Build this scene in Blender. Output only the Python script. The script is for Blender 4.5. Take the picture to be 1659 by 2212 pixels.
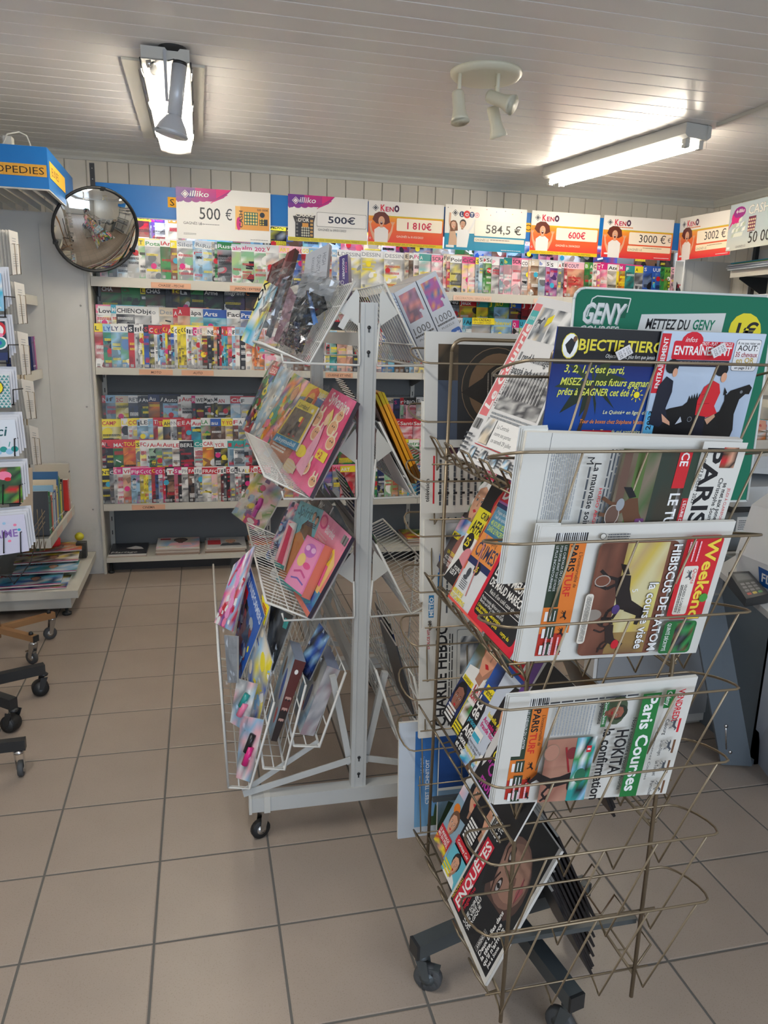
import bpy, bmesh, math, random
from mathutils import Vector, Matrix

for _o in list(bpy.data.objects): bpy.data.objects.remove(_o)
scene = bpy.context.scene
COL = scene.collection
R = math.radians

# ------------------------------------------------------------------ camera
CAMH = 1.6356
PITCH, ROLL, YAW, FPX = 0.229747, 0.029386, 0.239687, 1635.56
_f = Vector((math.sin(YAW)*math.cos(PITCH), math.cos(YAW)*math.cos(PITCH), -math.sin(PITCH)))
_r0 = Vector((math.cos(YAW), -math.sin(YAW), 0)); _u0 = _r0.cross(_f)
_r = math.cos(ROLL)*_r0 + math.sin(ROLL)*_u0
_u = -math.sin(ROLL)*_r0 + math.cos(ROLL)*_u0
CAM = Vector((0, 0, CAMH))
cd = bpy.data.cameras.new('camera'); cam = bpy.data.objects.new('camera', cd); COL.objects.link(cam)
cd.sensor_fit = 'VERTICAL'; cd.sensor_height = 36; cd.sensor_width = 27
cd.lens = FPX/2212*36; cd.clip_start = .05; cd.clip_end = 50
cam.matrix_world = Matrix(((_r.x, _u.x, -_f.x, CAM.x), (_r.y, _u.y, -_f.y, CAM.y), (_r.z, _u.z, -_f.z, CAM.z), (0, 0, 0, 1)))
scene.camera = cam

# ------------------------------------------------------------------ world and exposure
scene.view_settings.view_transform = 'Standard'; scene.view_settings.look = 'None'
scene.view_settings.gamma = 1; scene.view_settings.use_curve_mapping = False
scene.view_settings.exposure = 1.57
w = bpy.data.worlds.new('world'); scene.world = w; w.use_nodes = True
w.node_tree.nodes['Background'].inputs[0].default_value = (.55, .68, .9, 1)
w.node_tree.nodes['Background'].inputs[1].default_value = .6

def area(name, loc, rot, sx, sy, power, col):
    l = bpy.data.lights.new(name, 'AREA'); l.shape = 'RECTANGLE'; l.size = sx; l.size_y = sy; l.energy = power; l.color = col
    o = bpy.data.objects.new(name, l); COL.objects.link(o); o.location = loc; o.rotation_euler = rot; return o
# daylight entering by the shop window in the wall behind the camera
area('window_daylight', (1.2, -2.42, 1.7), (math.radians(90), 0, 0), 3.6, 1.5, 23, (.72, .84, 1.0))
# unseen lamps added for more light above and behind the camera (housings follow)
area('near_added_lamp', (-.7, 1.1, 2.635), (0, 0, math.radians(90)), 1.2, .16, 9, (1, .96, .9))
area('rear_added_lamp', (1.9, -.9, 2.635), (0, 0, math.radians(90)), 1.2, .16, 5, (1, .96, .9))

def ray(x, y): return (_r*((x-829.5)/FPX) - _u*((y-1106)/FPX) + _f)
def atY(x, y, Y): d = ray(x, y); return CAM + d*(Y/d.y)
def atX(x, y, X): d = ray(x, y); return CAM + d*(X/d.x)
def atZ(x, y, Z): d = ray(x, y); return CAM + d*((Z-CAMH)/d.z)
def onP(x, y, p, n):
    d = ray(x, y); n = Vector(n); return CAM + d*((Vector(p)-CAM).dot(n)/d.dot(n))

# ------------------------------------------------------------------ colours and materials
def lin(c): return tuple(((v/12.92) if v <= .04045 else ((v+.055)/1.055)**2.4) for v in c)
def rgb(r, g, b): return (r/255, g/255, b/255)
PAL = dict(w=rgb(236,236,234), k=rgb(24,24,28), r=rgb(200,30,45), p=rgb(240,130,165), m=rgb(215,35,125), y=rgb(240,220,40),
    o=rgb(232,130,40), b=rgb(40,90,180), c=rgb(60,175,205), g=rgb(50,140,70), n=rgb(110,75,50), s=rgb(214,160,130), e=rgb(150,155,160),
    d=rgb(70,75,82), t=rgb(40,150,145), l=rgb(150,195,225), v=rgb(110,70,150), f=rgb(30,45,95), a=rgb(222,208,184), h=rgb(245,190,200), q=rgb(110,165,60))
def C(c): return PAL[c] if isinstance(c, str) else c

MATS = {}
def mat(name, col, rough=.5, metal=0., spec=.5, bump=None, emit=0, noise=0, coat=0, aniso=0):
    if name in MATS: return MATS[name]
    m = bpy.data.materials.new(name); m.use_nodes = True; nt = m.node_tree; b = nt.nodes['Principled BSDF']
    b.inputs['Base Color'].default_value = (*lin(col), 1); b.inputs['Roughness'].default_value = rough
    b.inputs['Metallic'].default_value = metal; b.inputs['Specular IOR Level'].default_value = spec
    b.inputs['Coat Weight'].default_value = coat
    if emit: b.inputs['Emission Color'].default_value = (*lin(col), 1); b.inputs['Emission Strength'].default_value = emit
    if noise or bump:
        tc = nt.nodes.new('ShaderNodeTexCoord'); n = nt.nodes.new('ShaderNodeTexNoise')
        n.inputs['Scale'].default_value = bump[1] if bump else 8; n.inputs['Detail'].default_value = 5
        nt.links.new(tc.outputs['Object'], n.inputs['Vector'])
        if noise:
            mx = nt.nodes.new('ShaderNodeMix'); mx.data_type = 'RGBA'; mx.blend_type = 'MULTIPLY'; mx.inputs['Factor'].default_value = 1
            rp = nt.nodes.new('ShaderNodeValToRGB'); v = 1-noise
            rp.color_ramp.elements[0].position = .3; rp.color_ramp.elements[1].position = .7
            rp.color_ramp.elements[0].color = (v, v, v, 1)
            n2 = nt.nodes.new('ShaderNodeTexNoise'); n2.inputs['Scale'].default_value = 5; n2.inputs['Detail'].default_value = 6
            nt.links.new(tc.outputs['Object'], n2.inputs['Vector'])
            nt.links.new(n2.outputs[0], rp.inputs[0]); mx.inputs[6].default_value = (*lin(col), 1)
            nt.links.new(rp.outputs[0], mx.inputs[7]); nt.links.new(mx.outputs[2], b.inputs['Base Color'])
        if bump:
            bp = nt.nodes.new('ShaderNodeBump'); bp.inputs['Strength'].default_value = bump[0]; bp.inputs['Distance'].default_value = .01
            nt.links.new(n.outputs[0], bp.inputs['Height']); nt.links.new(bp.outputs[0], b.inputs['Normal'])
    MATS[name] = m; return m
def ink(name, rough, coat=0):
    m = mat(name, (1, 1, 1), rough, coat=coat); nt = m.node_tree
    a = nt.nodes.new('ShaderNodeVertexColor'); a.layer_name = 'ink'
    nt.links.new(a.outputs[0], nt.nodes['Principled BSDF'].inputs['Base Color']); return m
GLOSSY = ink('glossy_print', .32); MATTE = ink('matte_print', .75)
WHITE = mat('white_metal', rgb(196, 196, 190), .4)
WIREW = mat('white_wire', rgb(205, 205, 200), .35)
RACKW = mat('rack_white', rgb(190, 192, 190), .42, noise=.1)
CREAM = mat('shelf_cream', rgb(206, 203, 192), .45)
SHELFG = mat('shelf_grey', rgb(120, 124, 126), .5)
DARKG = mat('back_panel_grey', rgb(98, 104, 108), .55)
BLUE = mat('blue_board', rgb(10, 112, 190), .4)
BRONZE = mat('bronze_wire', rgb(142, 128, 106), .34, .7)
BLACKM = mat('black_metal', rgb(38, 40, 42), .4)
GREYM = mat('grey_leg', rgb(86, 92, 94), .4, .3, noise=.25)
RUBBER = mat('rubber', rgb(26, 26, 27), .55)
TYRE = mat('grey_tyre', rgb(70, 72, 74), .6)
CHROME = mat('chrome', rgb(200, 200, 200), .22, 1)
BROWN = mat('brown_metal', rgb(158, 120, 82), .4, .1)
PVCC = mat('ceiling_pvc', rgb(232, 229, 226), .27, spec=.42)
PVCW = mat('wall_pvc', rgb(220, 212, 196), .35)
PANEL = mat('white_panel', rgb(214, 214, 210), .5, noise=.05)
TRIM = mat('trim_white', rgb(200, 198, 188), .4)
TUBE = mat('fluorescent_tube', rgb(255, 244, 226), .5, emit=17)
HTUBE = mat('shelf_tube', rgb(255, 252, 248), .5, emit=13)
MIRROR = mat('mirror', rgb(225, 225, 222), .02, 1)
LAMPC = mat('lamp_cover', rgb(240, 240, 236), .5)
GREYP = mat('grey_panel', rgb(118, 126, 132), .45)
def film(name, tint, fac, rough=.12):
    m = bpy.data.materials.new(name); m.use_nodes = True; nt = m.node_tree; nt.nodes.clear()
    o = nt.nodes.new('ShaderNodeOutputMaterial'); t = nt.nodes.new('ShaderNodeBsdfTransparent'); g = nt.nodes.new('ShaderNodeBsdfGlossy')
    t.inputs[0].default_value = (*tint, 1); g.inputs['Roughness'].default_value = rough
    lw = nt.nodes.new('ShaderNodeLayerWeight'); lw.inputs[0].default_value = .35
    mr = nt.nodes.new('ShaderNodeMapRange'); mr.inputs[3].default_value = fac; mr.inputs[4].default_value = min(1, fac*5+.12)
    mx = nt.nodes.new('ShaderNodeMixShader'); nt.links.new(lw.outputs['Fresnel'], mr.inputs[0]); nt.links.new(mr.outputs[0], mx.inputs[0])
    nt.links.new(t.outputs[0], mx.inputs[1]); nt.links.new(g.outputs[0], mx.inputs[2]); nt.links.new(mx.outputs[0], o.inputs[0])
    MATS[name] = m; return m
FILM = film('plastic_film', (.985, .988, .99), .035, .07)
DIFFUSER = bpy.data.materials.new('clear_diffuser'); DIFFUSER.use_nodes = True; _t = DIFFUSER.node_tree; _t.nodes.clear()
_o = _t.nodes.new('ShaderNodeOutputMaterial'); _a = _t.nodes.new('ShaderNodeBsdfTransparent'); _b = _t.nodes.new('ShaderNodeBsdfTranslucent'); _m = _t.nodes.new('ShaderNodeMixShader')
_m.inputs[0].default_value = .5; _t.links.new(_a.outputs[0], _m.inputs[1]); _t.links.new(_b.outputs[0], _m.inputs[2]); _t.links.new(_m.outputs[0], _o.inputs[0])

# ------------------------------------------------------------------ mesh builder
class MB:
    def __init__(s): s.v = []; s.f = []; s.c = []; s.sm = []
    def add(s, vs, fs, c=None, smooth=False):
        n = len(s.v); s.v += [Vector(p) for p in vs]
        for f in fs: s.f.append([n+i for i in f]); s.c.append(c); s.sm.append(smooth)
        return s
    def box(s, a, b, c=None):
        x0, y0, z0 = a; x1, y1, z1 = b
        return s.add([(x0,y0,z0),(x1,y0,z0),(x1,y1,z0),(x0,y1,z0),(x0,y0,z1),(x1,y0,z1),(x1,y1,z1),(x0,y1,z1)],
            [(0,3,2,1),(4,5,6,7),(0,1,5,4),(1,2,6,5),(2,3,7,6),(3,0,4,7)], c)
    def obox(s, o, ax, ay, az, c=None):
        o, ax, ay, az = map(Vector, (o, ax, ay, az))
        v = [o, o+ax, o+ax+ay, o+ay]; v += [p+az for p in v[:4]]
        return s.add(v, [(0,3,2,1),(4,5,6,7),(0,1,5,4),(1,2,6,5),(2,3,7,6),(3,0,4,7)], c)
    def bar(s, p, q, wd, ht, c=None, up=(0,0,1)):
        p, q = Vector(p), Vector(q); d = (q-p); x = d.normalized(); sd = x.cross(Vector(up))
        if sd.length < 1e-4: sd = x.cross(Vector((0,1,0)))
        sd.normalize(); u = sd.cross(x)
        return s.obox(p - sd*wd/2 - u*ht/2, d, sd*wd, u*ht, c)
    def tube(s, pts, r, n=6, c=None, closed=False, rs=None):
        pts = [Vector(p) for p in pts]; m = len(pts); rings = []; ref = None
        for i, p in enumerate(pts):
            if closed: t = pts[(i+1) % m]-pts[i-1]
            else: t = pts[min(i+1, m-1)]-pts[max(i-1, 0)]
            t.normalize()
            if ref is None:
                ref = t.orthogonal().normalized()
            ref = (ref - t*ref.dot(t))
            if ref.length < 1e-5: ref = t.orthogonal()
            ref.normalize(); bn = t.cross(ref); rr = rs[i] if rs else r
            rings.append([p + (ref*math.cos(2*math.pi*k/n) + bn*math.sin(2*math.pi*k/n))*rr for k in range(n)])
        vs = [v for rg in rings for v in rg]; fs = []
        for i in range(m if closed else m-1):
            a, b = i*n, ((i+1) % m)*n
            for k in range(n): fs.append((a+k, a+(k+1) % n, b+(k+1) % n, b+k))
        if not closed: fs.append(tuple(range(n))[::-1]); fs.append(tuple((m-1)*n+k for k in range(n)))
        return s.add(vs, fs, c, True)
    def lathe(s, o, ax, prof, n=20, c=None):   # prof: list of (t along ax, radius)
        o = Vector(o); ax = Vector(ax).normalized()
        return s.tube([o+ax*t for t, _ in prof], 1, n, c, rs=[max(r_, 1e-4) for _, r_ in prof])
    def build(s, name, m, parent=None, ink_=False, base=None):
        vs = s.v
        lo = Vector([min(v[i] for v in vs) for i in range(3)]); hi = Vector([max(v[i] for v in vs) for i in range(3)])
        o0 = Vector(base) if base is not None else Vector(((lo.x+hi.x)/2, (lo.y+hi.y)/2, lo.z))
        me = bpy.data.meshes.new(name); me.from_pydata([v-o0 for v in vs], [], s.f)
        if any(s.sm): me.polygons.foreach_set('use_smooth', s.sm)
        if ink_:
            at = me.color_attributes.new('ink', 'FLOAT_COLOR', 'CORNER'); d = []
            for poly, c in zip(me.polygons, s.c):
                k = poly.loop_total
                if c and isinstance(c[0], tuple):
                    for q in c: d += [*lin(q), 1]
                else: d += [*lin(c or (1,1,1)), 1]*k
            at.data.foreach_set('color', d)
        me.materials.append(m); ob = bpy.data.objects.new(name, me); COL.objects.link(ob)
        ob['_o'] = list(o0)
        if parent is not None:
            ob.parent = parent; ob.location = o0 - Vector(parent['_o'])
        else: ob.location = o0
        return ob

def tag(o, label=None, cat=None, group=None, kind=None):
    if label: o['label'] = label
    if cat: o['category'] = cat
    if group: o['group'] = group
    if kind: o['kind'] = kind
    return o
def thing(name, loc, label, cat, group=None, kind=None):
    o = bpy.data.objects.new(name, None); COL.objects.link(o); o.empty_display_size = .05
    o.location = loc; o['_o'] = list(loc); return tag(o, label, cat, group, kind)
def subthing(name, loc, parent):
    o = bpy.data.objects.new(name, None); COL.objects.link(o); o.empty_display_size = .02; o.parent = parent; o['_o'] = list(loc)
    o.location = Vector(loc)-Vector(parent['_o']); return o
def dup(o, loc, name=None, parent=None):
    c = o.copy(); COL.objects.link(c); c['_o'] = list(loc)
    if parent is not None: c.parent = parent; c.location = Vector(loc)-Vector(parent['_o'])
    else: c.location = loc
    return c

# ------------------------------------------------------------------ flat print: layered coloured shapes
_tx = {}
def glyphs(t, off):
    k = (t, off)
    if k not in _tx:
        cu = bpy.data.curves.new('t', 'FONT'); cu.body = t; cu.size = 1; cu.offset = min(off, .04)*.6; cu.resolution_u = 2; cu.fill_mode = 'FRONT'
        ob = bpy.data.objects.new('t', cu); COL.objects.link(ob)
        me = bpy.data.meshes.new_from_object(ob)
        vs = [(v.co.x, v.co.y) for v in me.vertices]; fs = [tuple(p.vertices) for p in me.polygons]
        bpy.data.objects.remove(ob); bpy.data.curves.remove(cu); bpy.data.meshes.remove(me)
        if vs:
            x0 = min(v[0] for v in vs); x1 = max(v[0] for v in vs); vs = [(v[0]-x0, v[1]) for v in vs]
        else: x0 = x1 = 0
        _tx[k] = (vs, fs, x1-x0)
    return _tx[k]
class Art:
    def __init__(s, w, h, bg='w', seed=0):
        s.w, s.h = w, h; s.sh = []; s.bg = C(bg); s.rn = random.Random(seed)
        s.sh.append(([(0,0),(w,0),(w,h),(0,h)], [(0,1,2,3)], s.bg))
    def poly(s, pts, c): s.sh.append((pts, [tuple(range(len(pts)))], C(c))); return s
    def rect(s, x0, y0, x1, y1, c): return s.poly([(x0,y0),(x1,y0),(x1,y1),(x0,y1)], c)
    def rrect(s, x0, y0, x1, y1, r, c):
        pts = []
        for cx, cy, a in ((x1-r,y0+r,-90),(x1-r,y1-r,0),(x0+r,y1-r,90),(x0+r,y0+r,180)):
            for k in range(4): t = R(a+30*k); pts.append((cx+r*math.cos(t), cy+r*math.sin(t)))
        return s.poly(pts, c)
    def ell(s, x, y, rx, ry, c, n=14, rot=0):
        cr, sr = math.cos(rot), math.sin(rot); pts = []
        for k in range(n):
            a = 2*math.pi*k/n; u, v = rx*math.cos(a), ry*math.sin(a); pts.append((x+u*cr-v*sr, y+u*sr+v*cr))
        return s.poly(pts, c)
    def scatter(s, x0, y0, x1, y1, cols, n, k=.1):   # small printed shapes crowding a cover
        w_, h_ = x1-x0, y1-y0
        for _ in range(n):
            x, y, c = x0+w_*s.rn.random(), y0+h_*s.rn.random(), s.rn.choice(cols); r = min(w_, h_)*k*s.rn.uniform(.5, 1.5)
            t = s.rn.random()
            if t < .4: s.ell(x, y, r, r*s.rn.uniform(.5, 1), c, 9, s.rn.uniform(0, 3))
            elif t < .7: a = s.rn.uniform(0, 6); s.poly([(x+r*math.cos(a+q), y+r*math.sin(a+q)) for q in (0, 1.7, 3.2, 4.6)], c)
            else: s.line([(x, y), (x+r*1.5, y+r*s.rn.uniform(-1, 1))], r*.4, c)
        return s
    def line(s, pts, wd, c):
        for a, b in zip(pts, pts[1:]):
            dx, dy = b[0]-a[0], b[1]-a[1]; L = math.hypot(dx, dy) or 1; nx, ny = -dy/L*wd/2, dx/L*wd/2
            s.poly([(a[0]-nx,a[1]-ny),(b[0]-nx,b[1]-ny),(b[0]+nx,b[1]+ny),(a[0]+nx,a[1]+ny)], c)
        return s
    def text(s, t, x, y, h, c, width=None, al='l', rot=0, bold=.0, shear=0, maxw=None):
        vs, fs, L = glyphs(t, bold)
        if not vs: return s
        k = h/.72; kx = k if width is None else width/max(L, .01)
        if maxw and L*kx > maxw: kx = maxw/L
        ox = {'l': 0, 'c': -L*kx/2, 'r': -L*kx}[al]; cr, sr = math.cos(R(rot)), math.sin(R(rot)); pts = []
        for vx, vy in vs:
            u = vx*kx + ox + shear*vy*k; v = vy*k; pts.append((x+u*cr-v*sr, y+u*sr+v*cr))
        s.sh.append((pts, fs, C(c))); return s
    def para(s, x0, y0, x1, y1, n, c, vert=False, fill=.45):   # body text too small to read: rows of word strokes
        c = C(c)
        for i in range(n):
            if vert:
                u0 = x0+(x1-x0)*(i+.25)/n; u1 = u0+(x1-x0)/n*fill; y = y0
                while y < y1-.001:
                    L = s.rn.uniform(.04, .14)*(y1-y0); s.rect(u0, y, u1, min(y+L, y1), c); y += L + .012*(y1-y0)
            else:
                v0 = y0+(y1-y0)*(i+.25)/n; v1 = v0+(y1-y0)/n*fill; x = x0
                while x < x1-.001:
                    L = s.rn.uniform(.05, .16)*(x1-x0); s.rect(x, v0, min(x+L, x1), v1, c); x += L + .014*(x1-x0)
        return s
    def blur(s, x0, y0, x1, y1, cols, nx=5, ny=6):   # photograph: soft patches of its colours
        g = [[C(s.rn.choice(cols)) for _ in range(nx+1)] for _ in range(ny+1)]; vs = []; fs = []; cs = []
        for j in range(ny+1):
            for i in range(nx+1): vs.append((x0+(x1-x0)*i/nx, y0+(y1-y0)*j/ny))
        for j in range(ny):
            for i in range(nx):
                a = j*(nx+1)+i; fs.append((a, a+1, a+nx+2, a+nx+1)); cs.append((g[j][i], g[j][i+1], g[j+1][i+1], g[j+1][i]))
        s.sh.append((vs, fs, cs)); return s
    def grad(s, x0, y0, x1, y1, cb, ct, horiz=False):
        cb, ct = C(cb), C(ct); k = (cb, ct, ct, cb) if horiz else (cb, cb, ct, ct)
        s.sh.append(([(x0,y0),(x1,y0),(x1,y1),(x0,y1)], [(0,1,2,3)], [k])); return s
    def bars(s, x0, y0, x1, y1, vert=False):
        s.rect(x0, y0, x1, y1, 'w'); n = 16
        for i in range(n):
            a = (i+.2)/n; b = a+s.rn.uniform(.25, .7)/n
            if vert: s.rect(x0, y0+(y1-y0)*a, x1, y0+(y1-y0)*b, 'k')
            else: s.rect(x0+(x1-x0)*a, y0, x0+(x1-x0)*b, y1, 'k')
        return s
    def head(s, x, y, r, skin='s', hair='n', rot=0, long=False, top=None, mouth='r'):
        hc = C(hair); sk = C(skin); dk = tuple(v*.8 for v in sk)
        def P(u, v): a = R(rot); return (x+(u*math.cos(a)-v*math.sin(a))*r, y+(u*math.sin(a)+v*math.cos(a))*r)
        if top: s.poly([P(-1.7,-2.6),P(1.7,-2.6),P(1.3,-1.2),P(.4,-.9),P(-.4,-.9),P(-1.3,-1.2)], top)
        if long: s.poly([P(-1.15,-1.7),P(-1.2,.2),P(-.8,1.1),P(0,1.35),P(.8,1.1),P(1.2,.2),P(1.15,-1.7)], hc)
        else: s.ell(*P(0,.35), r*.98, r*1.05, hc, rot=R(rot))
        s.poly([P(-.3,-1.35),P(.3,-1.35),P(.34,-.6),P(-.34,-.6)], dk)
        s.poly([P(-.36,-.96),P(.36,-.96),P(.68,-.5),P(.76,.15),P(.6,.72),P(0,.95),P(-.6,.72),P(-.76,.15),P(-.68,-.5)], sk)
        s.poly([P(.1,-.96),P(.36,-.96),P(.68,-.5),P(.76,.15),P(.6,.72),P(.5,-.2)], dk)
        for q in (-.33, .33):
            s.poly([P(q-.17,.1),P(q,.19),P(q+.17,.1),P(q,.03)], 'w'); s.ell(*P(q,.11), r*.07, r*.08, 'k', 8)
            s.poly([P(q-.2,.27),P(q,.36),P(q+.2,.29),P(q,.3)], hc)
        s.poly([P(-.08,-.24),P(.1,-.24),P(.03,.1)], dk)
        s.poly([P(-.25,-.5),P(0,-.4),P(.25,-.5),P(0,-.62)], mouth)
        return s
    def horse(s, x, y, k, c, rot=0, flip=1, mane=None):   # running horse silhouette, about 2k long
        def P(u, v): a = R(rot); u *= flip; return (x+(u*math.cos(a)-v*math.sin(a))*k, y+(u*math.sin(a)+v*math.cos(a))*k)
        s.poly([P(-.6,.05),P(-.55,-.2),P(.35,-.25),P(.5,.0),P(.45,.22),P(-.1,.18),P(-.5,.25)], c)
        s.poly([P(.25,.2),P(.5,-.05),P(.82,.35),P(.62,.52)], c)
        s.poly([P(.6,.5),P(.7,.62),P(.78,.52),P(1.08,.3),P(1.02,.2),P(.76,.3)], c)
        for a, b, d in (((.35,-.15),(.62,-.4),(.5,-.7)), ((.25,-.2),(.35,-.5),(.72,-.72)), ((-.5,-.1),(-.7,-.4),(-.95,-.55)), ((-.4,-.1),(-.35,-.45),(-.6,-.75))):
            s.line([P(*a), P(*b), P(*d)], k*.09, c)
        s.poly([P(-.55,.22),P(-.6,.05),P(-.95,.0),P(-.85,.18)], mane or c); return s

def print_on(mb, art, cor, nrm, eps=.00004, lift=.0003):
    bl, br, tr, tl = [Vector(p) for p in cor]; n = Vector(nrm).normalized()
    for i, (pts, fs, c) in enumerate(art.sh):
        vs = []
        for (x, y) in pts:
            u = min(max(x/art.w, 0), 1); v = min(max(y/art.h, 0), 1)
            vs.append((bl*(1-u)+br*u)*(1-v) + (tl*(1-u)+tr*u)*v + n*(lift+eps*i))
        if isinstance(c, list):
            for f, cc in zip(fs, c): k = len(mb.v); mb.add([vs[q] for q in f], [tuple(range(len(f)))], cc)
        else: mb.add(vs, fs, c)
def sheet(name, cor, art, th=.004, m=None, parent=None, label=None, cat=None, group=None, edge=None, back=None, bend=0):
    """a magazine, card, board or newspaper: a solid slab behind the printed face, corners BL BR TR TL"""
    bl, br, tr, tl = [Vector(p) for p in cor]; n = (br-bl).cross(tr-bl).normalized(); tl = tl - n*(tl-bl).dot(n); cor = (bl, br, tr, tl); mb = MB(); ed = C(edge or rgb(214, 212, 206)); bk = C(back or art.bg)
    vs = [bl, br, tr, tl] + [p-n*th for p in (bl, br, tr, tl)]
    mb.add(vs, [(0,1,2,3)], art.bg); mb.add(vs, [(0,4,5,1), (1,5,6,2), (2,6,7,3)], ed); mb.add(vs, [(3,7,4,0)], bk); mb.add(vs, [(7,6,5,4)], bk)
    if th > .006 and edge is None:   # page block lines
        for k in range(1, int(th/.0025)):
            t = k*.0025
            mb.add([br-n*t+ (br-bl).normalized()*.0003, tr-n*t+(br-bl).normalized()*.0003, tr-n*(t+.0008)+(br-bl).normalized()*.0003, br-n*(t+.0008)+(br-bl).normalized()*.0003], [(0,1,2,3)], rgb(170,168,160))
    print_on(mb, art, cor, n)
    o = mb.build(name, m or GLOSSY, parent, True)
    return tag(o, label, cat, group) if parent is None else o
# ================================================================== the room
X0, X1, Y0, Y1, ZC = -1.3, 3.95, -2.5, 5.56, 2.72
T = .34; TX = -1.479*T; TY = 14.3866*T
def struct(name, mb, m, parent=None, **k): return tag(mb.build(name, m, parent, **k), kind='structure') if parent is None else mb.build(name, m, parent, **k)
floor = struct('floor', MB().box((X0, Y0, -.1), (X1, Y1, -.002)), mat('grout', rgb(96, 94, 90), .8))
TILEM = mat('floor_tile', rgb(158, 145, 133), .36, spec=.45, noise=.07)
_nt = TILEM.node_tree   # light and dark specks of the glazed tile
_n = _nt.nodes.new('ShaderNodeTexNoise'); _n.inputs['Scale'].default_value = 260; _n.inputs['Detail'].default_value = 2
_tc = _nt.nodes.new('ShaderNodeTexCoord'); _nt.links.new(_tc.outputs['Object'], _n.inputs['Vector'])
_rp = _nt.nodes.new('ShaderNodeValToRGB'); _rp.color_ramp.elements[0].position = .3; _rp.color_ramp.elements[1].position = .42; _rp.color_ramp.elements[0].color = (.8, .78, .75, 1)
_nt.links.new(_n.outputs[0], _rp.inputs[0]); _mx = _nt.nodes.new('ShaderNodeMix'); _mx.data_type = 'RGBA'; _mx.blend_type = 'MULTIPLY'; _mx.inputs['Factor'].default_value = 1
_b = _nt.nodes['Principled BSDF']; _src = _b.inputs['Base Color'].links[0].from_socket
_nt.links.new(_src, _mx.inputs[6]); _nt.links.new(_rp.outputs[0], _mx.inputs[7]); _nt.links.new(_mx.outputs[2], _b.inputs['Base Color'])
def tilebox(mb, x, y, w=T, h=T):
    g = .0035; b = .003; a0, b0, a1, b1 = x+g, y+g, x+w-g, y+h-g
    v = [(a0,b0,-.004),(a1,b0,-.004),(a1,b1,-.004),(a0,b1,-.004),(a0,b0,-.001),(a1,b0,-.001),(a1,b1,-.001),(a0,b1,-.001),(a0+b,b0+b,0),(a1-b,b0+b,0),(a1-b,b1-b,0),(a0+b,b1-b,0)]
    mb.add(v, [(8,9,10,11)] + [(i, (i+1) % 4, (i+1) % 4+4, i+4) for i in range(4)] + [(i+4, (i+1) % 4+4, (i+1) % 4+8, i+8) for i in range(4)])
tile0 = None; rear = MB()
for i in range(-3, 14):
    for k in range(-3, 23):
        x, y = TX+i*T, TY-k*T
        if x+T > X1+.2 or y+T > Y1+.25 or y < Y0: continue
        x1c, y1c = min(x+T, X1), min(y+T, Y1); x0c = max(x, X0)
        if x1c-x0c < .03 or y1c-y < .03: continue
        if y < .35: tilebox(rear, x0c, y, x1c-x0c, y1c-y); continue
        if x1c-x0c > T-.001 and y1c-y > T-.001:
            if tile0 is None: m = MB(); tilebox(m, x, y); tile0 = m.build('tile', TILEM, floor)
            else: dup(tile0, (x+T/2, y+T/2, -.004), parent=floor)
        else: m = MB(); tilebox(m, x0c, y, x1c-x0c, y1c-y); m.build('tile', TILEM, floor)
r_ = rear.build('tile', TILEM, floor); r_['kind'] = 'stuff'

ceil = struct('ceiling', MB().box((X0, Y0, ZC+.012), (X1, Y1, ZC+.1)), PVCC)
pk = None; P = .1245; rn = random.Random(3)
for k in range(-44, 22):
    y = 2.881+k*P
    if y < Y0: continue
    if pk is None:
        m = MB(); g = .0025
        m.add([(X0,y,ZC+.008),(X1,y,ZC+.008),(X1,y+g,ZC+.008),(X0,y+g,ZC+.008),(X0,y+g+.003,ZC),(X1,y+g+.003,ZC),(X1,y+P-.003,ZC),(X0,y+P-.003,ZC),(X0,y+P,ZC+.008),(X1,y+P,ZC+.008)],
              [(3,2,1,0),(4,5,2,3),(7,6,5,4),(8,9,6,7)]); pk = m.build('plank', PVCC, ceil); ky = pk.location.copy()
        pk.location = ky + Vector((0, 0, 0)); zz = pk['_o'][2]
    else:
        c = dup(pk, (pk['_o'][0], y+P/2, pk['_o'][2]), parent=ceil)
        c.rotation_euler = (R(rn.uniform(-.12, .12)), 0, 0)
def planked(name, x0, x1, y, z0, z1, sgn, pitch, phase, mt, axis='x'):
    base = MB(); d = .02*sgn
    if axis == 'x': base.box((x0, min(y, y+d*4)+.004*(sgn > 0), z0), (x1, max(y, y+d*4), z1))
    else: base.box((min(y, y+d*4), x0, z0), (max(y, y+d*4), x1, z1))
    w_ = struct(name, base, mt); x = phase; x -= math.ceil((x-x0)/pitch)*pitch; first = None
    while x < x1:
        a, b = max(x, x0), min(x+pitch, x1)
        if b-a > .01:
            m = MB(); t = .008; q = y-sgn*t*.0
            def pt(u, dd, z): return (u, y-sgn*dd, z) if axis == 'x' else (y-sgn*dd, u, z)
            prof = [(a+.0012, 0), (a+.004, t), (b-.004, t), (b-.0012, 0)]
            vs = [pt(u, dd, z0) for u, dd in prof] + [pt(u, dd, z1) for u, dd in prof]
            m.add(vs, [(0,1,5,4),(1,2,6,5),(2,3,7,6)]); m.build('panel', mt, w_)
        x += pitch
    return w_
planked('wall_back', X0, X1, Y1, 0, ZC, 1, .1305, -.16, PVCW)
planked('wall_right', Y0, Y1, X1, 0, ZC, 1, .1305, 0, PVCW, 'y')
struct('wall_left', MB().box((X0-.08, Y0, 0), (X0, Y1, ZC)), PANEL)
m = MB(); y = Y0
m.box((X0, y-.1, 0), (X1, y, .9)); m.box((X0, y-.1, 2.5), (X1, y, ZC)); m.box((X0, y-.1, .9), (-.7, y, 2.5)); m.box((3.1, y-.1, .9), (X1, y, 2.5))
struct('wall_front', m, PANEL)
m = MB()
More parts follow.
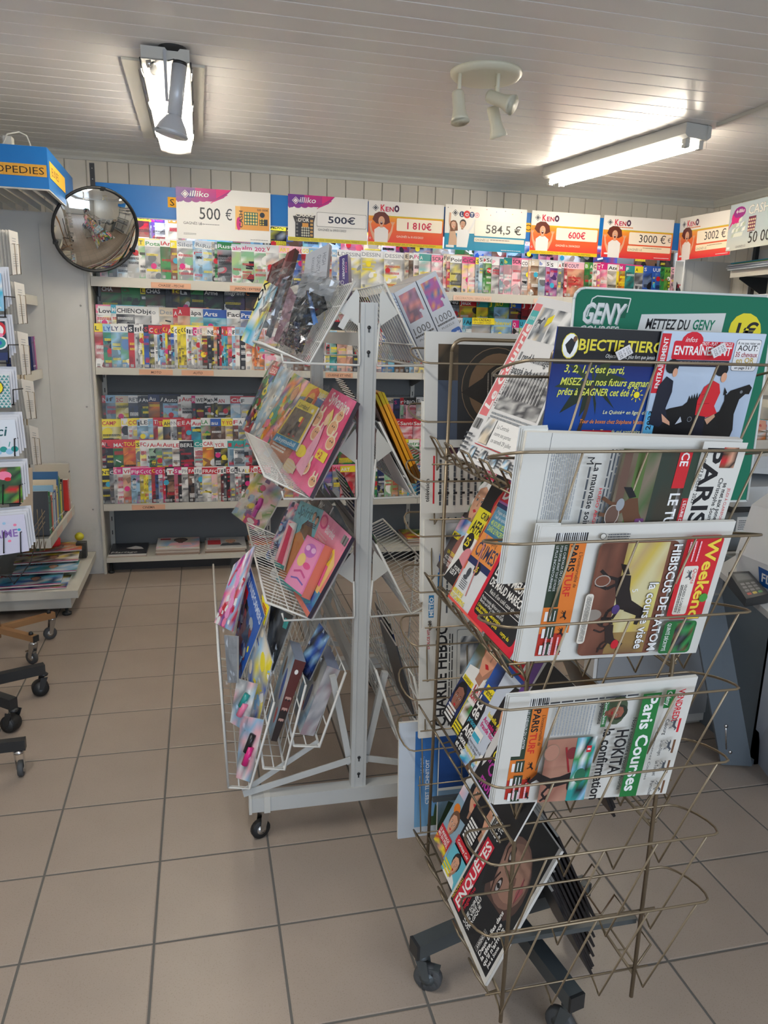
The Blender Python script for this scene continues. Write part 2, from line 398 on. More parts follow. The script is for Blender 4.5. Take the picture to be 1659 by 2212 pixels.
for a in (-.7, .56, 1.82, 3.05): m.box((a, y-.07, .9), (a+.05, y-.03, 2.5))
m.box((-.7, y-.07, .9), (3.1, y-.03, .95)); m.box((-.7, y-.07, 2.45), (3.1, y-.03, 2.5)); struct('window_1', m, WHITE)
def crown(name, p, q, ax):
    m = MB(); p, q = Vector(p), Vector(q); n = Vector(ax)
    pr = [(0, -.048), (.012, -.048), (.016, -.03), (.03, -.012), (.034, 0), (0, 0)]
    vs = [e + n*a + Vector((0, 0, b)) for e in (p, q) for a, b in pr]
    m.add(vs, [(i, (i+1) % 6, (i+1) % 6+6, i+6) for i in range(6)] + [(5,4,3,2,1,0), (6,7,8,9,10,11)])
    struct(name, m, TRIM)
crown('trim_1', (X0, Y1-.008, ZC), (X1, Y1-.008, ZC), (0, -1, 0))
crown('trim_2', (X1-.008, Y0, ZC), (X1-.008, Y1, ZC), (-1, 0, 0))
# ceiling hatch strips around the left lamp and the cable duct on the right
m = MB(); 
m.box((-.285, 3.62, ZC-.012), (-.225, 4.98, ZC-.001)); m.box((.0, 3.62, ZC-.012), (.05, 4.98, ZC-.001)); m.box((-.225, 3.62, ZC-.012), (.0, 3.73, ZC-.001))
struct('trim_3', m, TRIM)
struct('trim_4', MB().box((2.555, -1, ZC-.016), (2.575, 3.66, ZC-.001)), TRIM)

# ================================================================== ceiling lamps
def lamp_left():
    t = thing('ceiling_light', (-.1, 4.1, 2.62), 'lit double fluorescent batten under a clear cover behind the silver spotlight', 'lamp')
    x0, x1, ya, yb = -.195, -.01, 3.42, 4.82
    MB().box((x0, ya, 2.66), (x1, yb, 2.708)).build('housing', WHITE, t)
    for x in (-.15, -.055): MB().tube([(x, ya+.06, 2.637), (x, yb-.06, 2.637)], .013, 10).build('tube', TUBE, t)
    for x in (-.15, -.055):
        for a in (ya+.02, yb-.06): MB().tube([(x, a, 2.637), (x, a+.05, 2.637)], .015, 10).build('lamp_holder', WHITE, t)
    m = MB(); n = 8; pr = [(x0, 2.665)] + [(x0+.012+(x1-x0-.024)*k/n, 2.615-.012*math.sin(math.pi*k/n)) for k in range(n+1)] + [(x1, 2.665)]
    vs = [(a, e, b) for e in (ya, yb) for a, b in pr]; k = len(pr)
    m.add(vs, [(i, i+1, i+1+k, i+k) for i in range(k-1)] + [tuple(range(k)), tuple(range(k, 2*k))[::-1]]); m.build('cover', DIFFUSER, t)
    for x in (x0-.004, x1+.004):
        m = MB(); m.tube([(x, ya, 2.662), (x, yb, 2.662)], .003, 5); m.build('gasket', BLACKM, t)
    for x in (x0-.008, x1+.008):
        for yy in (ya+.12, (ya+yb)/2-.1, yb-.25): MB().tube([(x, yy, 2.68), (x, yy, 2.65), (x*.97, yy+.02, 2.635)], .004, 5).build('clip', CHROME, t)
lamp_left()
def lamp_right():
    a, b = Vector((2.487, 3.70, 0)), Vector((2.275, 4.92, 0)); d = (b-a); L = d.length; d.normalize(); s = Vector((d.y, -d.x, 0)); z = lambda v: Vector((0, 0, v))
    t = thing('ceiling_light', (2.38, 4.3, 2.6), 'lit bare double fluorescent batten angled across the ceiling at right', 'lamp')
    w_ = .085
    m = MB(); pr = [(-w_, ZC-.002), (-w_, ZC-.055), (-w_+.02, ZC-.07), (w_-.02, ZC-.07), (w_, ZC-.055), (w_, ZC-.002)]
    vs = [e + s*u + z(v) for e in (a, b) for u, v in pr]
    m.add(vs, [(i, i+1, i+7, i+6) for i in range(5)] + [tuple(range(6)), tuple(range(6, 12))[::-1]]); m.build('housing', WHITE, t)
    for u in (-.045, .045):
        MB().tube([a+d*.04+s*u+z(ZC-.092), b-d*.04+s*u+z(ZC-.092)], .0145, 10).build('tube', TUBE, t)
        for p_ in (a+d*.02, b-d*.045): MB().obox(p_+s*(u-.014)+z(ZC-.11), d*.028, s*.028, z(.045)).build('lamp_holder', WHITE, t)
    for p_, l in ((a-d*.01, .12), (b+d*.02, .1)): MB().tube([p_+s*.05*(1 if l > .11 else .5)+z(ZC), p_+s*.05*(1 if l > .11 else .5)+z(ZC-l)], .0012, 4).build('cord', WHITE, t)
lamp_right()

def spot_body(parent, p, d, L, r0, r1, mt, lens=True, holes=False):
    """lamp body: cylinder then flaring cup, from p along d"""
    d = Vector(d).normalized(); p = Vector(p)
    MB().lathe(p, d, [(0, .001), (0, r0*.9), (L*.06, r0), (L*.55, r0), (L*.7, r0*1.12), (L*.88, r1*.9), (L, r1), (L, r1*.94), (L*.9, r1*.8)], 20).build('shade', mt, parent)
    if lens: MB().lathe(p+d*L*.93, d, [(0, .0005), (0, r1*.85), (.004, r1*.8), (.008, .001)], 20).build('bulb', CHROME, parent)
    s1 = d.orthogonal().normalized(); s2 = d.cross(s1)
    if holes:
        for k in range(8):
            q = p - d*.001 + (s1*math.cos(k*math.pi/4)+s2*math.sin(k*math.pi/4))*r0*.6
            MB().lathe(q, -d, [(0, .002), (.0006, .002)], 6).build('vent_hole', BLACKM, parent)
for x, y in ((-.7, 1.1), (1.9, -.9)):   # housings of the two added lamps, unseen over and behind the camera
    t = thing('ceiling_light', (x, y, 2.64), 'double fluorescent batten '+('above the near left of the aisle' if x < 0 else 'at the rear of the shop')+', outside the picture', 'lamp')
    MB().box((x-.09, y-.62, 2.66), (x+.09, y+.62, 2.718)).build('housing', WHITE, t)
    for q in (-.04, .04): MB().tube([(x+q, y-.58, 2.648), (x+q, y+.58, 2.648)], .011, 8).build('tube', LAMPC, t)
# single silver spotlight hanging in front of the left lamp
t = thing('spotlight', (-.05, 3.3, 2.45), 'single silver spotlight with flared cup hanging before the left ceiling lamp', 'lamp')
SILV = mat('silver_paint', rgb(196, 200, 206), .3, .15)
MB().lathe((-.075, 3.46, ZC-.022), (0, 0, 1), [(0, .001), (0, .045), (.02, .055), (.022, .056)], 20).build('ceiling_rose', BLACKM, t)
MB().bar((-.105, 3.42, 2.7), (-.1, 3.36, 2.5), .012, .004).build('arm', SILV, t)
MB().tube([(-.1, 3.45, 2.69), (-.09, 3.42, 2.66), (-.07, 3.38, 2.655), (-.05, 3.34, 2.63)], .004, 6).build('cable', BLACKM, t)
MB().tube([(-.11, 3.44, 2.69), (-.13, 3.43, 2.66), (-.16, 3.42, 2.645)], .004, 6).build('cable', BLACKM, t)
MB().lathe((-.155, 3.42, 2.645), (-1, 0, -.2), [(0, .001), (0, .014), (.02, .014), (.022, .001)], 10).build('connector', CHROME, t)
p0, p1, p2 = Vector((-.048, 3.3, 2.613)), Vector((-.072, 3.3, 2.435)), Vector((-.088, 3.3, 2.36))
MB().lathe(p0+Vector((.003, 0, .012)), p1-p0, [(0, .001), (0, .026), (.012, .027), (.012, .001)], 20).build('cap', BLACKM, t)
MB().lathe(p0, p1-p0, [(0, .001), (0, .028), (.18, .0275), (.181, .001)], 24).build('body', SILV, t)
MB().lathe(p1, p2-p1, [(-.002, .027), (.01, .033), (.035, .05), (.06, .06), (.066, .065), (.07, .063), (.06, .055)], 24).build('cup', SILV, t)
# white three-lamp spot plate
t = thing('spotlight', (1.2, 3.33, 2.55), 'round cream ceiling plate carrying three white swivel spotlights', 'lamp')
IV = mat('ivory', rgb(222, 218, 196), .35)
MB().lathe((1.2, 3.33, ZC-.026), (0, 0, 1), [(0, .001), (0, .12), (.004, .14), (.016, .15), (.026, .152)], 36).build('plate', IV, t)
for px, py, qx, qy, qz, d in ((1.075, 3.30, 1.078, 3.28, 2.585, (.05, -.25, -1)), (1.225, 3.25, 1.185, 3.25, 2.6, (.62, -.72, -.42)), (1.275, 3.40, 1.27, 3.4, 2.57, (.35, .1, -1))):
    MB().tube([(px, py, ZC-.02), (px, py, qz+.02)], .0085, 8).build('stem', IV, t)
    MB().lathe((px, py, qz+.02), (0, 0, -1), [(-.006, .001), (0, .012), (.012, .001)], 10).build('swivel', IV, t)
    dd = Vector(d).normalized(); spot_body(t, Vector((px, py, qz)) - dd*.045, d, .125, .026, .04, IV, True, d[1] == -.25)
# ================================================================== wall shelving along the back
BX = [-.65, .45, 1.52, 2.55, 3.52]; YF, YB = 5.2, 5.5
SH = [('top', 1.935, .055), ('middle', 1.378, .042), ('lower', .482, .042)]
WORDS = ['leftmost back shelving unit beside the round mirror', 'second back shelving unit, behind the white wire rack', 'third back shelving unit, behind the newspaper stand', 'rightmost back shelving unit against the corner panel']
PEACH = rgb(226, 176, 146)
def shelf_strip(parent, x0, x1, z, txt, faint=False):
    a = Art(x1-x0, .034, rgb(232, 200, 180) if faint else PEACH); a.text(txt, (x1-x0)/2, .009, .0155, rgb(190,150,125) if faint else rgb(90, 66, 56), al='c', shear=.18, bold=.012, maxw=(x1-x0)*.9)
    sheet('shelf_label', [(x0, YF-.004, z), (x1, YF-.004, z), (x1, YF-.004, z+.034), (x0, YF-.004, z+.034)], a, .001, MATTE, parent)
strips = {('top', 0): [(.21-.45, .06, 'CHASSE - PECHE', 0)], }
ALLS = [('top', -.29, -.045, 'CHASSE - PECHE', 0), ('top', .2, .455, 'JARDIN / EXTERIEUR', 0), ('top', 1.72, 2.0, 'DECORATION / BRICOLAGE', 1), ('top', 2.32, 2.5, 'CROCHET', 1),
    ('middle', -.385, -.175, 'MOTO', 0), ('middle', -.12, .085, 'AUTO', 0), ('middle', .83, 1.02, 'CUISINE ET VINS', 0), ('lower', -.47, -.255, 'CINEMA', 0)]
units = []
for i in range(4):
    x0, x1 = BX[i], BX[i+1]; t = thing('shelving_unit', ((x0+x1)/2, 5.35, 0), 'white metal magazine shelving, '+WORDS[i], 'shelf', 'magazine shelving along the back wall'); units.append(t)
    for x in ((x0,) if i else (x0,)) + ((x1-.03,) if i == 3 else ()):
        MB().box((x-.0, YB-.0, 0), (x+.03, YB+.03, 2.45)).build('upright', WHITE, t)
        m = MB()
        for k in range(24): m.box((x+.012, YB-.003, .1+k*.1), (x+.018, YB-.0005, .13+k*.1))
        m.build('slot_row', BLACKM, t)['kind'] = 'stuff'
    for z0, z1 in ((.12, .62), (.62, 1.2), (1.2, 1.72), (1.72, 2.42)): MB().box((x0+.032, YB+.008, z0+.002), (x1-.002, YB+.02, z1-.002)).build('back_panel', DARKG, t)
    if i == 0:
        MB().box((x0-.012, YF+.02, 0), (x0-.001, YB+.03, 2.3)).build('side_panel', CREAM, t)
    for nm, z, lh in SH:
        m = MB(); m.box((x0+.001, YF+.012, z-.028), (x1-.001, YB+.006, z-.001)); m.build('shelf_board', SHELFG, t)
        m = MB(); m.box((x0+.001, YF, z-lh), (x1-.001, YF+.012, z+.004)); m.build('shelf_lip', CREAM, t)
        for x in (x0+.004, x1-.008): MB().add([(x, YB, z-.03), (x, YF+.02, z-.03), (x, YF+.02, z-.045), (x, YB, z-.11), (x+.004, YB, z-.03), (x+.004, YF+.02, z-.03), (x+.004, YF+.02, z-.045), (x+.004, YB, z-.11)], [(0,1,2,3),(7,6,5,4),(0,4,5,1),(1,5,6,2),(2,6,7,3),(3,7,4,0)]).build('bracket', SHELFG, t)
    m = MB(); m.box((x0+.001, YF-.01, .083), (x1-.001, YB, .115)); m.build('base_shelf', CREAM, t)
    MB().box((x0+.03, YF+.09, 0), (x1-.03, YF+.1, .083)).build('plinth', BLACKM, t)
    for x in (x0+.025, x1-.025): MB().lathe((x, YF+.03, 0), (0, 0, 1), [(0, .001), (0, .02), (.012, .02), (.014, .008), (.083, .008), (.083, .001)], 10).build('foot', BLACKM, t)
    if i == 3: MB().box((x1-.002, YF+.02, 0), (x1+.01, YB+.03, 2.3)).build('side_panel', PANEL, t)
    for nm, a, b, tx, fa in ALLS:
        if x0-.03 <= (a+b)/2 < x1-.03: z, lh = [(q[1], q[2]) for q in SH if q[0] == nm][0]; shelf_strip(t, a, b, z-lh+.004, tx, fa)
    # display steps that lift the rows behind the front one
    for nm, z, rows in (('t', 1.935, ((5.325, 2.07),)), ('m', 1.378, ((5.295, 1.485), (5.375, 1.635))), ('l', .482, ((5.29, .63), (5.355, .77), (5.425, .92)))):
        for q, (yy, zz) in enumerate(rows):
            ye = rows[q+1][0]-.008 if q+1 < len(rows) else YB+.006
            MB().box((x0+.034, yy-.006, z), (x1-.004, ye, zz-.002)).build('display_step', SHELFG, t)
    # blue header board with its lamp behind
    xa = x0 if i else x0+.045
    MB().box((xa+.004, YF-.002, 2.30), (x1-.004, YF+.014, 2.487)).build('header_board', BLUE, t)
    MB().box((xa+.004, YF-.002, 2.295), (x1-.004, YF+.016, 2.2995)).build('header_edge', WHITE, t)
    MB().box((xa+.004, YF+.015, 2.476), (x1-.004, YB+.01, 2.482)).build('header_top', WHITE, t)
    for x in (xa+.01, x1-.02): MB().bar((x, YF+.014, 2.38), (x, YB, 2.44), .01, .03).build('header_arm', WHITE, t)
    MB().tube([(x0+.1, YF+.065, 2.44), (x1-.1, YF+.065, 2.44)], .013, 8).build('tube_lamp', HTUBE, t)
    for x in (x0+.07, x1-.1): MB().box((x, YF+.045, 2.42), (x+.03, YF+.085, 2.46)).build('lamp_holder', WHITE, t)
    if i == 0:
        a = Art(.055, .075, rgb(245, 180, 45)); a.text('S', .0275, .013, .05, 'k', al='c'); sheet('header_sticker', [(-.17, YF-.004, 2.37), (-.118, YF-.004, 2.37), (-.118, YF-.004, 2.43), (-.17, YF-.004, 2.43)], a, .0006, MATTE, t)
    if i == 2:
        a = Art(.055, .075, rgb(245, 180, 45)); a.text('O', .0275, .013, .05, 'k', al='c'); sheet('header_sticker', [(2.215, YF-.004, 2.36), (2.27, YF-.004, 2.36), (2.27, YF-.004, 2.42), (2.215, YF-.004, 2.42)], a, .0006, MATTE, t)

# corner filler panels
for nm, x0, x1, y in (('wall_corner_left', X0, -.668, 5.22), ('wall_corner_right', 3.535, X1, 5.24)):
    m = MB(); m.box((x0, y, 0), (x1, y+.02, 2.3 if 'left' in nm else 2.24)); o = struct(nm, m, PANEL)
    n = 5; wd = (x1-x0)/2.6
    xx = x1-.02
    while xx-wd > x0-.3:
        a = max(xx-wd, x0); MB().box((a+.001, y-.004, .02), (xx-.001, y-.0002, 2.23)).build('panel', PANEL, o); xx -= wd
    for z in (.45, 1.13, 1.76): MB().lathe((x1-.05 if 'left' in nm else x0+.03, y-.005, z), (0, -1, 0), [(0, .006), (.002, .005), (.003, .001)], 8).build('screw', CHROME, o)
struct('trim_5', MB().box((-.668, 5.2, 0), (-.652, 5.225, 2.3)), CREAM)

# ================================================================== posters of winnings
def clover(a, x, y, r, c='k', bg='w'):
    a.poly([(x, y-r), (x+r, y), (x, y+r), (x-r, y)], c); a.poly([(x, y-r*.82), (x+r*.82, y), (x, y+r*.82), (x-r*.82, y)], bg)
    for k in range(4): a.ell(x+.3*r*math.cos(k*math.pi/2), y+.3*r*math.sin(k*math.pi/2), r*.24, r*.24, c, 8)
    a.ell(x, y, r*.1, r*.1, bg, 6)
def keno(amount, ac, W, two=False, style=1, seed=1):
    H = .285; a = Art(W, H, rgb(240, 236, 228), seed); yb = 0 if style == 2 else .022
    a.grad(0, yb, W, H*.45, rgb(226, 40, 58) if style == 2 else rgb(228, 70, 52), rgb(238, 110, 50)); a.grad(0, H*.45, W, H*.66, rgb(238, 110, 50), rgb(240, 165, 45))
    a.rect(W*.1, H*.655, W, H*.68, rgb(214, 188, 40)); 
    if yb: a.rect(0, 0, W, yb, rgb(228, 200, 30)); a.para(.01, .004, W-.05, yb-.004, 2, rgb(120, 100, 20), fill=.3)
    clover(a, W*.09, H*.84, .021); x = W*.155; y = H*.775
    for ch, hh, c in (('K', .042, rgb(222, 30, 60)), ('E', .03, rgb(200, 25, 90)), ('N', .03, rgb(190, 25, 60))):
        a.text(ch, x, y, hh, c, bold=.045, width=.03 if ch != 'E' else .022); x += .034 if ch != 'E' else .026
    a.ell(x+.016, y+.02, .017, .022, rgb(70, 25, 60)); a.ell(x+.016, y+.02, .007, .01, 'w')
    if two: a.para(W*.2, H*.72, W*.42, H*.745, 1, rgb(225, 120, 30), fill=.8)
    # jubilant woman with brown hair and white top, both hands up
    sk = rgb(226, 170, 135); cx = W*.17
    a.poly([(cx-.062, .165), (cx-.048, .2), (cx-.02, .215), (cx+.02, .215), (cx+.05, .19), (cx+.058, .15), (cx+.03, .135), (cx-.035, .14)], rgb(104, 46, 30))
    for s_ in (-1, 1):
        a.poly([(cx+s_*.05, .03), (cx+s_*.075, .09), (cx+s_*.082, .13), (cx+s_*.072, .135), (cx+s_*.062, .095), (cx+s_*.035, .06)], sk)
        for q in (-.012, -.004, .004, .012): a.line([(cx+s_*.077, .13), (cx+s_*.077+q, .155)], .005, sk)
    a.poly([(cx-.045, yb), (cx-.048, .1), (cx-.02, .12), (cx+.02, .12), (cx+.048, .1), (cx+.045, yb)], rgb(234, 230, 226)); a.rect(cx-.01, .115, cx+.01, .135, sk)
    a.ell(cx, .158, .022, .03, sk); a.ell(cx, .145, .008, .011, rgb(90, 20, 25)); a.ell(cx, .15, .006, .003, 'w'); 
    for s_ in (-.009, .009): a.ell(cx+s_, .166, .004, .003, 'w', 8); a.ell(cx+s_, .166, .002, .0025, 'k', 6)
    a.rrect(W*.37, H*.345 if style == 2 else H*.35, W*.98, H*.635, .008, rgb(248, 236, 214))
    if style == 2:
        a.text(amount, W*.9, H*.405, .055, rgb(40, 36, 34), al='r', maxw=W*.48); a.text('€', W*.975, H*.44, .032, rgb(70, 60, 50), al='r')
        a.rrect(W*.36, H*.17, W*.98, H*.31, .006, rgb(248, 232, 200)); a.text('GAGNÉS LE', W*.37, H*.195, .016, rgb(150, 130, 100)); a.para(W*.58, H*.26, W*.85, H*.28, 1, rgb(150, 120, 90), fill=.7); a.rect(W*.75, H*.04, W*.97, H*.052, 'w'); a.rrect(.02, .02, .055, .032, .004, 'w')
    else:
        a.text(amount, W*.675, H*.405, .045, ac, al='c', bold=.03, maxw=W*.46); a.text('GAGNÉS le 01/03/2023' if seed == 1 else 'GAGNÉS le 20/04/2023', W*.37, H*.2, .014, rgb(250, 220, 200), bold=.02, shear=.1)
        a.ell(.013, .045, .006, .006, 'w'); a.ell(.013, .045, .004, .004, 'r')
    return a
def illiko(W, H, amount, boxed, seed=0, three=False):
    a = Art(W, H, rgb(236, 234, 228), seed)
    pts = [(0, H), (0, H*.74)]
    for k in range(5): pts += [(W*(.02+.085*k), H*.74-.012+.008*k*.5), (W*(.06+.085*k), H*.755)]
    pts += [(W*.5, H*.84), (W*.58, H)]
    a.poly([(0, H*.98)]+[(min(p[0], W), p[1]) for p in pts[1:]] , rgb(168, 30, 120)); a.grad(0, H*.8, W*.2, H, rgb(90, 45, 140), rgb(120, 40, 140)); a.grad(W*.2, H*.82, W*.42, H, rgb(175, 30, 130), rgb(200, 30, 125))
    a.poly([(W*.42, H*.82), (W*.58, H), (W*.42, H)], rgb(222, 30, 120)); a.ell(W*.04, H*.77, W*.04, H*.055, rgb(120, 40, 140)); a.ell(W*.12, H*.76, W*.045, H*.05, rgb(130, 38, 138)); a.ell(W*.205, H*.77, W*.045, H*.05, rgb(150, 35, 130)); a.ell(W*.285, H*.79, W*.04, H*.05, rgb(170, 30, 126))
    a.line([(W*.36, H*.72), (W*.41, H*.78), (W*.54, H*.9)], .004, rgb(210, 30, 130)); clover(a, W*.095, H*.87, .024, 'w', rgb(140, 38, 138)); a.text('illiko', W*.14, H*.835, .034, 'w', bold=.02, shear=.2, width=W*.2)
    if not boxed:
        a.text(amount, W*.24, H*.4, .072, rgb(40, 40, 40), width=W*.22, bold=.004); a.text('€', W*.515, H*.41, .066, rgb(60, 62, 64), width=W*.07)
        a.text('GAGNÉS LE :', W*.07, H*.285, .016, rgb(60, 60, 60)); a.para(W*.24, H*.29, W*.45, H*.32, 1, rgb(120, 120, 120), fill=.4); a.para(W*.07, H*.08, W*.2, H*.12, 2, rgb(130, 130, 130), fill=.4); a.para(W*.78, H*.04, W*.97, H*.06, 1, rgb(90, 90, 90), fill=.4)
        x0, y0, x1, y1 = W*.62, H*.24, W*.985, H*.7     # gold ticket
        a.rect(x0, y0, x1, y1, rgb(226, 160, 70)); a.rect(x0, y0, x0+.03, y1, rgb(240, 190, 110)); a.ell(x0+.02, y0+.035, .014, .04, rgb(210, 30, 120)); a.text('CASH', x0+.045, y0+.012, .022, 'k', rot=90, bold=.03, width=.1)
        a.text('500 000€', x1-.006, y1-.022, .013, rgb(70, 50, 30), al='r', bold=.02); a.rect(x0+.055, y0+.03, x0+.14, y1-.032, rgb(30, 96, 84))
        for i in range(5):
            for j in range(4): a.ell(x0+.064+i*.0165, y0+.04+j*.0185, .006, .0075, rgb(236, 206, 110), 8)
        a.rect(x0+.15, y0+.03, x1-.01, y1-.07, rgb(40, 42, 30)); a.ell(x0+.168, y1-.045, .016, .016, 'k')
        for i in range(2):
            for j in range(3): a.ell(x0+.158+i*.016, y0+.038+j*.014, .005, .005, rgb(230, 200, 60), 6)
    else:
        a.rect(0, 0, W, .024, rgb(214, 200, 36)); a.para(.01, .005, W*.9, .02, 2, rgb(120, 110, 20), fill=.3)
        x0, y0, x1, y1 = W*.09, .024, W*.32, H*.57
        a.rect(x0, y0, x1, y1, rgb(30, 26, 24)); a.poly([(x0-.015, y1-.01), (x1+.01, y1+.0), (x1, y1-.045), (x0, y1-.05)], rgb(60, 52, 46)); a.text('CARRÉ', x0+.0, y1-.012, .022, rgb(232, 228, 214), bold=.04, width=x1-x0); a.text('D\'OR', x0+.02, y1-.042, .022, rgb(232, 228, 214), bold=.04, width=.07)
        for i in range(4):
            for j in range(4): a.ell(x0+.045+i*.014, y0+.012+j*.016, .006, .007, rgb(186, 184, 160), 8)
        for j in range(5): a.rect(x1-.024, y0+.008+j*.022, x1-.006, y0+.022+j*.022, rgb(196, 150, 80)); a.rect(x0+.005, y0+.008+j*.022, x0+.018, y0+.02+j*.022, rgb(110, 104, 96))
        a.rect(x0+.045, y1-.075, x0+.085, y1-.05, rgb(214, 150, 60))
        a.rrect(W*.355, H*.34, W*.985, H*.65, .008, rgb(70, 70, 72)); a.rrect(W*.358, H*.346, W*.982, H*.644, .008, rgb(238, 236, 232)); a.text(amount, W*.67, H*.43, .042, rgb(30, 34, 60), al='c', bold=.03, width=.18); a.text('GAGNÉS le 09/01/2023', W*.37, H*.25, .014, rgb(110, 110, 110), bold=.01, shear=.1)
    return a
def loto(W, H):
    a = Art(W, H, rgb(240, 236, 226), 5); a.rect(0, 0, W, H*.36, rgb(18, 140, 176)); a.poly([(0, H*.36), (W, H*.42), (W, H*.3), (0, H*.3)], rgb(18, 140, 176)); clover(a, W*.12, H*.82, .022)
    for k, (ch, c, r) in enumerate((('L', rgb(50, 60, 100), .019), ('O', rgb(220, 40, 40), .025), ('T', rgb(40, 60, 110), .019), ('O', rgb(235, 150, 150), .017))):
        x = W*.2+.036*k; a.ell(x, H*.8, r, r, c); a.text(ch, x, H*.8-.011, .022, 'w', al='c', bold=.04)
    for x, y, c in ((.5, .94, 'r'), (.62, .9, 'b'), (.73, .93, 'd'), (.82, .87, 'y'), (.93, .93, 'r'), (.03, .93, 'k'), (.3, .95, 'k'), (.55, .82, 'o')): a.ell(W*x, H*y, .003, .003, c, 6)
    sk = rgb(224, 176, 146)
    a.line([(W*.06, H*.82), (W*.055, H*.6), (W*.09, H*.4)], .013, sk); a.line([(W*.36, H*.7), (W*.33, H*.55), (W*.28, H*.4)], .014, rgb(230, 228, 224))
    a.poly([(W*.05, H*.1), (W*.06, H*.44), (W*.12, H*.46), (W*.17, H*.1)], rgb(206, 170, 140)); a.poly([(W*.15, H*.06), (W*.15, H*.44), (W*.2, H*.48), (W*.27, H*.46), (W*.3, H*.36), (W*.28, H*.06)], rgb(236, 236, 234))
    a.head(W*.105, H*.55, .023, sk, rgb(120, 74, 44), 8, True); a.head(W*.215, H*.57, .024, rgb(206, 156, 124), rgb(50, 36, 28), -6)
    a.rrect(W*.36, H*.335, W*1.0, H*.68, .006, rgb(244, 238, 222)); a.text('584,5 €', W*.94, H*.41, .056, rgb(40, 38, 36), al='r', width=W*.44, bold=.01)
    a.rrect(W*.36, H*.2, W*.985, H*.3, .004, rgb(226, 220, 204)); a.text('GAGNÉS LE', W*.375, H*.225, .014, rgb(90, 84, 76)); a.para(W*.56, H*.24, W*.8, H*.28, 1, rgb(140, 130, 120), fill=.5); a.rrect(.012, .012, .07, .028, .003, 'w'); a.para(W*.7, .008, W*.95, .014, 1, 'w', fill=.6)
    return a
G = 'posters of lottery winnings on the blue header'
def poster(x0, x1, zb0, zt0, art, lab, y=YF-.012, dy=.0, y1=None, zb1=None, zt1=None):
    ya = y; yb = y if y1 is None else y1
    sheet('winnings_poster', [(x0, ya, zb0), (x1, yb, zb1 or zb0), (x1, yb-dy, zt1 or zt0), (x0, ya-dy, zt0)], art, .003, GLOSSY, None, lab, 'poster', G)
poster(-.120, .462, 2.19, 2.492, illiko(.58, .3, '500', False), 'white poster with purple corner reading 500 € beside a printed gold ticket', dy=.005)
poster(.574, 1.098, 2.214, 2.497, illiko(.525, .285, '500€', True), 'white poster with purple corner, black ticket and boxed 500€')
poster(1.104, 1.623, 2.216, 2.494, keno('1 810€', rgb(210, 24, 70), .52), 'orange poster with long-haired jubilant woman left of the turquoise poster')
poster(1.63, 2.218, 2.216, 2.502, loto(.59, .286), 'white and turquoise poster with cheering couple reading 584,5 €', y=YF-.02)
poster(2.258, 2.778, 2.22, 2.503, keno('600€', rgb(214, 28, 64), .52, seed=2), 'orange poster reading 600€ right of the turquoise couple poster')
poster(2.81, 3.372, 2.224, 2.506, keno('3000 €', 'k', .56, True, 2), 'orange and red poster with woman reading 3000 €')
p = [atX(1470, 472, 3.425), atX(1587, 451, 3.395), atX(1576, 550, 3.395), atX(1463, 563, 3.425)]
sheet('winnings_poster', [p[3], p[2], p[1], p[0]], keno('3002 €', 'k', .56, True, 2), .003, GLOSSY, None, 'orange and red poster reading 3002 € angled on the right-hand shelving', 'poster', G)
a = Art(.58, .285, rgb(176, 190, 194)); a.grad(0, 0, .58, .12, rgb(196, 200, 190), rgb(176, 190, 194))
a.ell(.07, .2, .045, .045, rgb(214, 24, 124)); a.ell(.1, .23, .06, .035, rgb(150, 40, 130)); a.poly([(0, .13), (.04, .17), (.07, .16), (.11, .18), (.11, .2), (.04, .2)], rgb(214, 24, 124)); clover(a, .075, .236, .013, 'w', rgb(150, 40, 130)); a.text('illiko', .09, .228, .022, 'w', bold=.03, shear=.2)
a.text('CASH', .19, .205, .055, rgb(90, 92, 94), bold=.05); a.text('CASH', .19, .205, .055, rgb(225, 222, 214), bold=.015)
for k in range(16): a.poly([(.04+.02*(k % 6), .08+.03*(k//5)), (.07+.02*(k % 6), .085+.03*(k//5)), (.075+.02*(k % 6), .11+.03*(k//5)), (.045+.02*(k % 6), .1+.03*(k//5))], random.Random(k).choice([rgb(216, 220, 206), rgb(176, 190, 170), rgb(228, 230, 220)]))
a.rect(.2, .1, .27, .19, rgb(110, 40, 70)); [a.ell(.208+.018*i, .11+.02*j, .006, .007, rgb(238, 224, 180), 8) for i in range(4) for j in range(4)]
a.text('50 000 €', .22, .03, .07, rgb(40, 40, 40), width=.33); a.text('GAGNÉS LE', .1, .012, .014, rgb(120, 124, 124)); a.rrect(.01, .01, .04, .024, .003, 'w')
q0, q1 = Vector((3.392, 4.60, 2.235)), Vector((3.37, 4.02, 2.235))
sheet('winnings_poster', [q0, q1, q1+Vector((0, 0, .285)), q0+Vector((0, 0, .285))], a, .003, GLOSSY, None, 'grey poster with purple speech bubble and banknotes, at right edge of the posters', 'poster', G)

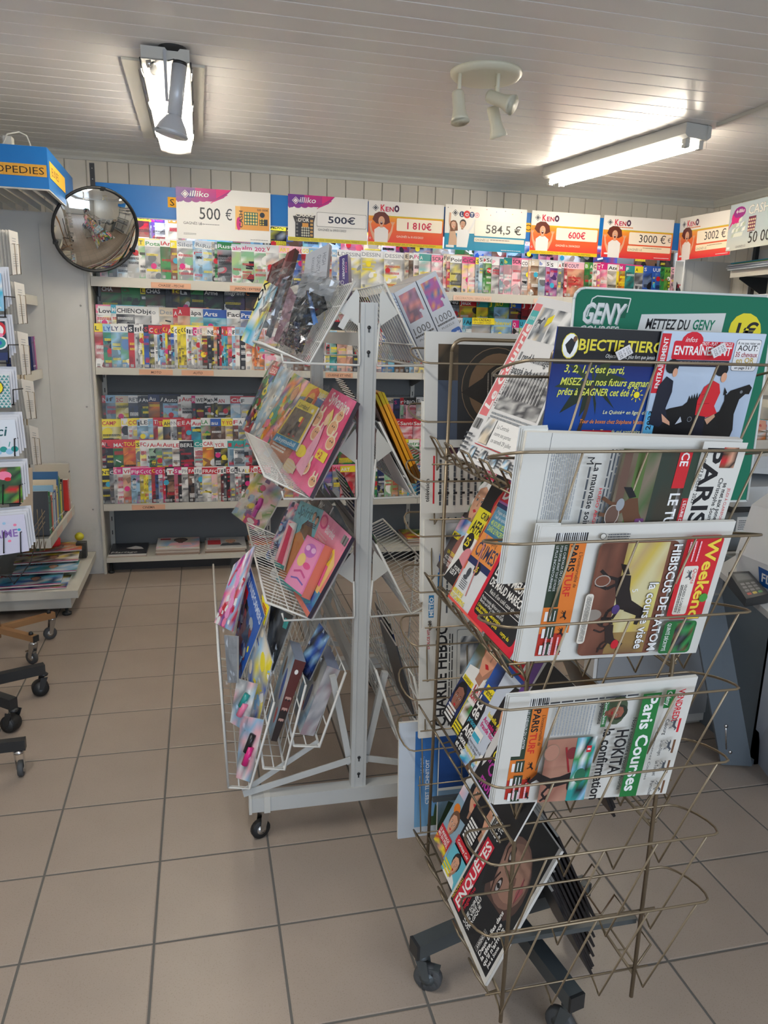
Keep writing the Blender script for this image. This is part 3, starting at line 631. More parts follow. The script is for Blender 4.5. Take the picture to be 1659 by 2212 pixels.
# ================================================================== convex mirror
t = thing('convex_mirror', (-.63, 5.02, 1.9), 'round convex security mirror with black rim hung at the left header', 'mirror')
mc = atY(208, 498, 5.0); nrm = Vector((.36, -.84, -.40)).normalized()
s1 = nrm.cross(Vector((0, 0, 1))).normalized(); s2 = s1.cross(nrm); rr = .245; sag = .06
m = MB(); rings = 10; seg = 48; vs = [mc+nrm*sag]
for j in range(1, rings+1):
    q = j/rings
    for k in range(seg): vs.append(mc + (s1*math.cos(2*math.pi*k/seg)+s2*math.sin(2*math.pi*k/seg))*rr*q*.97 + nrm*sag*(1-q*q))
fs = [(0, 1+k, 1+(k+1) % seg) for k in range(seg)]
for j in range(rings-1): fs += [(1+j*seg+k, 1+(j+1)*seg+k, 1+(j+1)*seg+(k+1) % seg, 1+j*seg+(k+1) % seg) for k in range(seg)]
m.add(vs, fs, None, True); m.build('mirror_glass', MIRROR, t)
MB().tube([mc + (s1*math.cos(2*math.pi*k/48)+s2*math.sin(2*math.pi*k/48))*rr for k in range(48)], .0085, 8, closed=True).build('rim', BLACKM, t)
MB().lathe(mc-nrm*.002, nrm, [(-.02, .001), (-.02, rr*.7), (-.002, rr*.98), (0, .001)], 32).build('back_shell', BLACKM, t)
for k in (1.65, 3.55, 5.9): c = mc + (s1*math.cos(k)+s2*math.sin(k))*rr; MB().obox(c-s1*.012-s2*.008-nrm*.004, s1*.024, s2*.016, nrm*.016).build('clip', BLACKM, t)
br = atY(198, 352, 5.1); b2 = mc + s2*.2
m = MB(); m.bar(br, (br.x+.0, 5.1, 2.34), .028, .005, up=(0, 1, 0)); m.build('bracket', BLACKM, t)
MB().tube([(br.x, 5.1, 2.34), (br.x+.02, 5.05, 2.28), mc-nrm*.015+s2*.1, mc-nrm*.015], .008, 8).build('arm', BLACKM, t)
for z in (.03, .09, .16): MB().lathe((br.x, 5.096, br.z-z), (0, -1, 0), [(0, .005), (.002, .004), (.003, .001)], 8).build('screw', CHROME, t)
MB().bar((br.x, 5.104, br.z-.14), (br.x, 5.2, br.z-.14), .02, .01).build('wall_arm', BLACKM, t)
# ================================================================== magazines on the back shelves
ORD = 'first second third fourth fifth sixth seventh eighth ninth tenth eleventh twelfth thirteenth fourteenth fifteenth sixteenth seventeenth eighteenth nineteenth twentieth'.split()
TENS = {2: 'twenty', 3: 'thirty', 4: 'forty', 5: 'fifty', 6: 'sixty', 7: 'seventy', 8: 'eighty', 9: 'ninety'}
def ordinal(n):
    if n <= 20: return ORD[n-1]
    t_, u_ = divmod(n, 10); return TENS[t_][:-1]+'ieth' if u_ == 0 else TENS[t_]+'-'+ORD[u_-1]
CN = dict(w='white', k='black', r='red', p='pink', m='magenta', y='yellow', o='orange', b='blue', c='turquoise', g='green', n='brown', s='skin-toned', e='grey', d='dark grey', t='teal', l='pale blue', v='violet', f='navy', a='beige', h='pale pink', q='leaf green')
def cover(bg, tc, title, body, h, W=.21, seed=0, plain=False):
    a = Art(W, h, body[0], seed); rn_ = a.rn; b0 = C(body[0]); g_ = sum(b0)/3
    cols = [b0, tuple(v*.72 for v in b0)] + [tuple(.55*p_+.3*q_+.15*g_ for p_, q_ in zip(C(x), b0)) for x in body[1:]]
    a.blur(0, 0, W, h*.8, cols, 5, 7)
    for k in range(3):
        a.ell(W*rn_.uniform(.05, .8), h*rn_.uniform(.15, .65), W*rn_.uniform(.05, .22), h*rn_.uniform(.05, .14), rn_.choice(cols), 9, rn_.uniform(0, 3))
    a.scatter(0, h*.05, W, h*.75, cols+[rn_.choice('wk')], 7, .13)
    a.rect(0, h*.81, W, h, bg)
    if title: a.text(title, .005, h*.845, h*.1, tc, bold=.03, width=min(W*.92, .022*len(title)))
    if plain: return a
    c = rn_.choice([x for x in 'wykr' if x != body[0]])
    for k in range(rn_.randint(2, 4)):
        y = h*rn_.uniform(.08, .7); a.para(.008, y, .008+W*rn_.uniform(.3, .6), y+h*.06, 2, c, fill=.6)
    if rn_.random() < .35: a.ell(W*rn_.uniform(.1, .3), h*rn_.uniform(.3, .65), .018, .018, rn_.choice('yrmc'))
    a.bars(W*.04, .006, W*.14, .024)
    return a
HIDDEN = MB()
def row(shelf, rowname, Y, zb, zt, spec, x_px=True, lean=4, yaw=6, W=.205, px_y=None, xend=None, group=None, seed=0):
    """spec: 'x bg tc title body' per magazine, overlapping like shingles, each in front of the one on its left"""
    H = (zt-zb)/math.cos(R(lean)); items = []
    for ln in spec.strip().split('|'):
        f = ln.strip().split(' ')
        x = float(f[0]); X = atY(x, px_y, Y).x if x_px else x
        items.append((X, f[1], f[2], f[3].replace('_', ' ').replace('-', ''), f[4], len(f) > 5))
    n = len(items); last = {}
    num = 0
    for i, (X, bg, tc, ti, body, fl) in enumerate(items):
        dx = (items[i+1][0]-X) if i+1 < n else W
        th = max(.0012, min(.004, dx*.085)); hh = H*(1+random.Random(i*7+seed).uniform(-.025, .03)); wd = W if (xend is None or X+W < xend) else max(.05, xend-X)
        cy, sy = math.cos(R(yaw)), math.sin(R(yaw)); up = Vector((0, math.sin(R(lean)), math.cos(R(lean))))*hh
        bl = Vector((X, Y, zb)); br = bl + Vector((wd*cy, wd*sy, 0)); 
        nm = CN[bg]; art = cover(bg, tc, ti, body, hh, wd, seed*100+i)
        if fl or (dx < .0175 and i+1 < n):
            n_ = (br-bl).cross(up).normalized(); HIDDEN.add([bl, br, br+up, bl+up, bl-n_*th, br-n_*th, br+up-n_*th, bl+up-n_*th], [(0,1,2,3),(1,5,6,2),(0,3,7,4),(3,2,6,7),(7,6,5,4)], art.bg)
            print_on(HIDDEN, art, (bl, br, br+up, bl+up), n_); continue
        num += 1
        lab = f"{nm.replace(' ', '-')}-topped {CN[body[0]].replace(' ', '-') if CN[body[0]] != nm else 'plain'} magazine, {ordinal(num)} from the left in the {rowname} of the {shelf} shelf"
        sheet('magazine', [bl, br, br+up, bl+up], art, th, GLOSSY, None, lab, 'magazine', f'magazines in the {rowname} of the {shelf} shelf')
def fill(x0, x1, dx, pal, seed):
    rn_ = random.Random(seed); x = x0; o = []
    tt = ['AR', 'MAG', 'VIE', 'BIO', 'SU', 'LE', 'TOP', 'ART', 'MA', 'JEUX', 'GO', 'TV']
    while x < x1:
        b = rn_.choice(pal); t_ = rn_.choice([c for c in 'wkry' if c != b]); o.append(f"{x:.3f} {b} {t_} {rn_.choice(tt)} {''.join(rn_.choice('wnskeblrgpa') for _ in range(3))} F"); x += dx*rn_.uniform(.7, 1.35)
    return '|'.join(o)
def pxrow(spec, y, Y):
    out = []
    for ln in spec.strip().split('|'):
        f = ln.strip().split(' '); f[0] = f'{atY(float(f[0]), y, Y).x:.4f}'; out.append(' '.join(f))
    return '|'.join(out)
S = 'lower'
a_ = pxrow('216 y k ENT kfw|239 d w C enk|248 p w CC wek|255 m w W wsm|268 w r VF sna|285 m w FE lll|296 m w F llm|304 m w C yna|312 m w C yyw|317 m w C ywy|322 m w C lyw|329 r y C rrn|337 m w O fbe|344 m w O wfb|353 r w T rpm|359 k w O kdk|363 w r Tele nks|378 m w SD pns|386 m w I kdn|394 w e PHO wkk|408 r w FAM kns|421 w e F eke|426 w e F ewk|431 w e F eek|438 r w FRA wke|458 r w FOR wps|471 w r F akn|478 w k E rkn|484 w k E dwk|490 r w D kkr|498 w k G edw|508 k w L wkk|515 w k L wkw|522 w k A kww|529 w y LE kkd|540 r w JO wns|549 w r B ywk|558 r w C kwn', 1086, 5.225)
b_ = fill(.42, .98, .055, 'wrykpm', 5); c_ = pxrow('803 w r N gts|815 f y LES fwy|830 w g S wqg|846 w q J sgq|860 k w C kna|868 r w M wso|880 m w V cly|890 y k A cyb|900 b w M fcb|912 m w T pmw', 1060, 5.225); d_ = fill(1.62, 2.3, .09, 'wrykpm', 6)
row(S, 'front row', 5.222, .484, .722, '|'.join((a_, b_, c_, d_)), False, seed=1)
a_ = pxrow('217 r w AU krk|228 r k L kdk|244 r w MAXI gen|266 r y TOUT oro|293 y k S wyk|302 w r FOR wye|316 w r Au wel|322 w r Auto gwe|336 w r Au egk|350 w r Auto ekl|372 w r LE wen|388 k w BERL dkr|419 t w Col wet|438 w r CAR oyn|463 w r YO kwe|477 w r R kyd|492 t r l lek|505 t r Auto elw|528 t r Auto elw|545 w r A nke', 980, 5.29)
b_ = fill(.44, .98, .08, 'wrykte', 15); c_ = pxrow('820 w g GU wgq|845 f w Mi fcw|862 w r Ma wpr|868 y k Petit ghp|882 w g etra gqw|906 p w Hap pwp', 1010, 5.29); d_ = fill(1.65, 2.3, .12, 'wrykte', 16)
row(S, 'second row', 5.29, .632, .895, '|'.join((a_, b_, c_, d_)), False, seed=2)
a_ = pxrow('219 y r CAMP yww|262 w y Lavie wmr|276 y r CH wed|285 y r CH wed|296 l k I llf|302 w k LES llf|320 l e F lle|331 r w TR rkw|341 r y TU wyk|352 y k AH keo|368 w e N wke|374 w e N ekw|382 r w ES nke|392 r w Es rwk|400 r w Aut rwk|413 w r Auto ccb|434 w g LA gwp|455 b w au nkw|478 y r YO nak|487 y r YO ank|503 w r Fi nrk|515 w k A edw', 930, 5.355)
b_ = fill(.42, .98, .085, 'wrykle', 25); c_ = pxrow('838 y r TO rph|852 r w TO rha|864 r w Santé hrw|893 r w Sant hrw|912 r w San hwr', 935, 5.355); d_ = fill(1.65, 2.3, .12, 'wrykle', 26)
row(S, 'third row', 5.355, .772, 1.036, '|'.join((a_, b_, c_, d_)), False, seed=3)
a_ = pxrow('220 r w N nkk|228 l k if lek|249 a r 2C ywd|277 w d RETR dkf|298 k w A kdk|305 k w Av kgn|320 f w Au okn|345 k w Au dkk|352 k w Auto lky|384 w r A wwk|391 w r Aut wew|414 m w R deb|422 w k WER krk|440 w k MO kyk|447 w k MO dky|455 w k NO kyk|462 w k MO kyk|470 w r AN kyd|498 r w Ciffz lew|520 w k F ewl', 880, 5.42)
b_ = fill(.42, .98, .09, 'wrkfea', 35); c_ = pxrow('829 a k nelle pha|851 f m S fvk|865 r w rt wgk|873 k w HB hpk|878 k w BIO hpk|900 w k E awe|912 w k E awe', 890, 5.42); d_ = fill(1.65, 2.3, .12, 'wrkfea', 36)
row(S, 'back row', 5.425, .922, 1.187, '|'.join((a_, b_, c_, d_)), False, seed=4)
S = 'middle'
a_ = pxrow('208 y k L rwn|226 l b LY trg|243 w f LY lfg|263 w f LY lbg|280 k w S rrr|293 w k FI wek|299 w k F ekw|304 w k F wyk|309 w k C yew|313 k r S bbf|324 r w C dyb|335 r y G wne|342 r k G llb|347 r k G lbl|353 r y G lbe|359 r y A yke|364 r w A nek|371 y k G bye|378 w k G wee|385 y k G yny|392 y k G yny|398 y k G yny|404 w k I www|409 w k I ewe|414 w e I wew|419 m w Q ewk|427 h e E wee|433 h e E ewa|438 a w HAR nkr|449 w k N kek|457 w k E kyk|463 o w me aok|470 r w M kkr|475 k k I rkr|480 r w H cmc|484 r g H cly|488 r y H ctb|493 p w A sbm|502 w k F llw|509 l e I wkw|519 l e A kkd|531 w e P aws|545 w o A onw|550 w o A own|555 w o A oow|561 h o A onh|572 w r B wpe', 800, 5.225)
b_ = fill(.57, .86, .05, 'wlhoea', 45); c_ = pxrow('700 w r T wrk|712 l w A tlw|728 a s L sha|748 h w A sah|762 k w G dkk|772 w r M wrk|783 w e P wsa|806 w e M wsa|813 h w M hsw|824 w b M blw|832 w k P elw|838 c b M cbl|852 w n C nka|862 w n C nka|874 k f M kfl|884 w l V lwf|894 y k M ayn|905 y k M ayn|915 w r G wgq', 805, 5.225); d_ = fill(1.57, 2.35, .09, 'wlhorea', 46)
row(S, 'front row', 5.222, 1.38, 1.652, '|'.join((a_, b_, c_, d_)), False, W=.2, seed=5)
a_ = pxrow('207 p w Cheval wnp|212 w k Love wwy|240 c w MOTO wyw|251 w k CHIEN kwn|291 w k Objectif wke|327 w e o wew|344 a e Dessin aea|374 r w A rra|384 r w A san|411 w k àpa wct|439 b w Arts clw|490 w k Faci wlk|520 b w Pra wfk|545 w k Art kwl', 690, 5.295)
b_ = fill(.48, 1.5, .11, 'wrykbl', 55); c_ = pxrow('975 r w N wpk|990 w k V hwe|1002 c k A lce|1007 c k Art lew|1022 w r mais wne|1064 l f L lyl|1070 l y bienvi lyb|1110 m w Q wpm|1125 c k U cwy|1140 y w T ypb', 685, 5.295)
row(S, 'second row', 5.295, 1.487, 1.768, '|'.join((a_, b_, c_)), False, seed=6)
a_ = pxrow('218 n w CHA gnk|262 g n Ch gkg|303 y k L gkd|314 k w CHAS nkg|357 k d M kdk|371 n y Ici kyn|388 k w La kyg|412 g k P kgk|440 k w Arme kdg|484 d w migrateurs kdv|530 k o C nok', 640, 5.375)
b_ = fill(.44, 1.5, .12, 'kngdf', 65); c_ = pxrow('972 k w Feu ekd|995 r w Jeux yrn|1032 t r 7 yog|1058 g y J gtk|1070 g y JEU lgy|1104 b y Je nbr|1130 r w J rkn|1145 r w J rnk', 650, 5.375)
row(S, 'back row', 5.378, 1.637, 1.905, '|'.join((a_, b_, c_)), False, seed=7)
S = 'top'
a_ = pxrow('215 p w V wep|232 w g J elg|252 w r M wel|275 w k B wle|300 y k T wqg|314 w g Potager eaw|347 w r lAnn gne|369 y w F nrs|383 w e Silence wgd|417 l w A llw|422 w e Rus lew|437 w e Rus lew|458 a e F eaw|464 e w I gwe|470 g w Rustica erk|501 w m alm wgq|521 w m alm wgq|549 w m 2023 wqg|575 w r V wse', 570, 5.228)
b_ = fill(.52, .92, .07, 'wwwhl', 75); c_ = pxrow('728 w k L wae|736 w e DESSIN wey|780 w e DESSIN wye|830 w e DESSIN wey|874 a k E ake|883 w k Po nwe|893 w m Po wyh|905 t w A wht|932 p k SCRAP hew|957 a k F wyr|964 a k F rwe|972 w k Point eyw|998 m k Car hya|1011 m k Car hya|1027 y k S ewl|1034 w k Se lew|1043 w r M gwe|1049 w k Scr qgw|1062 w p P ehw|1079 t k A ptl|1088 t y b hpt|1106 p k SCRA hew|1126 w k CO ehs|1141 a w S sna|1147 a w S nsa|1164 w b b elw|1179 w k S vhp|1188 w k S vhp|1205 w r A ewa|1213 w k E ewd|1219 h k E rnh|1226 h f COUT srn|1263 q w B gnk|1273 g w A gqw|1281 a k C wko|1290 m w T psh|1297 m w T psw|1313 w k Atelier aew|1333 a w M yhp|1338 m w M oyt|1352 t w F tnk|1372 y k A ewk|1391 b w S bek|1410 b w U bbc|1417 b w UFO bbl|1428 g k P gkd|1437 q k A qgq|1443 q k A qgk|1450 h k C hnk|1464 y k A kew', 600, 5.228)
row(S, 'front row', 5.226, 1.94, 2.185, '|'.join((a_, b_, c_)), False, W=.2, seed=8, xend=3.5)
a_ = pxrow('235 w k B ews|250 w b F hel|297 y k CYC rnk|322 y m Cy veg|327 m e Ch vkg|334 v m Ch wke|356 a w V aas|363 o w Art aas|392 w r EN wre|400 w m CON wre|428 l k EN lel|436 l y GUIDE lcl|500 l y GUIDE lcl|583 y k MERC kyw', 490, 5.325)
b_ = fill(.58, 1.5, .13, 'wklyp', 85); c_ = fill(1.6, 2.9, .14, 'whpme', 86); d_ = pxrow('1372 n w ART nkn|1428 o w ART knn|1440 n w ART knn', 560, 5.325)
row(S, 'back row', 5.325, 2.072, 2.345, '|'.join((a_, b_, c_, d_)), False, seed=9, xend=3.5)
tag(HIDDEN.build('magazine_row', GLOSSY, None, True), 'magazines filling the back shelves between and behind the racks', 'magazines', kind='stuff')
# extra header stickers and the yellow gift banner
a = Art(.17, .045, 'y'); a.text('EN CADEAU', .012, .022, .017, 'k', bold=.02); a.text('UN NUMÉRO OFFERT', .012, .006, .01, 'n', bold=.01)
p_ = atY(1020, 700, 5.285); sheet('gift_banner', [p_, p_+Vector((.17, 0, 0)), p_+Vector((.17, .006, .045)), p_+Vector((0, .006, .045))], a, .001, MATTE, None, 'yellow banner reading EN CADEAU above the middle shelf magazines', 'banner')

# piles lying on the base shelf
PILES = [(-.635, -.37, 'dn', 'bmk', 'Lave', 'dark bridal magazine on top of leftmost floor pile'), (-.33, -.02, 'wn', 'lsn', 'MA', 'magazine showing woman in pink on top of second floor pile'), (.005, .3, 'ew', 'rew', 'luxe', 'red and grey magazine on top of third floor pile'), (.31, .6, 'wo', 'orw', 'OK', 'orange and red food magazine on top of fourth floor pile'), (1.46, 1.75, 'wy', 'ryg', 'Vie', 'colourful recipe magazine on top of floor pile seen through the rack')]
rn = random.Random(9)
for k, (xa, xb, edge, body, ti, lab) in enumerate(PILES):
    n = (3, 8, 7, 8, 9)[k]; z = .1155
    for j in range(n):
        th = .0058; dx, dy = rn.uniform(-.006, .006), rn.uniform(-.006, .006); wd = xb-xa-.02; y0 = 5.205; dp = .275
        cor = [(xa+dx, y0+dy, z+th), (xa+wd+dx, y0+dy*.5, z+th), (xa+wd+dx, y0+dp+dy, z+th), (xa+dx, y0+dp+dy, z+th)]
        if j == n-1:
            a = Art(wd, dp, body[0], k); a.blur(0, 0, wd, dp, body+edge, 5, 5)
            if k == 0: a.rect(0, 0, wd, dp, rgb(50, 50, 54)); a.poly([(.1, .15), (.16, .2), (.2, .17), (.22, .12), (.15, .12)], 'w'); a.text('Mariage', .01, .03, .04, 'w', shear=.2)
            elif k == 1: a.blur(0, 0, wd, dp, 'lhwa', 4, 4); a.head(.16, .19, .05, 'n', 'k', top='h'); a.rect(.02, .21, .09, .25, 'r'); a.text('luxe', .02, .02, .03, 'y')
            elif k == 2: a.rect(0, 0, wd, dp, rgb(190, 190, 190)); a.rect(.01, .08, .1, .2, 'r'); a.head(.17, .16, .045, 's', 'a', top='d'); a.text('Luxe', .02, .22, .03, 'r', bold=.03)
            elif k == 3: a.rect(.02, .12, .14, .25, 'r'); a.ell(.15, .12, .05, .035, 's'); a.ell(.05, .03, .03, .018, 'r')
            sheet('magazine', cor, a, th, GLOSSY, None, lab, 'magazine', 'magazine piles on the base shelf')
        else:
            a = Art(wd, dp, rgb(200, 190, 180)); sheet('magazine', cor, a, th, MATTE, None, 'one of the lower magazines in the '+('leftmost', 'second', 'third', 'fourth', 'rightmost')[k]+' pile on the back base shelf', 'magazine', 'lower magazines in the '+('leftmost', 'second', 'third', 'fourth', 'rightmost')[k]+' base shelf pile', edge=rgb(*rn.choice([(196,186,176),(168,150,136),(210,205,200),(150,120,100)])))
        z += th+.0006
# ================================================================== white wire rack on wheels
YN, YR, XC = 2.2, 3.2, .477
def mir(x, s): return x if s < 0 else 2*XC-x
rack = thing('wire_rack', (XC, 2.7, 0), 'white double-sided wire display rack on castors in the middle of the floor', 'rack')
def caster(parent, x, y, zt, r, wm, wd=.022, ang=0., brake=False, fork=CHROME, hood=False):
    parent = subthing('castor', (x, y, 0), parent); d = Vector((math.cos(ang), math.sin(ang), 0)); s = Vector((-d.y, d.x, 0)); c = Vector((x, y, r)) - d*r*.5; top = Vector((x, y, zt))
    m = MB(); m.lathe(c-s*wd/2, s, [(0, .001), (0, r*.55), (.0, r*.9), (wd*.15, r), (wd*.85, r), (wd, r*.9), (wd, r*.55), (wd, .001)], 20); m.build('wheel', wm, parent)
    m = MB(); m.lathe(c-s*(wd/2+.001), s, [(0, .001), (0, r*.5), (wd+.002, r*.5), (wd+.002, .001)], 14); m.build('hub', fork, parent)
    m = MB()
    for q in (-1, 1):
        o = s*q*(wd/2+.004); p = [c+o-d*.008, c+o+d*.01, top-Vector((0,0,.012))+o+d*.014, top-Vector((0,0,.012))+o-d*.016]; m.add(p+[v+s*q*.002 for v in p], [(0,1,2,3),(4,5,6,7),(0,1,5,4),(1,2,6,5),(2,3,7,6),(3,0,4,7)])
    m.lathe(top-Vector((0,0,.014)), (0,0,1), [(0, .001), (0, .017), (.006, .02), (.014, .012), (.014, .001)], 12); m.build('fork', fork, parent)
    if hood: MB().lathe(c-s*(wd/2+.003), s, [(0, .001), (0, r*.86), (wd+.006, r*.86), (wd+.006, .001)], 16).build('hood', BLACKM, parent)
    if brake: MB().obox(c-d*.03-s*.012+Vector((0,0,r*.8)), d*.05, s*.024, (0,0,.004)).build('brake_lever', fork, parent)
for y in (YN, YR):
    m = MB(); m.box((XC-.025, y, .165), (XC+.025, y+.006, 1.725)); m.box((XC-.025, y+.006, .165), (XC-.021, y+.035, 1.725)); m.box((XC+.021, y+.006, .165), (XC+.025, y+.035, 1.725))
    m.box((XC-.015, y-.0015, .17), (XC-.013, y, 1.72)); m.box((XC+.013, y-.0015, .17), (XC+.015, y, 1.72)); m.build('post', RACKW, rack)
    for z in (1.655, 1.585, .275, .215):
        MB().lathe((XC, y-.001, z), (0, -1, 0), [(0, .0055), (.0008, .0055), (.0009, .001)], 10).build('keyhole', BLACKM, rack); MB().box((XC-.0022, y-.0018, z-.014), (XC+.0022, y-.001, z)).build('keyhole', BLACKM, rack)
    m = MB(); m.box((.12, y-.008, .118), (.834, y+.04, .168)); m.build('base_beam', RACKW, rack)
    for x in (.117, .828): MB().box((x, y-.011, .114), (x+.009, y+.043, .172)).build('end_cap', WHITE, rack)
    for x in (.165, .79): MB().box((x, y-.011, .114), (x+.02, y+.043, .172)).build('clamp', WHITE, rack)
    for s_ in (-1, 1):
        MB().bar((mir(.1, s_), y+.012, .178), (mir(.452, s_), y+.012, .262), .004, .022).build('brace', RACKW, rack)
        MB().bar((mir(.1, s_), y+.02, .182), (mir(.345, s_), y+.02, .335), .004, .018).build('brace', RACKW, rack)
        MB().bar((mir(.452, s_), y+.03, .24), (mir(.39, s_), y+.03, .56), .02, .02).build('strut', RACKW, rack)
for x in (.17, .785):
    for y in (YN+.015, YR+.015): caster(rack, x, y+.02, .118, .033, RUBBER, .022, .4)
for z in (1.62, .55, .2): MB().box((XC-.012, YN+.03, z-.02), (XC+.012, YR, z+.02)).build('long_rail', RACKW, rack)
def rot(p, y): return Vector((p[0], y, p[1]))
def basket(prof, s, n=28, r=.0019, rails=()):
    """wires along the profile every few centimetres, rails along the length"""
    g = MB(); prof = [(mir(a, s), b) for a, b in prof]
    for k in range(n+1): g.tube([rot(p, YN+.01+(YR-YN-.02)*k/n) for p in prof], r, 5)
    o = g.build('wire_grid', WIREW, rack); o['kind'] = 'stuff'
    for i in range(len(prof)-1):
        for q in ((0, .28, .72) if i == 0 else (.5,)):
            a = prof[i]; b = prof[i+1]; p = (a[0]+(b[0]-a[0])*q, a[1]+(b[1]-a[1])*q-.003); MB().tube([rot(p, YN+.005), rot(p, YR-.005)], .0025, 6).build('rail', WIREW, rack)
    for p in prof[1:]: MB().tube([rot(p, YN), rot(p, YR)], .004, 8).build('rail', WIREW, rack)
    for y in (YN, YR): MB().tube([rot(p, y) for p in prof], .004, 8).build('end_frame', WIREW, rack)
TP = [((.435, 1.782), (.304, 1.547), (.173, 1.602)), ((.439, 1.382), (.315, 1.15), (.176, 1.223)), ((.439, 1.003), (.318, .767), (.177, .833))]
for s_ in (-1, 1):
    for P_, V_, Q_ in TP:
        basket((P_, V_, Q_), s_)
        for y in (YN+.002, YR-.004):
            t3 = [(P_[0]+.004, P_[1]-.02), (P_[0]-.045, P_[1]-.085), (XC-.03, P_[1]-.125), (XC-.03, P_[1]-.035)]
            v = [rot((mir(a, s_), b), y) for a, b in t3]; MB().add(v+[p+Vector((0, .002, 0)) for p in v], [(0,1,2,3),(7,6,5,4),(0,1,5,4),(1,2,6,5),(2,3,7,6),(3,0,4,7)]).build('side_bracket', WHITE, rack)
            MB().tube([rot((mir(a, s_), b), y-.003) for a, b in ((.225, V_[1]+.028), (.23, V_[1]+.004), (.45, V_[1]), (.452, V_[1]+.012), (.447, V_[1]+.12))], .0035, 6).build('end_loop', WIREW, rack)
    basket(((.428, .583), (.345, .327), (.262, .34)), s_, 14); basket(((.3, .55), (.232, .258), (.165, .27)), s_, 14)
    basket(((.2, .5), (.121, .202), (.053, .216)), s_, 14); 
    g = MB(); 
    for k in range(24): z = .216+k*.0196; g.tube([(mir(.052-.02*(z-.216)/.45, s_), YN, z), (mir(.052-.02*(z-.216)/.45, s_), YN+.95, z)], .0018, 5)
    g.build('wire_grid', WIREW, rack)['kind'] = 'stuff'
    for y in (YN, YN+.3, YN+.63, YN+.95): MB().tube([(mir(.053, s_), y, .214), (mir(.032, s_), y, .668)], .004, 8).build('end_frame', WIREW, rack)
    MB().tube([(mir(.032, s_), YN, .668), (mir(.032, s_), YN+.95, .668)], .004, 8).build('rail', WIREW, rack)
MB().obox(Vector((.385, YN-.004, 1.655)), (.02, 0, .036), (.016, 0, -.009), (0, -.0012, 0)).build('price_holder', WHITE, rack)

# ---------------------------------------------------------------- goods leaning in the left baskets
def planes(t, off=.006):
    P_, V_, Q_ = TP[t]; u = Vector((P_[0]-V_[0], 0, P_[1]-V_[1])).normalized(); n = Vector((-u.z, 0, u.x)); w_ = Vector((Q_[0]-V_[0], 0, Q_[1]-V_[1])).normalized(); m_ = Vector((w_.z, 0, -w_.x))
    V3 = Vector((V_[0], 0, V_[1])); return V3, n, m_, u
def lean_quad(t, bl, br, tr, tl, d0=.012, d1=None):
    """corner pixels on the basket: bottom edge on the tray, top against what stands behind"""
    V3, n, m_, u = planes(t); d1 = d0 if d1 is None else d1
    TR = onP(*tr, V3+n*d0, n); BR = onP(*br, V3+n*d0, n); BL = onP(*bl, V3+n*d1, n)
    nn = (BR-BL).cross(TR-BR); TL = onP(*tl, BR, nn); return BL, BR, TR, TL
WR = 0
def wrap(parent, cor, seed, pad=.012, amp=.006, lift=.006, film_=None):
    """crinkled clear bag over a printed face"""
    bl, br, tr, tl = [Vector(p) for p in cor]; ex = (br-bl).normalized(); ey = (tl-bl).normalized(); n = ex.cross(ey); rn_ = random.Random(seed); N = 12; vs = []
    bl = bl-ex*pad-ey*pad*.4; br = br+ex*pad-ey*pad*.4; tr = tr+ex*pad+ey*pad*2; tl = tl-ex*pad+ey*pad*2
    for j in range(N+1):
        for i in range(N+1):
            u, v = i/N, j/N; e = math.sin(math.pi*u)*math.sin(math.pi*v)
            vs.append((bl*(1-u)+br*u)*(1-v)+(tl*(1-u)+tr*u)*v + n*(lift*(.4+e)+rn_.uniform(0, amp)) + ex*rn_.uniform(-.004, .004)*(1 if i in (0, N) else 0)+ey*rn_.uniform(-.006, .006)*(1 if j == N else 0))
    m = MB(); fs = []
    for j in range(N):
        for i in range(N):
            a = j*(N+1)+i; q = [a, a+1, a+N+2, a+N+1]
            fs += [(q[0], q[1], q[2]), (q[0], q[2], q[3])] if (i+j) % 2 else [(q[0], q[1], q[3]), (q[1], q[2], q[3])]
    return m.add(vs, fs).build('plastic_wrap', film_ or FILM, parent)
def item(name, cor, art, th, lab, cat, group=None, wrap_=False, seed=0, m=None, **k):
    o = sheet(name, cor, art, th, m or GLOSSY, None, lab, cat, group, **k)
    if wrap_: wrap(o, cor, seed)
    return o
GC = 'bagged comics and magazines in the white wire rack'
# top tier, left: boxes and boards behind a big clear bag
V3, n0, _, u0 = planes(0)
NB = Vector((-.52, -.8, .3)).normalized(); PB = Vector((.36, 2.55, 1.7))
def px_box(name, q, d, th, art, lab, cat, ext=0, **k):
    c = [onP(*p, PB+n0*d, NB) for p in q]; c[0] = c[0]-u0*ext; c[1] = c[1]-u0*ext; k.setdefault('edge', tuple(v*.8 for v in art.bg))
    return item(name, c, art, th, lab, cat, **k)
a = Art(.1, .3, rgb(96, 40, 38)); a.rect(.045, 0, .1, .3, rgb(70, 24, 24)); a.rect(.03, .27, .1, .3, rgb(120, 60, 55))
px_box('folder_box', [(598, 590), (625, 574), (614, 557), (587, 572)], .03, .03, a, 'maroon box end standing left of all above the clear bag', 'box', ext=.14)
a = Art(.1, .3, rgb(90, 34, 34)); a.rect(.0, 0, .03, .3, rgb(140, 80, 76))
px_box('folder_box', [(629, 564), (660, 557), (638, 536), (620, 546)], .035, .03, a, 'taller maroon box standing between the smaller one and grey card', 'box', ext=.16)
a = Art(.1, .2, rgb(178, 180, 184)); 
for k, (tx, hh) in enumerate((('HIGH', .016), ('QUALITY', .016), ('EXCELLENT', .009))): a.text(tx, .075-.022*k, .17, hh, rgb(110, 112, 118), rot=-90, width=.05+.02*k)
px_box('puzzle_box', [(682, 590), (735, 572), (712, 526), (661, 550)], .02, .02, a, 'pale grey puzzle box lettered HIGH QUALITY at top of the wire rack', 'box', ext=.1)
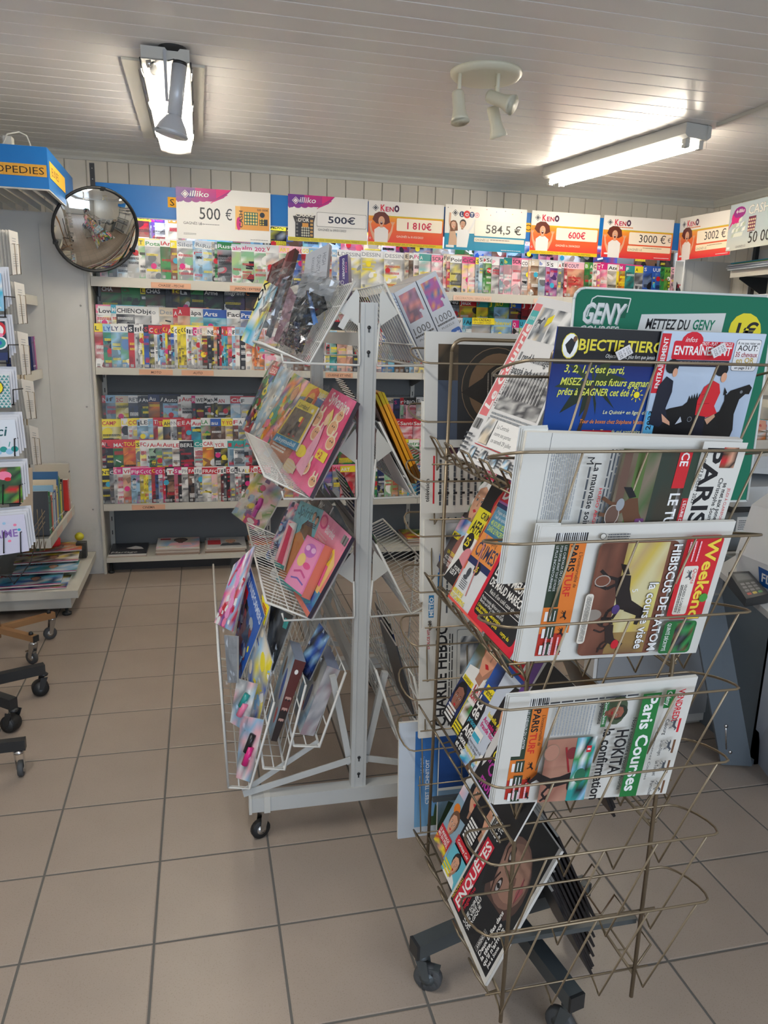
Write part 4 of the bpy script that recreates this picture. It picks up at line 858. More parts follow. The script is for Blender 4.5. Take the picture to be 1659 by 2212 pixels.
a = Art(.06, .2, rgb(64, 44, 112)); a.text('DISCOVERY', .022, .185, .014, 'w', rot=-90, width=.1, bold=.02); a.text('PUZZLE', .042, .165, .009, 'p', rot=-90, width=.05); a.poly([(0, 0), (.06, 0), (.06, .05), (.04, .06), (.03, .05), (.02, .07), (0, .06)], rgb(40, 34, 60)); a.ell(.02, .07, .01, .01, 'w'); a.ell(.02, .07, .008, .008, rgb(64, 44, 112))
px_box('puzzle_box', [(752, 606), (774, 606), (751, 549), (733, 555)], .004, .03, a, 'small purple puzzle box at the top corner of the wire rack', 'box', ext=.06)
a = Art(.2, .26, rgb(120, 176, 190), 4); a.blur(0, 0, .2, .26, ['c', 'y', 'w', 'l'], 5, 5); a.text('CONT', .02, .12, .05, 'k', bold=.04, rot=70)
px_box('comic', [(520, 735), (550, 750), (600, 620), (572, 605)], .05, .004, a, 'turquoise and yellow comic at the far end behind the clear bag', 'comic', group=GC)
BAGF = film('bag_film', (.97, .975, .98), .11, .06)
# the big clear bag with dark garments
tb = thing('clear_bag', (.25, 2.5, 1.56), 'large crinkled clear plastic bag with dark folded boards and blue cloth inside', 'bag')
def qb(d, *pts): return [onP(*p, Vector((.33, 2.42, 1.66))+NB*d, NB) for p in pts]
def crumple(cor, nx, ny, amp, bulge, seed, nrm):
    bl, br, tr, tl = cor; rn_ = random.Random(seed); vs = []; fs = []
    for j in range(ny+1):
        for i in range(nx+1):
            u, v = i/nx, j/ny; e = (math.sin(math.pi*u)*math.sin(math.pi*v))**.6
            vs.append((bl*(1-u)+br*u)*(1-v)+(tl*(1-u)+tr*u)*v+nrm*(bulge*e+rn_.uniform(-amp, amp)) + Vector((0, rn_.uniform(-amp, amp), rn_.uniform(-amp, amp)))*.8)
    for j in range(ny):
        for i in range(nx):
            a = j*(nx+1)+i; fs += [(a, a+1, a+nx+2), (a, a+nx+2, a+nx+1)]
    return MB().add(vs, fs)
DK = mat('bag_dark', rgb(26, 34, 38), .15); BG_ = mat('bag_grey', rgb(112, 118, 128), .25)
def inb(d, q, nx, ny, a_, b_, sd, nm, m_): crumple(qb(d, *q), nx, ny, a_, b_, sd, NB).build(nm, m_, tb)
inb(.028, ((642, 766), (694, 664), (668, 628), (606, 690)), 6, 6, .003, .008, 2, 'dark_board', DK)
inb(.03, ((612, 742), (650, 764), (676, 700), (634, 650)), 6, 6, .003, .01, 3, 'dark_board', DK)
inb(.055, ((664, 695), (708, 668), (700, 640), (661, 625)), 5, 5, .003, .004, 13, 'dark_board', DK)
inb(.066, ((676, 702), (687, 697), (672, 640), (662, 627)), 3, 8, .003, .004, 4, 'blue_cloth', mat('bag_blue', rgb(80, 122, 180), .3))
inb(.066, ((634, 745), (646, 754), (648, 700), (636, 694)), 3, 6, .003, .004, 5, 'blue_cloth', mat('bag_navy', rgb(44, 64, 104), .3))
inb(.05, ((574, 725), (586, 731), (622, 606), (610, 600)), 3, 7, .003, .006, 6, 'grey_board', BG_)
inb(.04, ((590, 736), (612, 745), (640, 640), (626, 620)), 3, 6, .003, .006, 7, 'pink_board', mat('bag_pink', rgb(186, 140, 154), .3))
inb(.02, ((640, 640), (712, 650), (735, 606), (652, 592)), 5, 4, .003, .006, 8, 'pale_card', mat('bag_card', rgb(186, 190, 192), .35))
for sd, d, q, b_, am in ((11, .05, ((552, 735), (650, 780), (742, 604), (604, 560)), .05, .009), (12, .07, ((548, 730), (632, 770), (712, 600), (590, 578)), .05, .011), (13, .088, ((592, 756), (646, 778), (672, 712), (622, 704)), .03, .01)):
    crumple(qb(d, *q), 17, 17, am, b_, sd, NB).build('bag_film', BAGF, tb)
# ---- second tier
def photo_kids(a, w, h, pal): a.blur(0, 0, w, h, pal, 6, 7)
a = Art(.12, .3, rgb(30, 60, 120), 1); a.blur(0, 0, .12, .3, ['f', 'b', 'l', 'k', 'w', 'g', 'r'], 6, 12); a.scatter(0, 0, .12, .24, ['b', 'w', 'g', 'r', 'k', 'y', 'l'], 40, .14); a.rect(.03, .24, .1, .28, 'r'); a.text('LEGO', .035, .247, .026, 'w', bold=.04, width=.06)
item('comic', lean_quad(1, (521, 926), (545, 940), (613, 785), (587, 777), .03, .05), a, .006, 'blue bagged comic with red logo at far end of second tier', 'comic', GC, True, 1)
a = Art(.12, .3, rgb(176, 196, 220), 2); a.blur(0, 0, .12, .3, ['l', 'w', 'e', 'l'], 4, 10); a.scatter(0, 0, .12, .3, ['w', 'l', 'e', rgb(200,214,230)], 24, .1)
item('comic', lean_quad(1, (530, 955), (552, 965), (632, 800), (607, 790), .036, .05), a, .006, 'silvery pale blue bagged comic beside the blue one', 'comic', GC, True, 2)
a = Art(.16, .3, rgb(190, 190, 200), 3); a.blur(0, 0, .16, .3, ['h', 'v', 'w', 'c', 'q', 'y', 'o', 'p'], 6, 10); a.scatter(0, 0, .16, .22, ['h', 'v', 'w', 'c', 'q', 'y', 'o', 'p', 't'], 50, .1); a.ell(.1, .24, .02, .025, 's'); a.poly([(.07, .25), (.1, .285), (.13, .25), (.1, .27)], 'y'); a.rect(0, .0, .06, .05, 'm'); a.ell(.03, .025, .02, .012, 'w')
item('comic', lean_quad(1, (538, 968), (575, 992), (672, 826), (636, 806), .03, .045), a, .006, 'pastel comic with blond girl and pink corner, second tier', 'comic', GC, True, 3)
a = Art(.2, .3, rgb(214, 130, 80), 4); a.grad(0, 0, .2, .12, rgb(150, 90, 60), rgb(226, 140, 90)); a.rect(0, .2, .2, .3, rgb(30, 120, 190)); a.poly([(0, .3), (.2, .3), (.2, .28), (0, .25)], 'y')
a.poly([(.04, .21), (.06, .285), (.1, .3), (.14, .285), (.15, .21), (.1, .18)], rgb(226, 90, 40)); a.ell(.095, .245, .032, .035, rgb(230, 180, 60)); a.rect(.07, .235, .12, .26, 'k'); a.text('SABLE', .135, .27, .02, 'w', bold=.04, width=.06)
a.rrect(.01, .02, .07, .05, .006, 'l'); a.para(.03, .055, .15, .1, 4, 'w', fill=.6); a.text('Un super bolide', .03, .11, .012, rgb(30, 60, 120), bold=.03); a.bars(.15, .0, .19, .03)
cor = lean_quad(1, (559, 990), (606, 1019), (712, 849), (668, 827), .034, .045); item('comic', cor, a, .008, 'comic with orange badge over blue sky, second tier of wire rack', 'comic', GC, True, 4)
a = Art(.14, .19, rgb(226, 210, 50), 5); a.blur(.008, .035, .132, .155, [rgb(90, 84, 80), rgb(60, 56, 56), rgb(120, 112, 104)], 6, 6); a.text('Limited', .02, .162, .018, 'k', bold=.02); a.text('Edition', .06, .158, .009, 'k'); a.ell(.12, .168, .008, .008, 'w')
a.rect(.0, .0, .14, .033, rgb(20, 140, 190)); a.text('playmobil', .015, .009, .018, 'w', bold=.02, width=.11); a.ell(.085, .12, .012, .012, 'y'); a.rect(.07, .07, .1, .108, 'k'); a.rect(.09, .09, .1, .13, 'r'); a.rect(.062, .05, .075, .075, 'k'); a.rect(.09, .05, .102, .075, 'k'); a.ell(.068, .048, .006, .004, 'r'); a.ell(.096, .048, .006, .004, 'r')
item('toy_card', lean_quad(1, (588, 950), (638, 974), (688, 880), (648, 861), .046, .058), a, .006, 'yellow-framed toy card with small black-suited figure, on the orange comic', 'toy', None, True, 5)
a = Art(.21, .3, rgb(228, 60, 130), 6); a.blur(0, 0, .21, .3, [rgb(232, 70, 140), rgb(240, 110, 160), rgb(222, 40, 110)], 4, 6); a.text('Sylvanian', .03, .262, .032, 'w', bold=.04, width=.16, rot=-3)
for x, y, r_ in ((.03, .2, .03), (.07, .16, .028), (.15, .2, .03), (.18, .16, .025), (.16, .24, .022), (.12, .06, .028), (.19, .04, .02)): a.ell(x, y, r_, r_*.9, rgb(238, 226, 190)); a.ell(x, y, r_*.8, r_*.7, rgb(226, 170, 120)); a.ell(x-r_*.5, y+r_*1.0, r_*.22, r_*.5, rgb(238, 226, 200)); a.ell(x+r_*.4, y+r_*1.0, r_*.22, r_*.5, rgb(238, 226, 200)); a.ell(x-.004, y+.004, .003, .003, 'k'); a.ell(x+.008, y+.004, .003, .003, 'k')
a.poly([(.07, .04), (.13, .03), (.12, .14), (.1, .2), (.085, .15)], rgb(236, 170, 196)); a.ell(.1, .215, .018, .022, rgb(240, 210, 170)); a.poly([(.08, .22), (.1, .25), (.125, .22), (.12, .19), (.1, .235)], rgb(240, 220, 120)); a.rect(.14, .1, .2, .13, 'y'); a.text('+2', .145, .105, .02, 'r', bold=.04); a.ell(.05, .09, .035, .02, 'y'); a.ell(.03, .03, .05, .022, rgb(220, 200, 150)); a.para(.01, .015, .08, .045, 3, 'a', fill=.6)
item('comic', lean_quad(1, (606, 1017), (669, 1074), (771, 868), (718, 838), .026, .04), a, .012, 'bright pink girls\' comic with figures, nearest in second tier', 'comic', GC, True, 6, edge=rgb(60, 50, 60))
# ---- third tier
a = Art(.22, .25, rgb(196, 212, 190), 7); a.blur(0, 0, .22, .25, ['w', 'q', 'l', 'a', 'h', 'y', 'v'], 6, 6); a.scatter(0, 0, .22, .25, ['w', 'q', 'l', 'y', 'v', 'a'], 30, .08); a.rect(.1, .0, .18, .05, 'm'); a.ell(.14, .028, .025, .012, 'w'); a.text('tchat', .06, .06, .02, 'f', rot=10); a.ell(.1, .2, .02, .016, 'm')
cor = lean_quad(2, (500, 1108), (562, 1155), (615, 1060), (556, 1020), .03, .05); o = item('comic', cor, a, .006, 'pale green and pink bagged comic at far end of third tier', 'comic', GC, True, 7)
nn = (cor[1]-cor[0]).cross(cor[2]-cor[1]).normalized(); PK = mat('toy_magenta', rgb(170, 60, 140), .3); cc = cor[0]*.2+cor[1]*.3+cor[2]*.35+cor[3]*.15
t = thing('toy', cc, 'magenta toy camera with ridged round lens taped on the green comic', 'toy'); MB().lathe(cc, nn, [(0, .001), (0, .034), (.015, .036), (.02, .03), (.022, .012), (.022, .001)], 16).build('lens_ring', PK, t)
ex = (cor[1]-cor[0]).normalized(); ey = nn.cross(ex); MB().obox(cc-ex*.03-ey*.07+nn*.004, ex*.05, ey*.05, nn*.014).build('body', PK, t); MB().lathe(cc+nn*.02, nn, [(0, .001), (0, .012), (.006, .01), (.006, .001)], 12).build('lens', mat('toy_dark', rgb(90, 30, 80), .2), t)
a = Art(.1, .3, rgb(120, 140, 190), 8); a.blur(0, 0, .1, .3, ['b', 'w', 'l', 'f', 'p', 'w'], 4, 12); a.scatter(0, 0, .1, .3, ['b', 'w', 'f', 'p', 'l'], 26, .16)
item('comic', lean_quad(2, (572, 1205), (590, 1218), (650, 1092), (630, 1078), .034, .045), a, .006, 'shiny blue and silver bagged comic in the third tier', 'comic', GC, True, 8)
a = Art(.22, .3, rgb(110, 180, 190), 9); a.rect(0, .2, .22, .3, rgb(110, 190, 205)); a.text('Spirit', .02, .25, .04, rgb(40, 110, 130), bold=.03, shear=.2, width=.12)
a.poly([(.02, .02), (.03, .12), (.05, .17), (.1, .2), (.16, .17), (.17, .08), (.15, .02)], rgb(206, 130, 70)); a.poly([(.09, .2), (.12, .24), (.17, .24), (.19, .2), (.15, .18)], rgb(120, 80, 56)); a.poly([(.1, .19), (.09, .22), (.13, .25), (.12, .22)], 'n'); a.poly([(.17, .2), (.19, .17), (.2, .2)], 'n')
a.head(.16, .265, .014, 's', 'n'); a.head(.19, .255, .014, 's', 'k'); a.rect(0, .03, .06, .11, 'd'); a.rect(.03, .11, .045, .15, 'p'); a.rect(0, 0, .06, .03, 'w'); a.text('PLUMES', .004, .008, .014, 'e', width=.05); a.para(.12, .225, .2, .245, 3, 'f')
item('comic', lean_quad(2, (583, 1243), (636, 1287), (702, 1104), (650, 1081), .028, .045), a, .008, 'turquoise comic with running brown horse, third tier', 'comic', GC, True, 9)
a = Art(.05, .24, 'h', 10); a.rect(.012, .02, .038, .23, rgb(214, 30, 90)); a.rect(0, 0, .05, .02, 't'); a.poly([(.0, .22), (.05, .24), (.05, .2)], 'w')
item('toy_card', lean_quad(2, (590, 1218), (612, 1232), (640, 1130), (624, 1122), .048, .06), a, .006, 'narrow toy card with long crimson strip beside the horse comic', 'toy', None, True, 10)
a = Art(.22, .3, rgb(240, 150, 160), 11); a.grad(0, .08, .22, .3, rgb(240, 140, 120), rgb(244, 150, 190)); a.rect(0, 0, .22, .09, rgb(60, 130, 200)); a.blur(.0, .0, .22, .09, ['b', 'c', 'v', 'b'], 6, 3); a.rect(0, 0, .22, .018, rgb(236, 130, 110)); a.text('Barbie', .06, .245, .03, 'w', bold=.02, shear=.2, width=.07); a.ell(.03, .27, .03, .025, 'm'); a.ell(.03, .27, .022, .017, 'p')
a.poly([(.1, .08), (.2, .08), (.21, .19), (.17, .23), (.12, .2)], rgb(244, 214, 130)); a.head(.16, .2, .018, 's', 'y', long=True); a.poly([(.13, .1), (.19, .1), (.18, .17), (.14, .17)], rgb(236, 100, 160)); a.ell(.15, .05, .025, .03, 'f'); a.ell(.15, .06, .012, .014, 's'); a.poly([(.12, .03), (.15, .02), (.19, .04), (.16, .055)], 'c'); a.bars(.18, .26, .215, .29); a.ell(.04, .19, .03, .02, 'v'); a.para(.02, .2, .1, .235, 3, 'h')
item('comic', lean_quad(2, (634, 1281), (664, 1334), (760, 1160), (700, 1103), .024, .036), a, .012, 'pink and blue comic with blonde doll, nearest in third tier', 'comic', GC, True, 11, edge=rgb(50, 44, 60))
a = Art(.1, .2, rgb(232, 120, 180), 12); a.rrect(.006, .006, .094, .194, .01, rgb(240, 150, 196)); a.ell(.05, .155, .03, .026, rgb(200, 110, 200)); a.ell(.035, .16, .012, .01, rgb(240, 190, 230)); a.ell(.065, .16, .012, .01, rgb(240, 190, 230)); a.ell(.03, .11, .02, .025, rgb(240, 210, 130)); a.ell(.065, .1, .018, .012, rgb(236, 80, 150)); a.line([(.02, .06), (.05, .075), (.08, .06)], .008, rgb(214, 80, 150)); a.line([(.02, .035), (.05, .045), (.085, .035)], .006, rgb(120, 100, 190)); a.rect(.0, .0, .1, .006, 't')
cor = lean_quad(2, (612, 1258), (651, 1289), (702, 1177), (664, 1155), .06, .07); item('toy_box', cor, a, .03, 'flat pink cosmetics toy box with orange side, in front of doll comic', 'box', None, False, edge=rgb(206, 110, 90))
# ---- bottom pockets
def flat(Y, *q, dy=0): return [atY(x, y, Y+dy*(i in (2, 3))) for i, (x, y) in enumerate(q)]
def facing(X, q, zx=0):  # plane leaning toward +X with height
    return [onP(x, y, (X, 2.36, .5), (-.62, -.75, .2+zx*.3)) for x, y in q]
a = Art(.18, .25, rgb(214, 110, 140), 13); a.blur(0, 0, .18, .25, ['p', 'r', 'h', 'w', 'm', 'v', 'l'], 6, 8); a.scatter(0, 0, .18, .25, ['p', 'r', 'w', 'm', 'v'], 26, .09)
for k in range(5): a.ell(.09+.012*(k % 2), .05+.035*k, .02, .02, rgb(238, 150, 200))
cor = facing(.06, [(463, 1345), (503, 1365), (548, 1180), (505, 1220)], .3); item('comic', cor, a, .01, 'bagged comic with pink bead toy at outer left of bottom tier', 'comic', GC, True, 13)
a = Art(.22, .3, rgb(36, 88, 170), 14); a.blur(.01, .02, .17, .2, [rgb(70, 90, 120), rgb(30, 60, 120), rgb(120, 60, 70), rgb(110, 120, 130), rgb(40, 50, 80)], 6, 8); a.text('TRANSFORMERS', .012, .25, .03, rgb(200, 210, 225), bold=.04, width=.2); a.rect(.01, .205, .05, .235, 'r'); a.scatter(.01, .02, .18, .2, ['d', 'e', 'k', 'l', rgb(120,50,56), rgb(90,110,150)], 50, .09); a.poly([(.03, .06), (.08, .18), (.12, .14), (.1, .04)], rgb(90, 60, 66)); a.poly([(.08, .1), (.14, .19), (.16, .12)], rgb(60, 70, 90)); a.ell(.19, .13, .008, .012, 'y')
cor = facing(.11, [(504, 1400), (514, 1480), (571, 1330), (538, 1216)], .3); item('comic', cor, a, .006, 'blue comic with grey robots standing in the bottom tier', 'comic', GC, True, 14)
a = Art(.1, .15, 'y', 15); a.para(.02, .03, .08, .12, 5, 'r', fill=.6)
item('comic', facing(.13, [(566, 1335), (570, 1352), (582, 1312), (566, 1284)], .3), a, .004, 'yellow comic corner peeking beside the blue robot comic', 'comic', GC)
a = Art(.2, .3, rgb(46, 44, 46), 16); a.blur(0, 0, .2, .3, ['k', 'd', 'k', rgb(50, 60, 66)], 4, 5); a.rect(.14, .22, .18, .27, 't')
item('comic', facing(.2, [(572, 1430), (590, 1450), (634, 1330), (585, 1305)], .35), a, .01, 'dark bagged magazine behind the maroon model car box', 'comic', GC, True, 16)
a = Art(.16, .25, rgb(140, 170, 210), 17); a.blur(0, 0, .16, .25, ['l', 'w', 'l', 'b', 'a', 'e', 'y'], 5, 6); a.scatter(0, 0, .16, .25, ['l', 'w', 'a', 'y', 'b'], 24, .1); a.ell(.1, .2, .02, .02, 'y')
item('comic', facing(.14, [(515, 1600), (545, 1620), (588, 1430), (556, 1310)], .3), a, .006, 'pale blue bagged comic with white tag in the outer pocket', 'comic', GC, True, 17)
for k, q, cl, lb in ((18, [(497, 1560), (530, 1580), (556, 1478), (512, 1465)], 'pt', 'upper clear blister pack with pink and teal toy, outer pocket'), (19, [(510, 1680), (541, 1690), (570, 1555), (520, 1545)], 'mk', 'lower clear blister pack with crimson toy, outer pocket')):
    a = Art(.1, .18, rgb(206, 184, 200), k); a.blur(0, 0, .1, .18, ['h', 'w', 'e', 'l'], 4, 5); cor = facing(.08, q, .2)
    o = item('toy_pack', cor, a, .004, lb, 'toy', 'blister packed toys in the wire rack', True, k)
    bl, br, tr, tl = cor; nn = (br-bl).cross(tl-bl).normalized()
    for j, cc_ in enumerate(cl): MB().tube([(bl*.5+br*.5)*(.75-.2*j)+(tl*.5+tr*.5)*(.25+.2*j)+nn*.006, (bl*.3+br*.7)*(.45-.2*j)+(tl*.3+tr*.7)*(.55+.2*j)+nn*.006], .011, 8).build('toy_part', mat('toy_'+cc_, C(cc_), .3), o)
a = Art(.03, .15, rgb(150, 154, 160)); a.para(.002, .01, .028, .14, 8, 'e')
item('toy_pack', facing(.06, [(492, 1475), (512, 1475), (512, 1375), (484, 1372)]), a, .01, 'narrow grey clear-lidded pack left of the blister packs', 'toy', 'blister packed toys in the wire rack', True, 20)
def leanbox(name, q, Y, L, art, side, lab, cat='box', wrapit=True, top=None):
    """box whose narrow end faces the camera, leaning across the rack; q = BL BR TR TL pixels of the end"""
    f_ = [atY(x, y, Y) for x, y in q]; b_ = [p+Vector((0, L, 0)) for p in f_]; m = MB()
    m.add(f_+b_, [(0,1,2,3)], art.bg); m.add(f_+b_, [(0,3,7,4)], side); m.add(f_+b_, [(3,2,6,7)], top or side); m.add(f_+b_, [(1,5,6,2), (0,4,5,1), (4,7,6,5)], art.bg); print_on(m, art, f_, (0, -1, 0))
    o = m.build(name, GLOSSY, None, True); tag(o, lab, cat); 
    if wrapit: wrap(o, [b_[0], f_[0], f_[3], b_[3]], 33, .004, .003, .002)
    return o, f_, b_
def on_side(o, f_, b_, art):
    m = MB(); print_on(m, art, [b_[0], f_[0], f_[3], b_[3]], (f_[0]-b_[0]).cross(b_[3]-b_[0])); m.build('side_print', GLOSSY, o, True)
a = Art(.035, .2, rgb(92, 42, 40)); a.rect(0, 0, .035, .075, rgb(40, 28, 28)); a.ell(.0165, .172, .006, .006, 'w')
for k in range(3): a.rrect(.006, .05+.027*k, .03, .057+.027*k, .003, rgb(190, 150, 140)); a.ell(.012, .049+.027*k, .003, .003, 'k', 8); a.ell(.024, .049+.027*k, .003, .003, 'k', 8)
o, f_, b_ = leanbox('model_box', [(585, 1600), (598, 1602), (661, 1431), (637, 1424)], 2.27, .16, a, rgb(150, 166, 190), 'maroon model car box with three cars on its narrow end, bottom tier')
s_ = Art(.16, .2, rgb(160, 172, 196), 2); s_.blur(0, 0, .16, .2, ['l', 'l', 'e', 'w'], 3, 3); s_.ell(.1, .12, .02, .04, 'b'); s_.ell(.05, .15, .014, .025, 'n'); s_.ell(.12, .05, .015, .02, 'r'); on_side(o, f_, b_, s_)
a = Art(.05, .2, rgb(170, 170, 176)); a.blur(0, 0, .05, .2, [rgb(176, 176, 180), rgb(150, 150, 156), rgb(190, 188, 190), rgb(160, 140, 146)], 3, 8)
o, f_, b_ = leanbox('model_box', [(648, 1586), (677, 1590), (735, 1448), (707, 1438)], 2.27, .2, a, rgb(150, 166, 196), 'grey wrapped model box nearest the post in the bottom tier')
s_ = Art(.2, .2, rgb(150, 166, 200), 3); s_.blur(0, 0, .2, .2, ['l', 'e', 'l', 'w'], 3, 3); s_.ell(.12, .15, .03, .025, rgb(170, 160, 130)); s_.ell(.13, .08, .02, .04, 'b'); s_.ell(.1, .04, .015, .02, 'r'); on_side(o, f_, b_, s_)
a = Art(.2, .3, rgb(60, 80, 130), 5); a.blur(0, 0, .2, .3, ['f', 'b', 'k', 'l', 'k'], 4, 5)
item('comic', facing(.26, [(640, 1440), (668, 1470), (712, 1375), (690, 1345)], .35), a, .01, 'blue and black bagged magazine behind the grey model box', 'comic', GC, True, 21)

# ---------------------------------------------------------------- goods on the right side of the rack
G2 = 'puzzle boxes on the right of the wire rack'
def puzz(q, cols, lab, Y, L=.3):
    a = Art(.07, .24, rgb(190, 192, 196), 3); a.blur(.008, .13, .062, .225, cols, 5, 6); a.rect(.05, .12, .064, .15, rgb(190, 192, 196)); a.ell(.052, .152, .005, .005, rgb(190, 192, 196))
    a.text('1000', .008, .088, .024, rgb(86, 82, 78), width=.052); a.para(.006, .076, .064, .083, 1, rgb(86, 82, 78), fill=.9); a.text('PUZZLE', .014, .064, .007, rgb(110, 106, 100), width=.042); a.rrect(.036, .022, .066, .05, .006, rgb(36, 84, 160)); a.text('jumbo', .04, .032, .009, 'w', width=.022, bold=.03)
    o, f_, b_ = leanbox('puzzle_box', q, Y, L, a, rgb(176, 186, 204), lab, 'box', False, rgb(214, 214, 214)); o['group'] = G2
puzz([(916, 782), (962, 757), (897, 608), (851, 633)], [rgb(210, 130, 120), rgb(110, 80, 90), rgb(190, 110, 100), rgb(150, 100, 120)], 'grey puzzle box showing pink domed city, leaning against the rack panel', 2.26)
puzz([(964, 756), (1008, 732), (941, 585), (899, 607)], [rgb(40, 90, 140), rgb(150, 70, 150), rgb(220, 140, 60), rgb(170, 60, 120)], 'grey puzzle box showing purple mountain, outermost on the rack', 2.26)
a = Art(.01, .3, rgb(190, 200, 214)); a.para(.002, .02, .008, .28, 20, 'f', fill=.3); leanbox('puzzle_box', [(905, 783), (914, 783), (850, 634), (841, 630)], 2.25, .3, a, rgb(176, 186, 204), 'slim pale puzzle box against the panel behind the two grey ones', 'box', False)
for k, (c, q, lb) in enumerate((('w', [(886, 1064), (890, 1066), (800, 905), (800, 898)], 'thin white booklet'), (rgb(96, 70, 60), [(880, 1040), (892, 1052), (806, 880), (806, 862)], 'brown striped book'), (rgb(236, 160, 40), [(890, 1044), (899, 1046), (815, 852), (807, 850)], 'innermost amber annual'), (rgb(238, 170, 40), [(900, 1040), (905, 1036), (823, 846), (816, 848)], 'middle amber annual'), (rgb(228, 140, 36), [(906, 1034), (911, 1030), (830, 848), (824, 846)], 'outermost amber annual'))):
    a = Art(.02, .3, c); 
    if k == 1: a.rect(0, .06, .02, .12, 'k'); a.rect(0, .07, .02, .08, 'w'); a.rect(0, .09, .02, .1, 'w')
    if k > 1: a.rect(0, 0, .02, .05, rgb(96, 66, 30)); a.rect(0, .26, .02, .3, rgb(206, 180, 30))
    leanbox('annual', q, 2.23, .21, a, C(c), lb+' leaning in the right second tier of the rack', 'book', False)
rn = random.Random(4)
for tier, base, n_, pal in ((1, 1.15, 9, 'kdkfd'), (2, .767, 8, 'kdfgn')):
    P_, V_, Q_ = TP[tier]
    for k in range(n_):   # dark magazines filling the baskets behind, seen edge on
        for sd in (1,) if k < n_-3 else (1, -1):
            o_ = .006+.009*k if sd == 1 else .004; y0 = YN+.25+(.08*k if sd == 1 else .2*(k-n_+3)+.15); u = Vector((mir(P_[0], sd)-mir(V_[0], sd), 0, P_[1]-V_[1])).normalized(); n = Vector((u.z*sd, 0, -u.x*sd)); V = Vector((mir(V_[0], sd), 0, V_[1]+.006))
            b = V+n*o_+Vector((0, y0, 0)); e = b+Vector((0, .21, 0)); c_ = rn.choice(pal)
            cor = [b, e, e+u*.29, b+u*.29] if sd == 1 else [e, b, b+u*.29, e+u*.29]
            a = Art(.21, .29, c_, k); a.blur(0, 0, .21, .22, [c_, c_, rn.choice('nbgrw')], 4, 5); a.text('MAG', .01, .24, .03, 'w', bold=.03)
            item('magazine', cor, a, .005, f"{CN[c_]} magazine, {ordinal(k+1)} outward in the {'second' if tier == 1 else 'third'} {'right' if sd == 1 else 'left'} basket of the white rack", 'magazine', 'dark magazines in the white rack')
for k in range(3):
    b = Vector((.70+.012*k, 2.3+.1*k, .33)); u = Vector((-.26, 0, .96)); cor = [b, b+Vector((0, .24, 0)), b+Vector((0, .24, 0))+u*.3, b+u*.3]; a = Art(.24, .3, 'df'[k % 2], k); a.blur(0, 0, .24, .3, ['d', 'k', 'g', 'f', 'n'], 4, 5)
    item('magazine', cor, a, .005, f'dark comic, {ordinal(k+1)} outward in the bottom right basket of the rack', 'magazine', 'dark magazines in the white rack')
# ================================================================== bronze wire newspaper stand on wheels
SX, SY = .765, 1.56
st = thing('newspaper_stand', (SX, SY, 0), 'bronze wire newspaper spinner on a grey wheeled cross base at the front right', 'rack')
XL, XR, YA, YB2 = .615, .94, 1.28, 1.85
for x, y in ((XL, YA), (XR, YA), (XL, YB2), (XR, YB2)): MB().tube([(x, y, .15), (x, y, 1.6)], .0048, 8).build('upright', BRONZE, st)
for y in (YA, YB2):
    r_ = .03; MB().tube([(XL, y, 1.6)]+[(XL+r_-r_*math.cos(a), y, 1.6+r_*math.sin(a)) for a in (.4, .8, 1.2)]+[(XL+r_, y, 1.63), (XR-r_, y, 1.63)]+[(XR-r_+r_*math.cos(a), y, 1.6+r_*math.sin(a)) for a in (1.2, .8, .4)]+[(XR, y, 1.6)], .0048, 8).build('top_bow', BRONZE, st)
HZ = [.515, .672, .833, .987, 1.142, 1.29, 1.445, 1.592]
hoop0 = {}
def hoop_pts(z, sgn):
    # racetrack: a back run on the frame, loops sticking out both sides, a front run
    xa, xb = (.515, .975) if sgn < 0 else (.56, .97); yb, yf = (YA, 1.13) if sgn < 0 else (YB2, 1.99); zb, zf = z-.022, z+.012; n = 7; p = []
    ym, ry = (yb+yf)/2, (yb-yf)/2; zm, rz = (zb+zf)/2, (zb-zf)/2; rx = .028
    for k in range(n+1): a = math.pi*k/n; p.append((xb+rx*math.sin(a), ym+ry*math.cos(a), zm+rz*math.cos(a)))
    for k in range(n+1): a = math.pi*k/n; p.append((xa-rx*math.sin(a), ym-ry*math.cos(a), zm-rz*math.cos(a)))
    return p
for sgn in (-1, 1):
    for i, z in enumerate(HZ):
        if i == 0: o = MB().tube(hoop_pts(z, sgn), .0026, 6, closed=True).build('hoop', BRONZE, st); base_o = Vector(o['_o'])
        else: dup(o, base_o+Vector((0, 0, z-HZ[0])), parent=st)
    yf, yv, yb = (1.13, 1.25, YA) if sgn < 0 else (1.99, 1.88, YB2)
    for i, z in enumerate(HZ):
        zt = z-.31 if i < 2 else z-.30
        x0 = [.60, .72, .835, .945]
        for j, x in enumerate(x0):
            if i == 0 or True:
                MB().tube([(x+.012, yf, z+.012), (x, yv, zt), (x-.003, yb+(.0 if sgn < 0 else 0), zt+.022)], .0022, 5).build('pocket_wire', BRONZE, st)
        MB().tube([(.575, yb-.003*sgn, zt+.022), (.975, yb-.003*sgn, zt+.022)], .0022, 5).build('cross_bar', BRONZE, st)
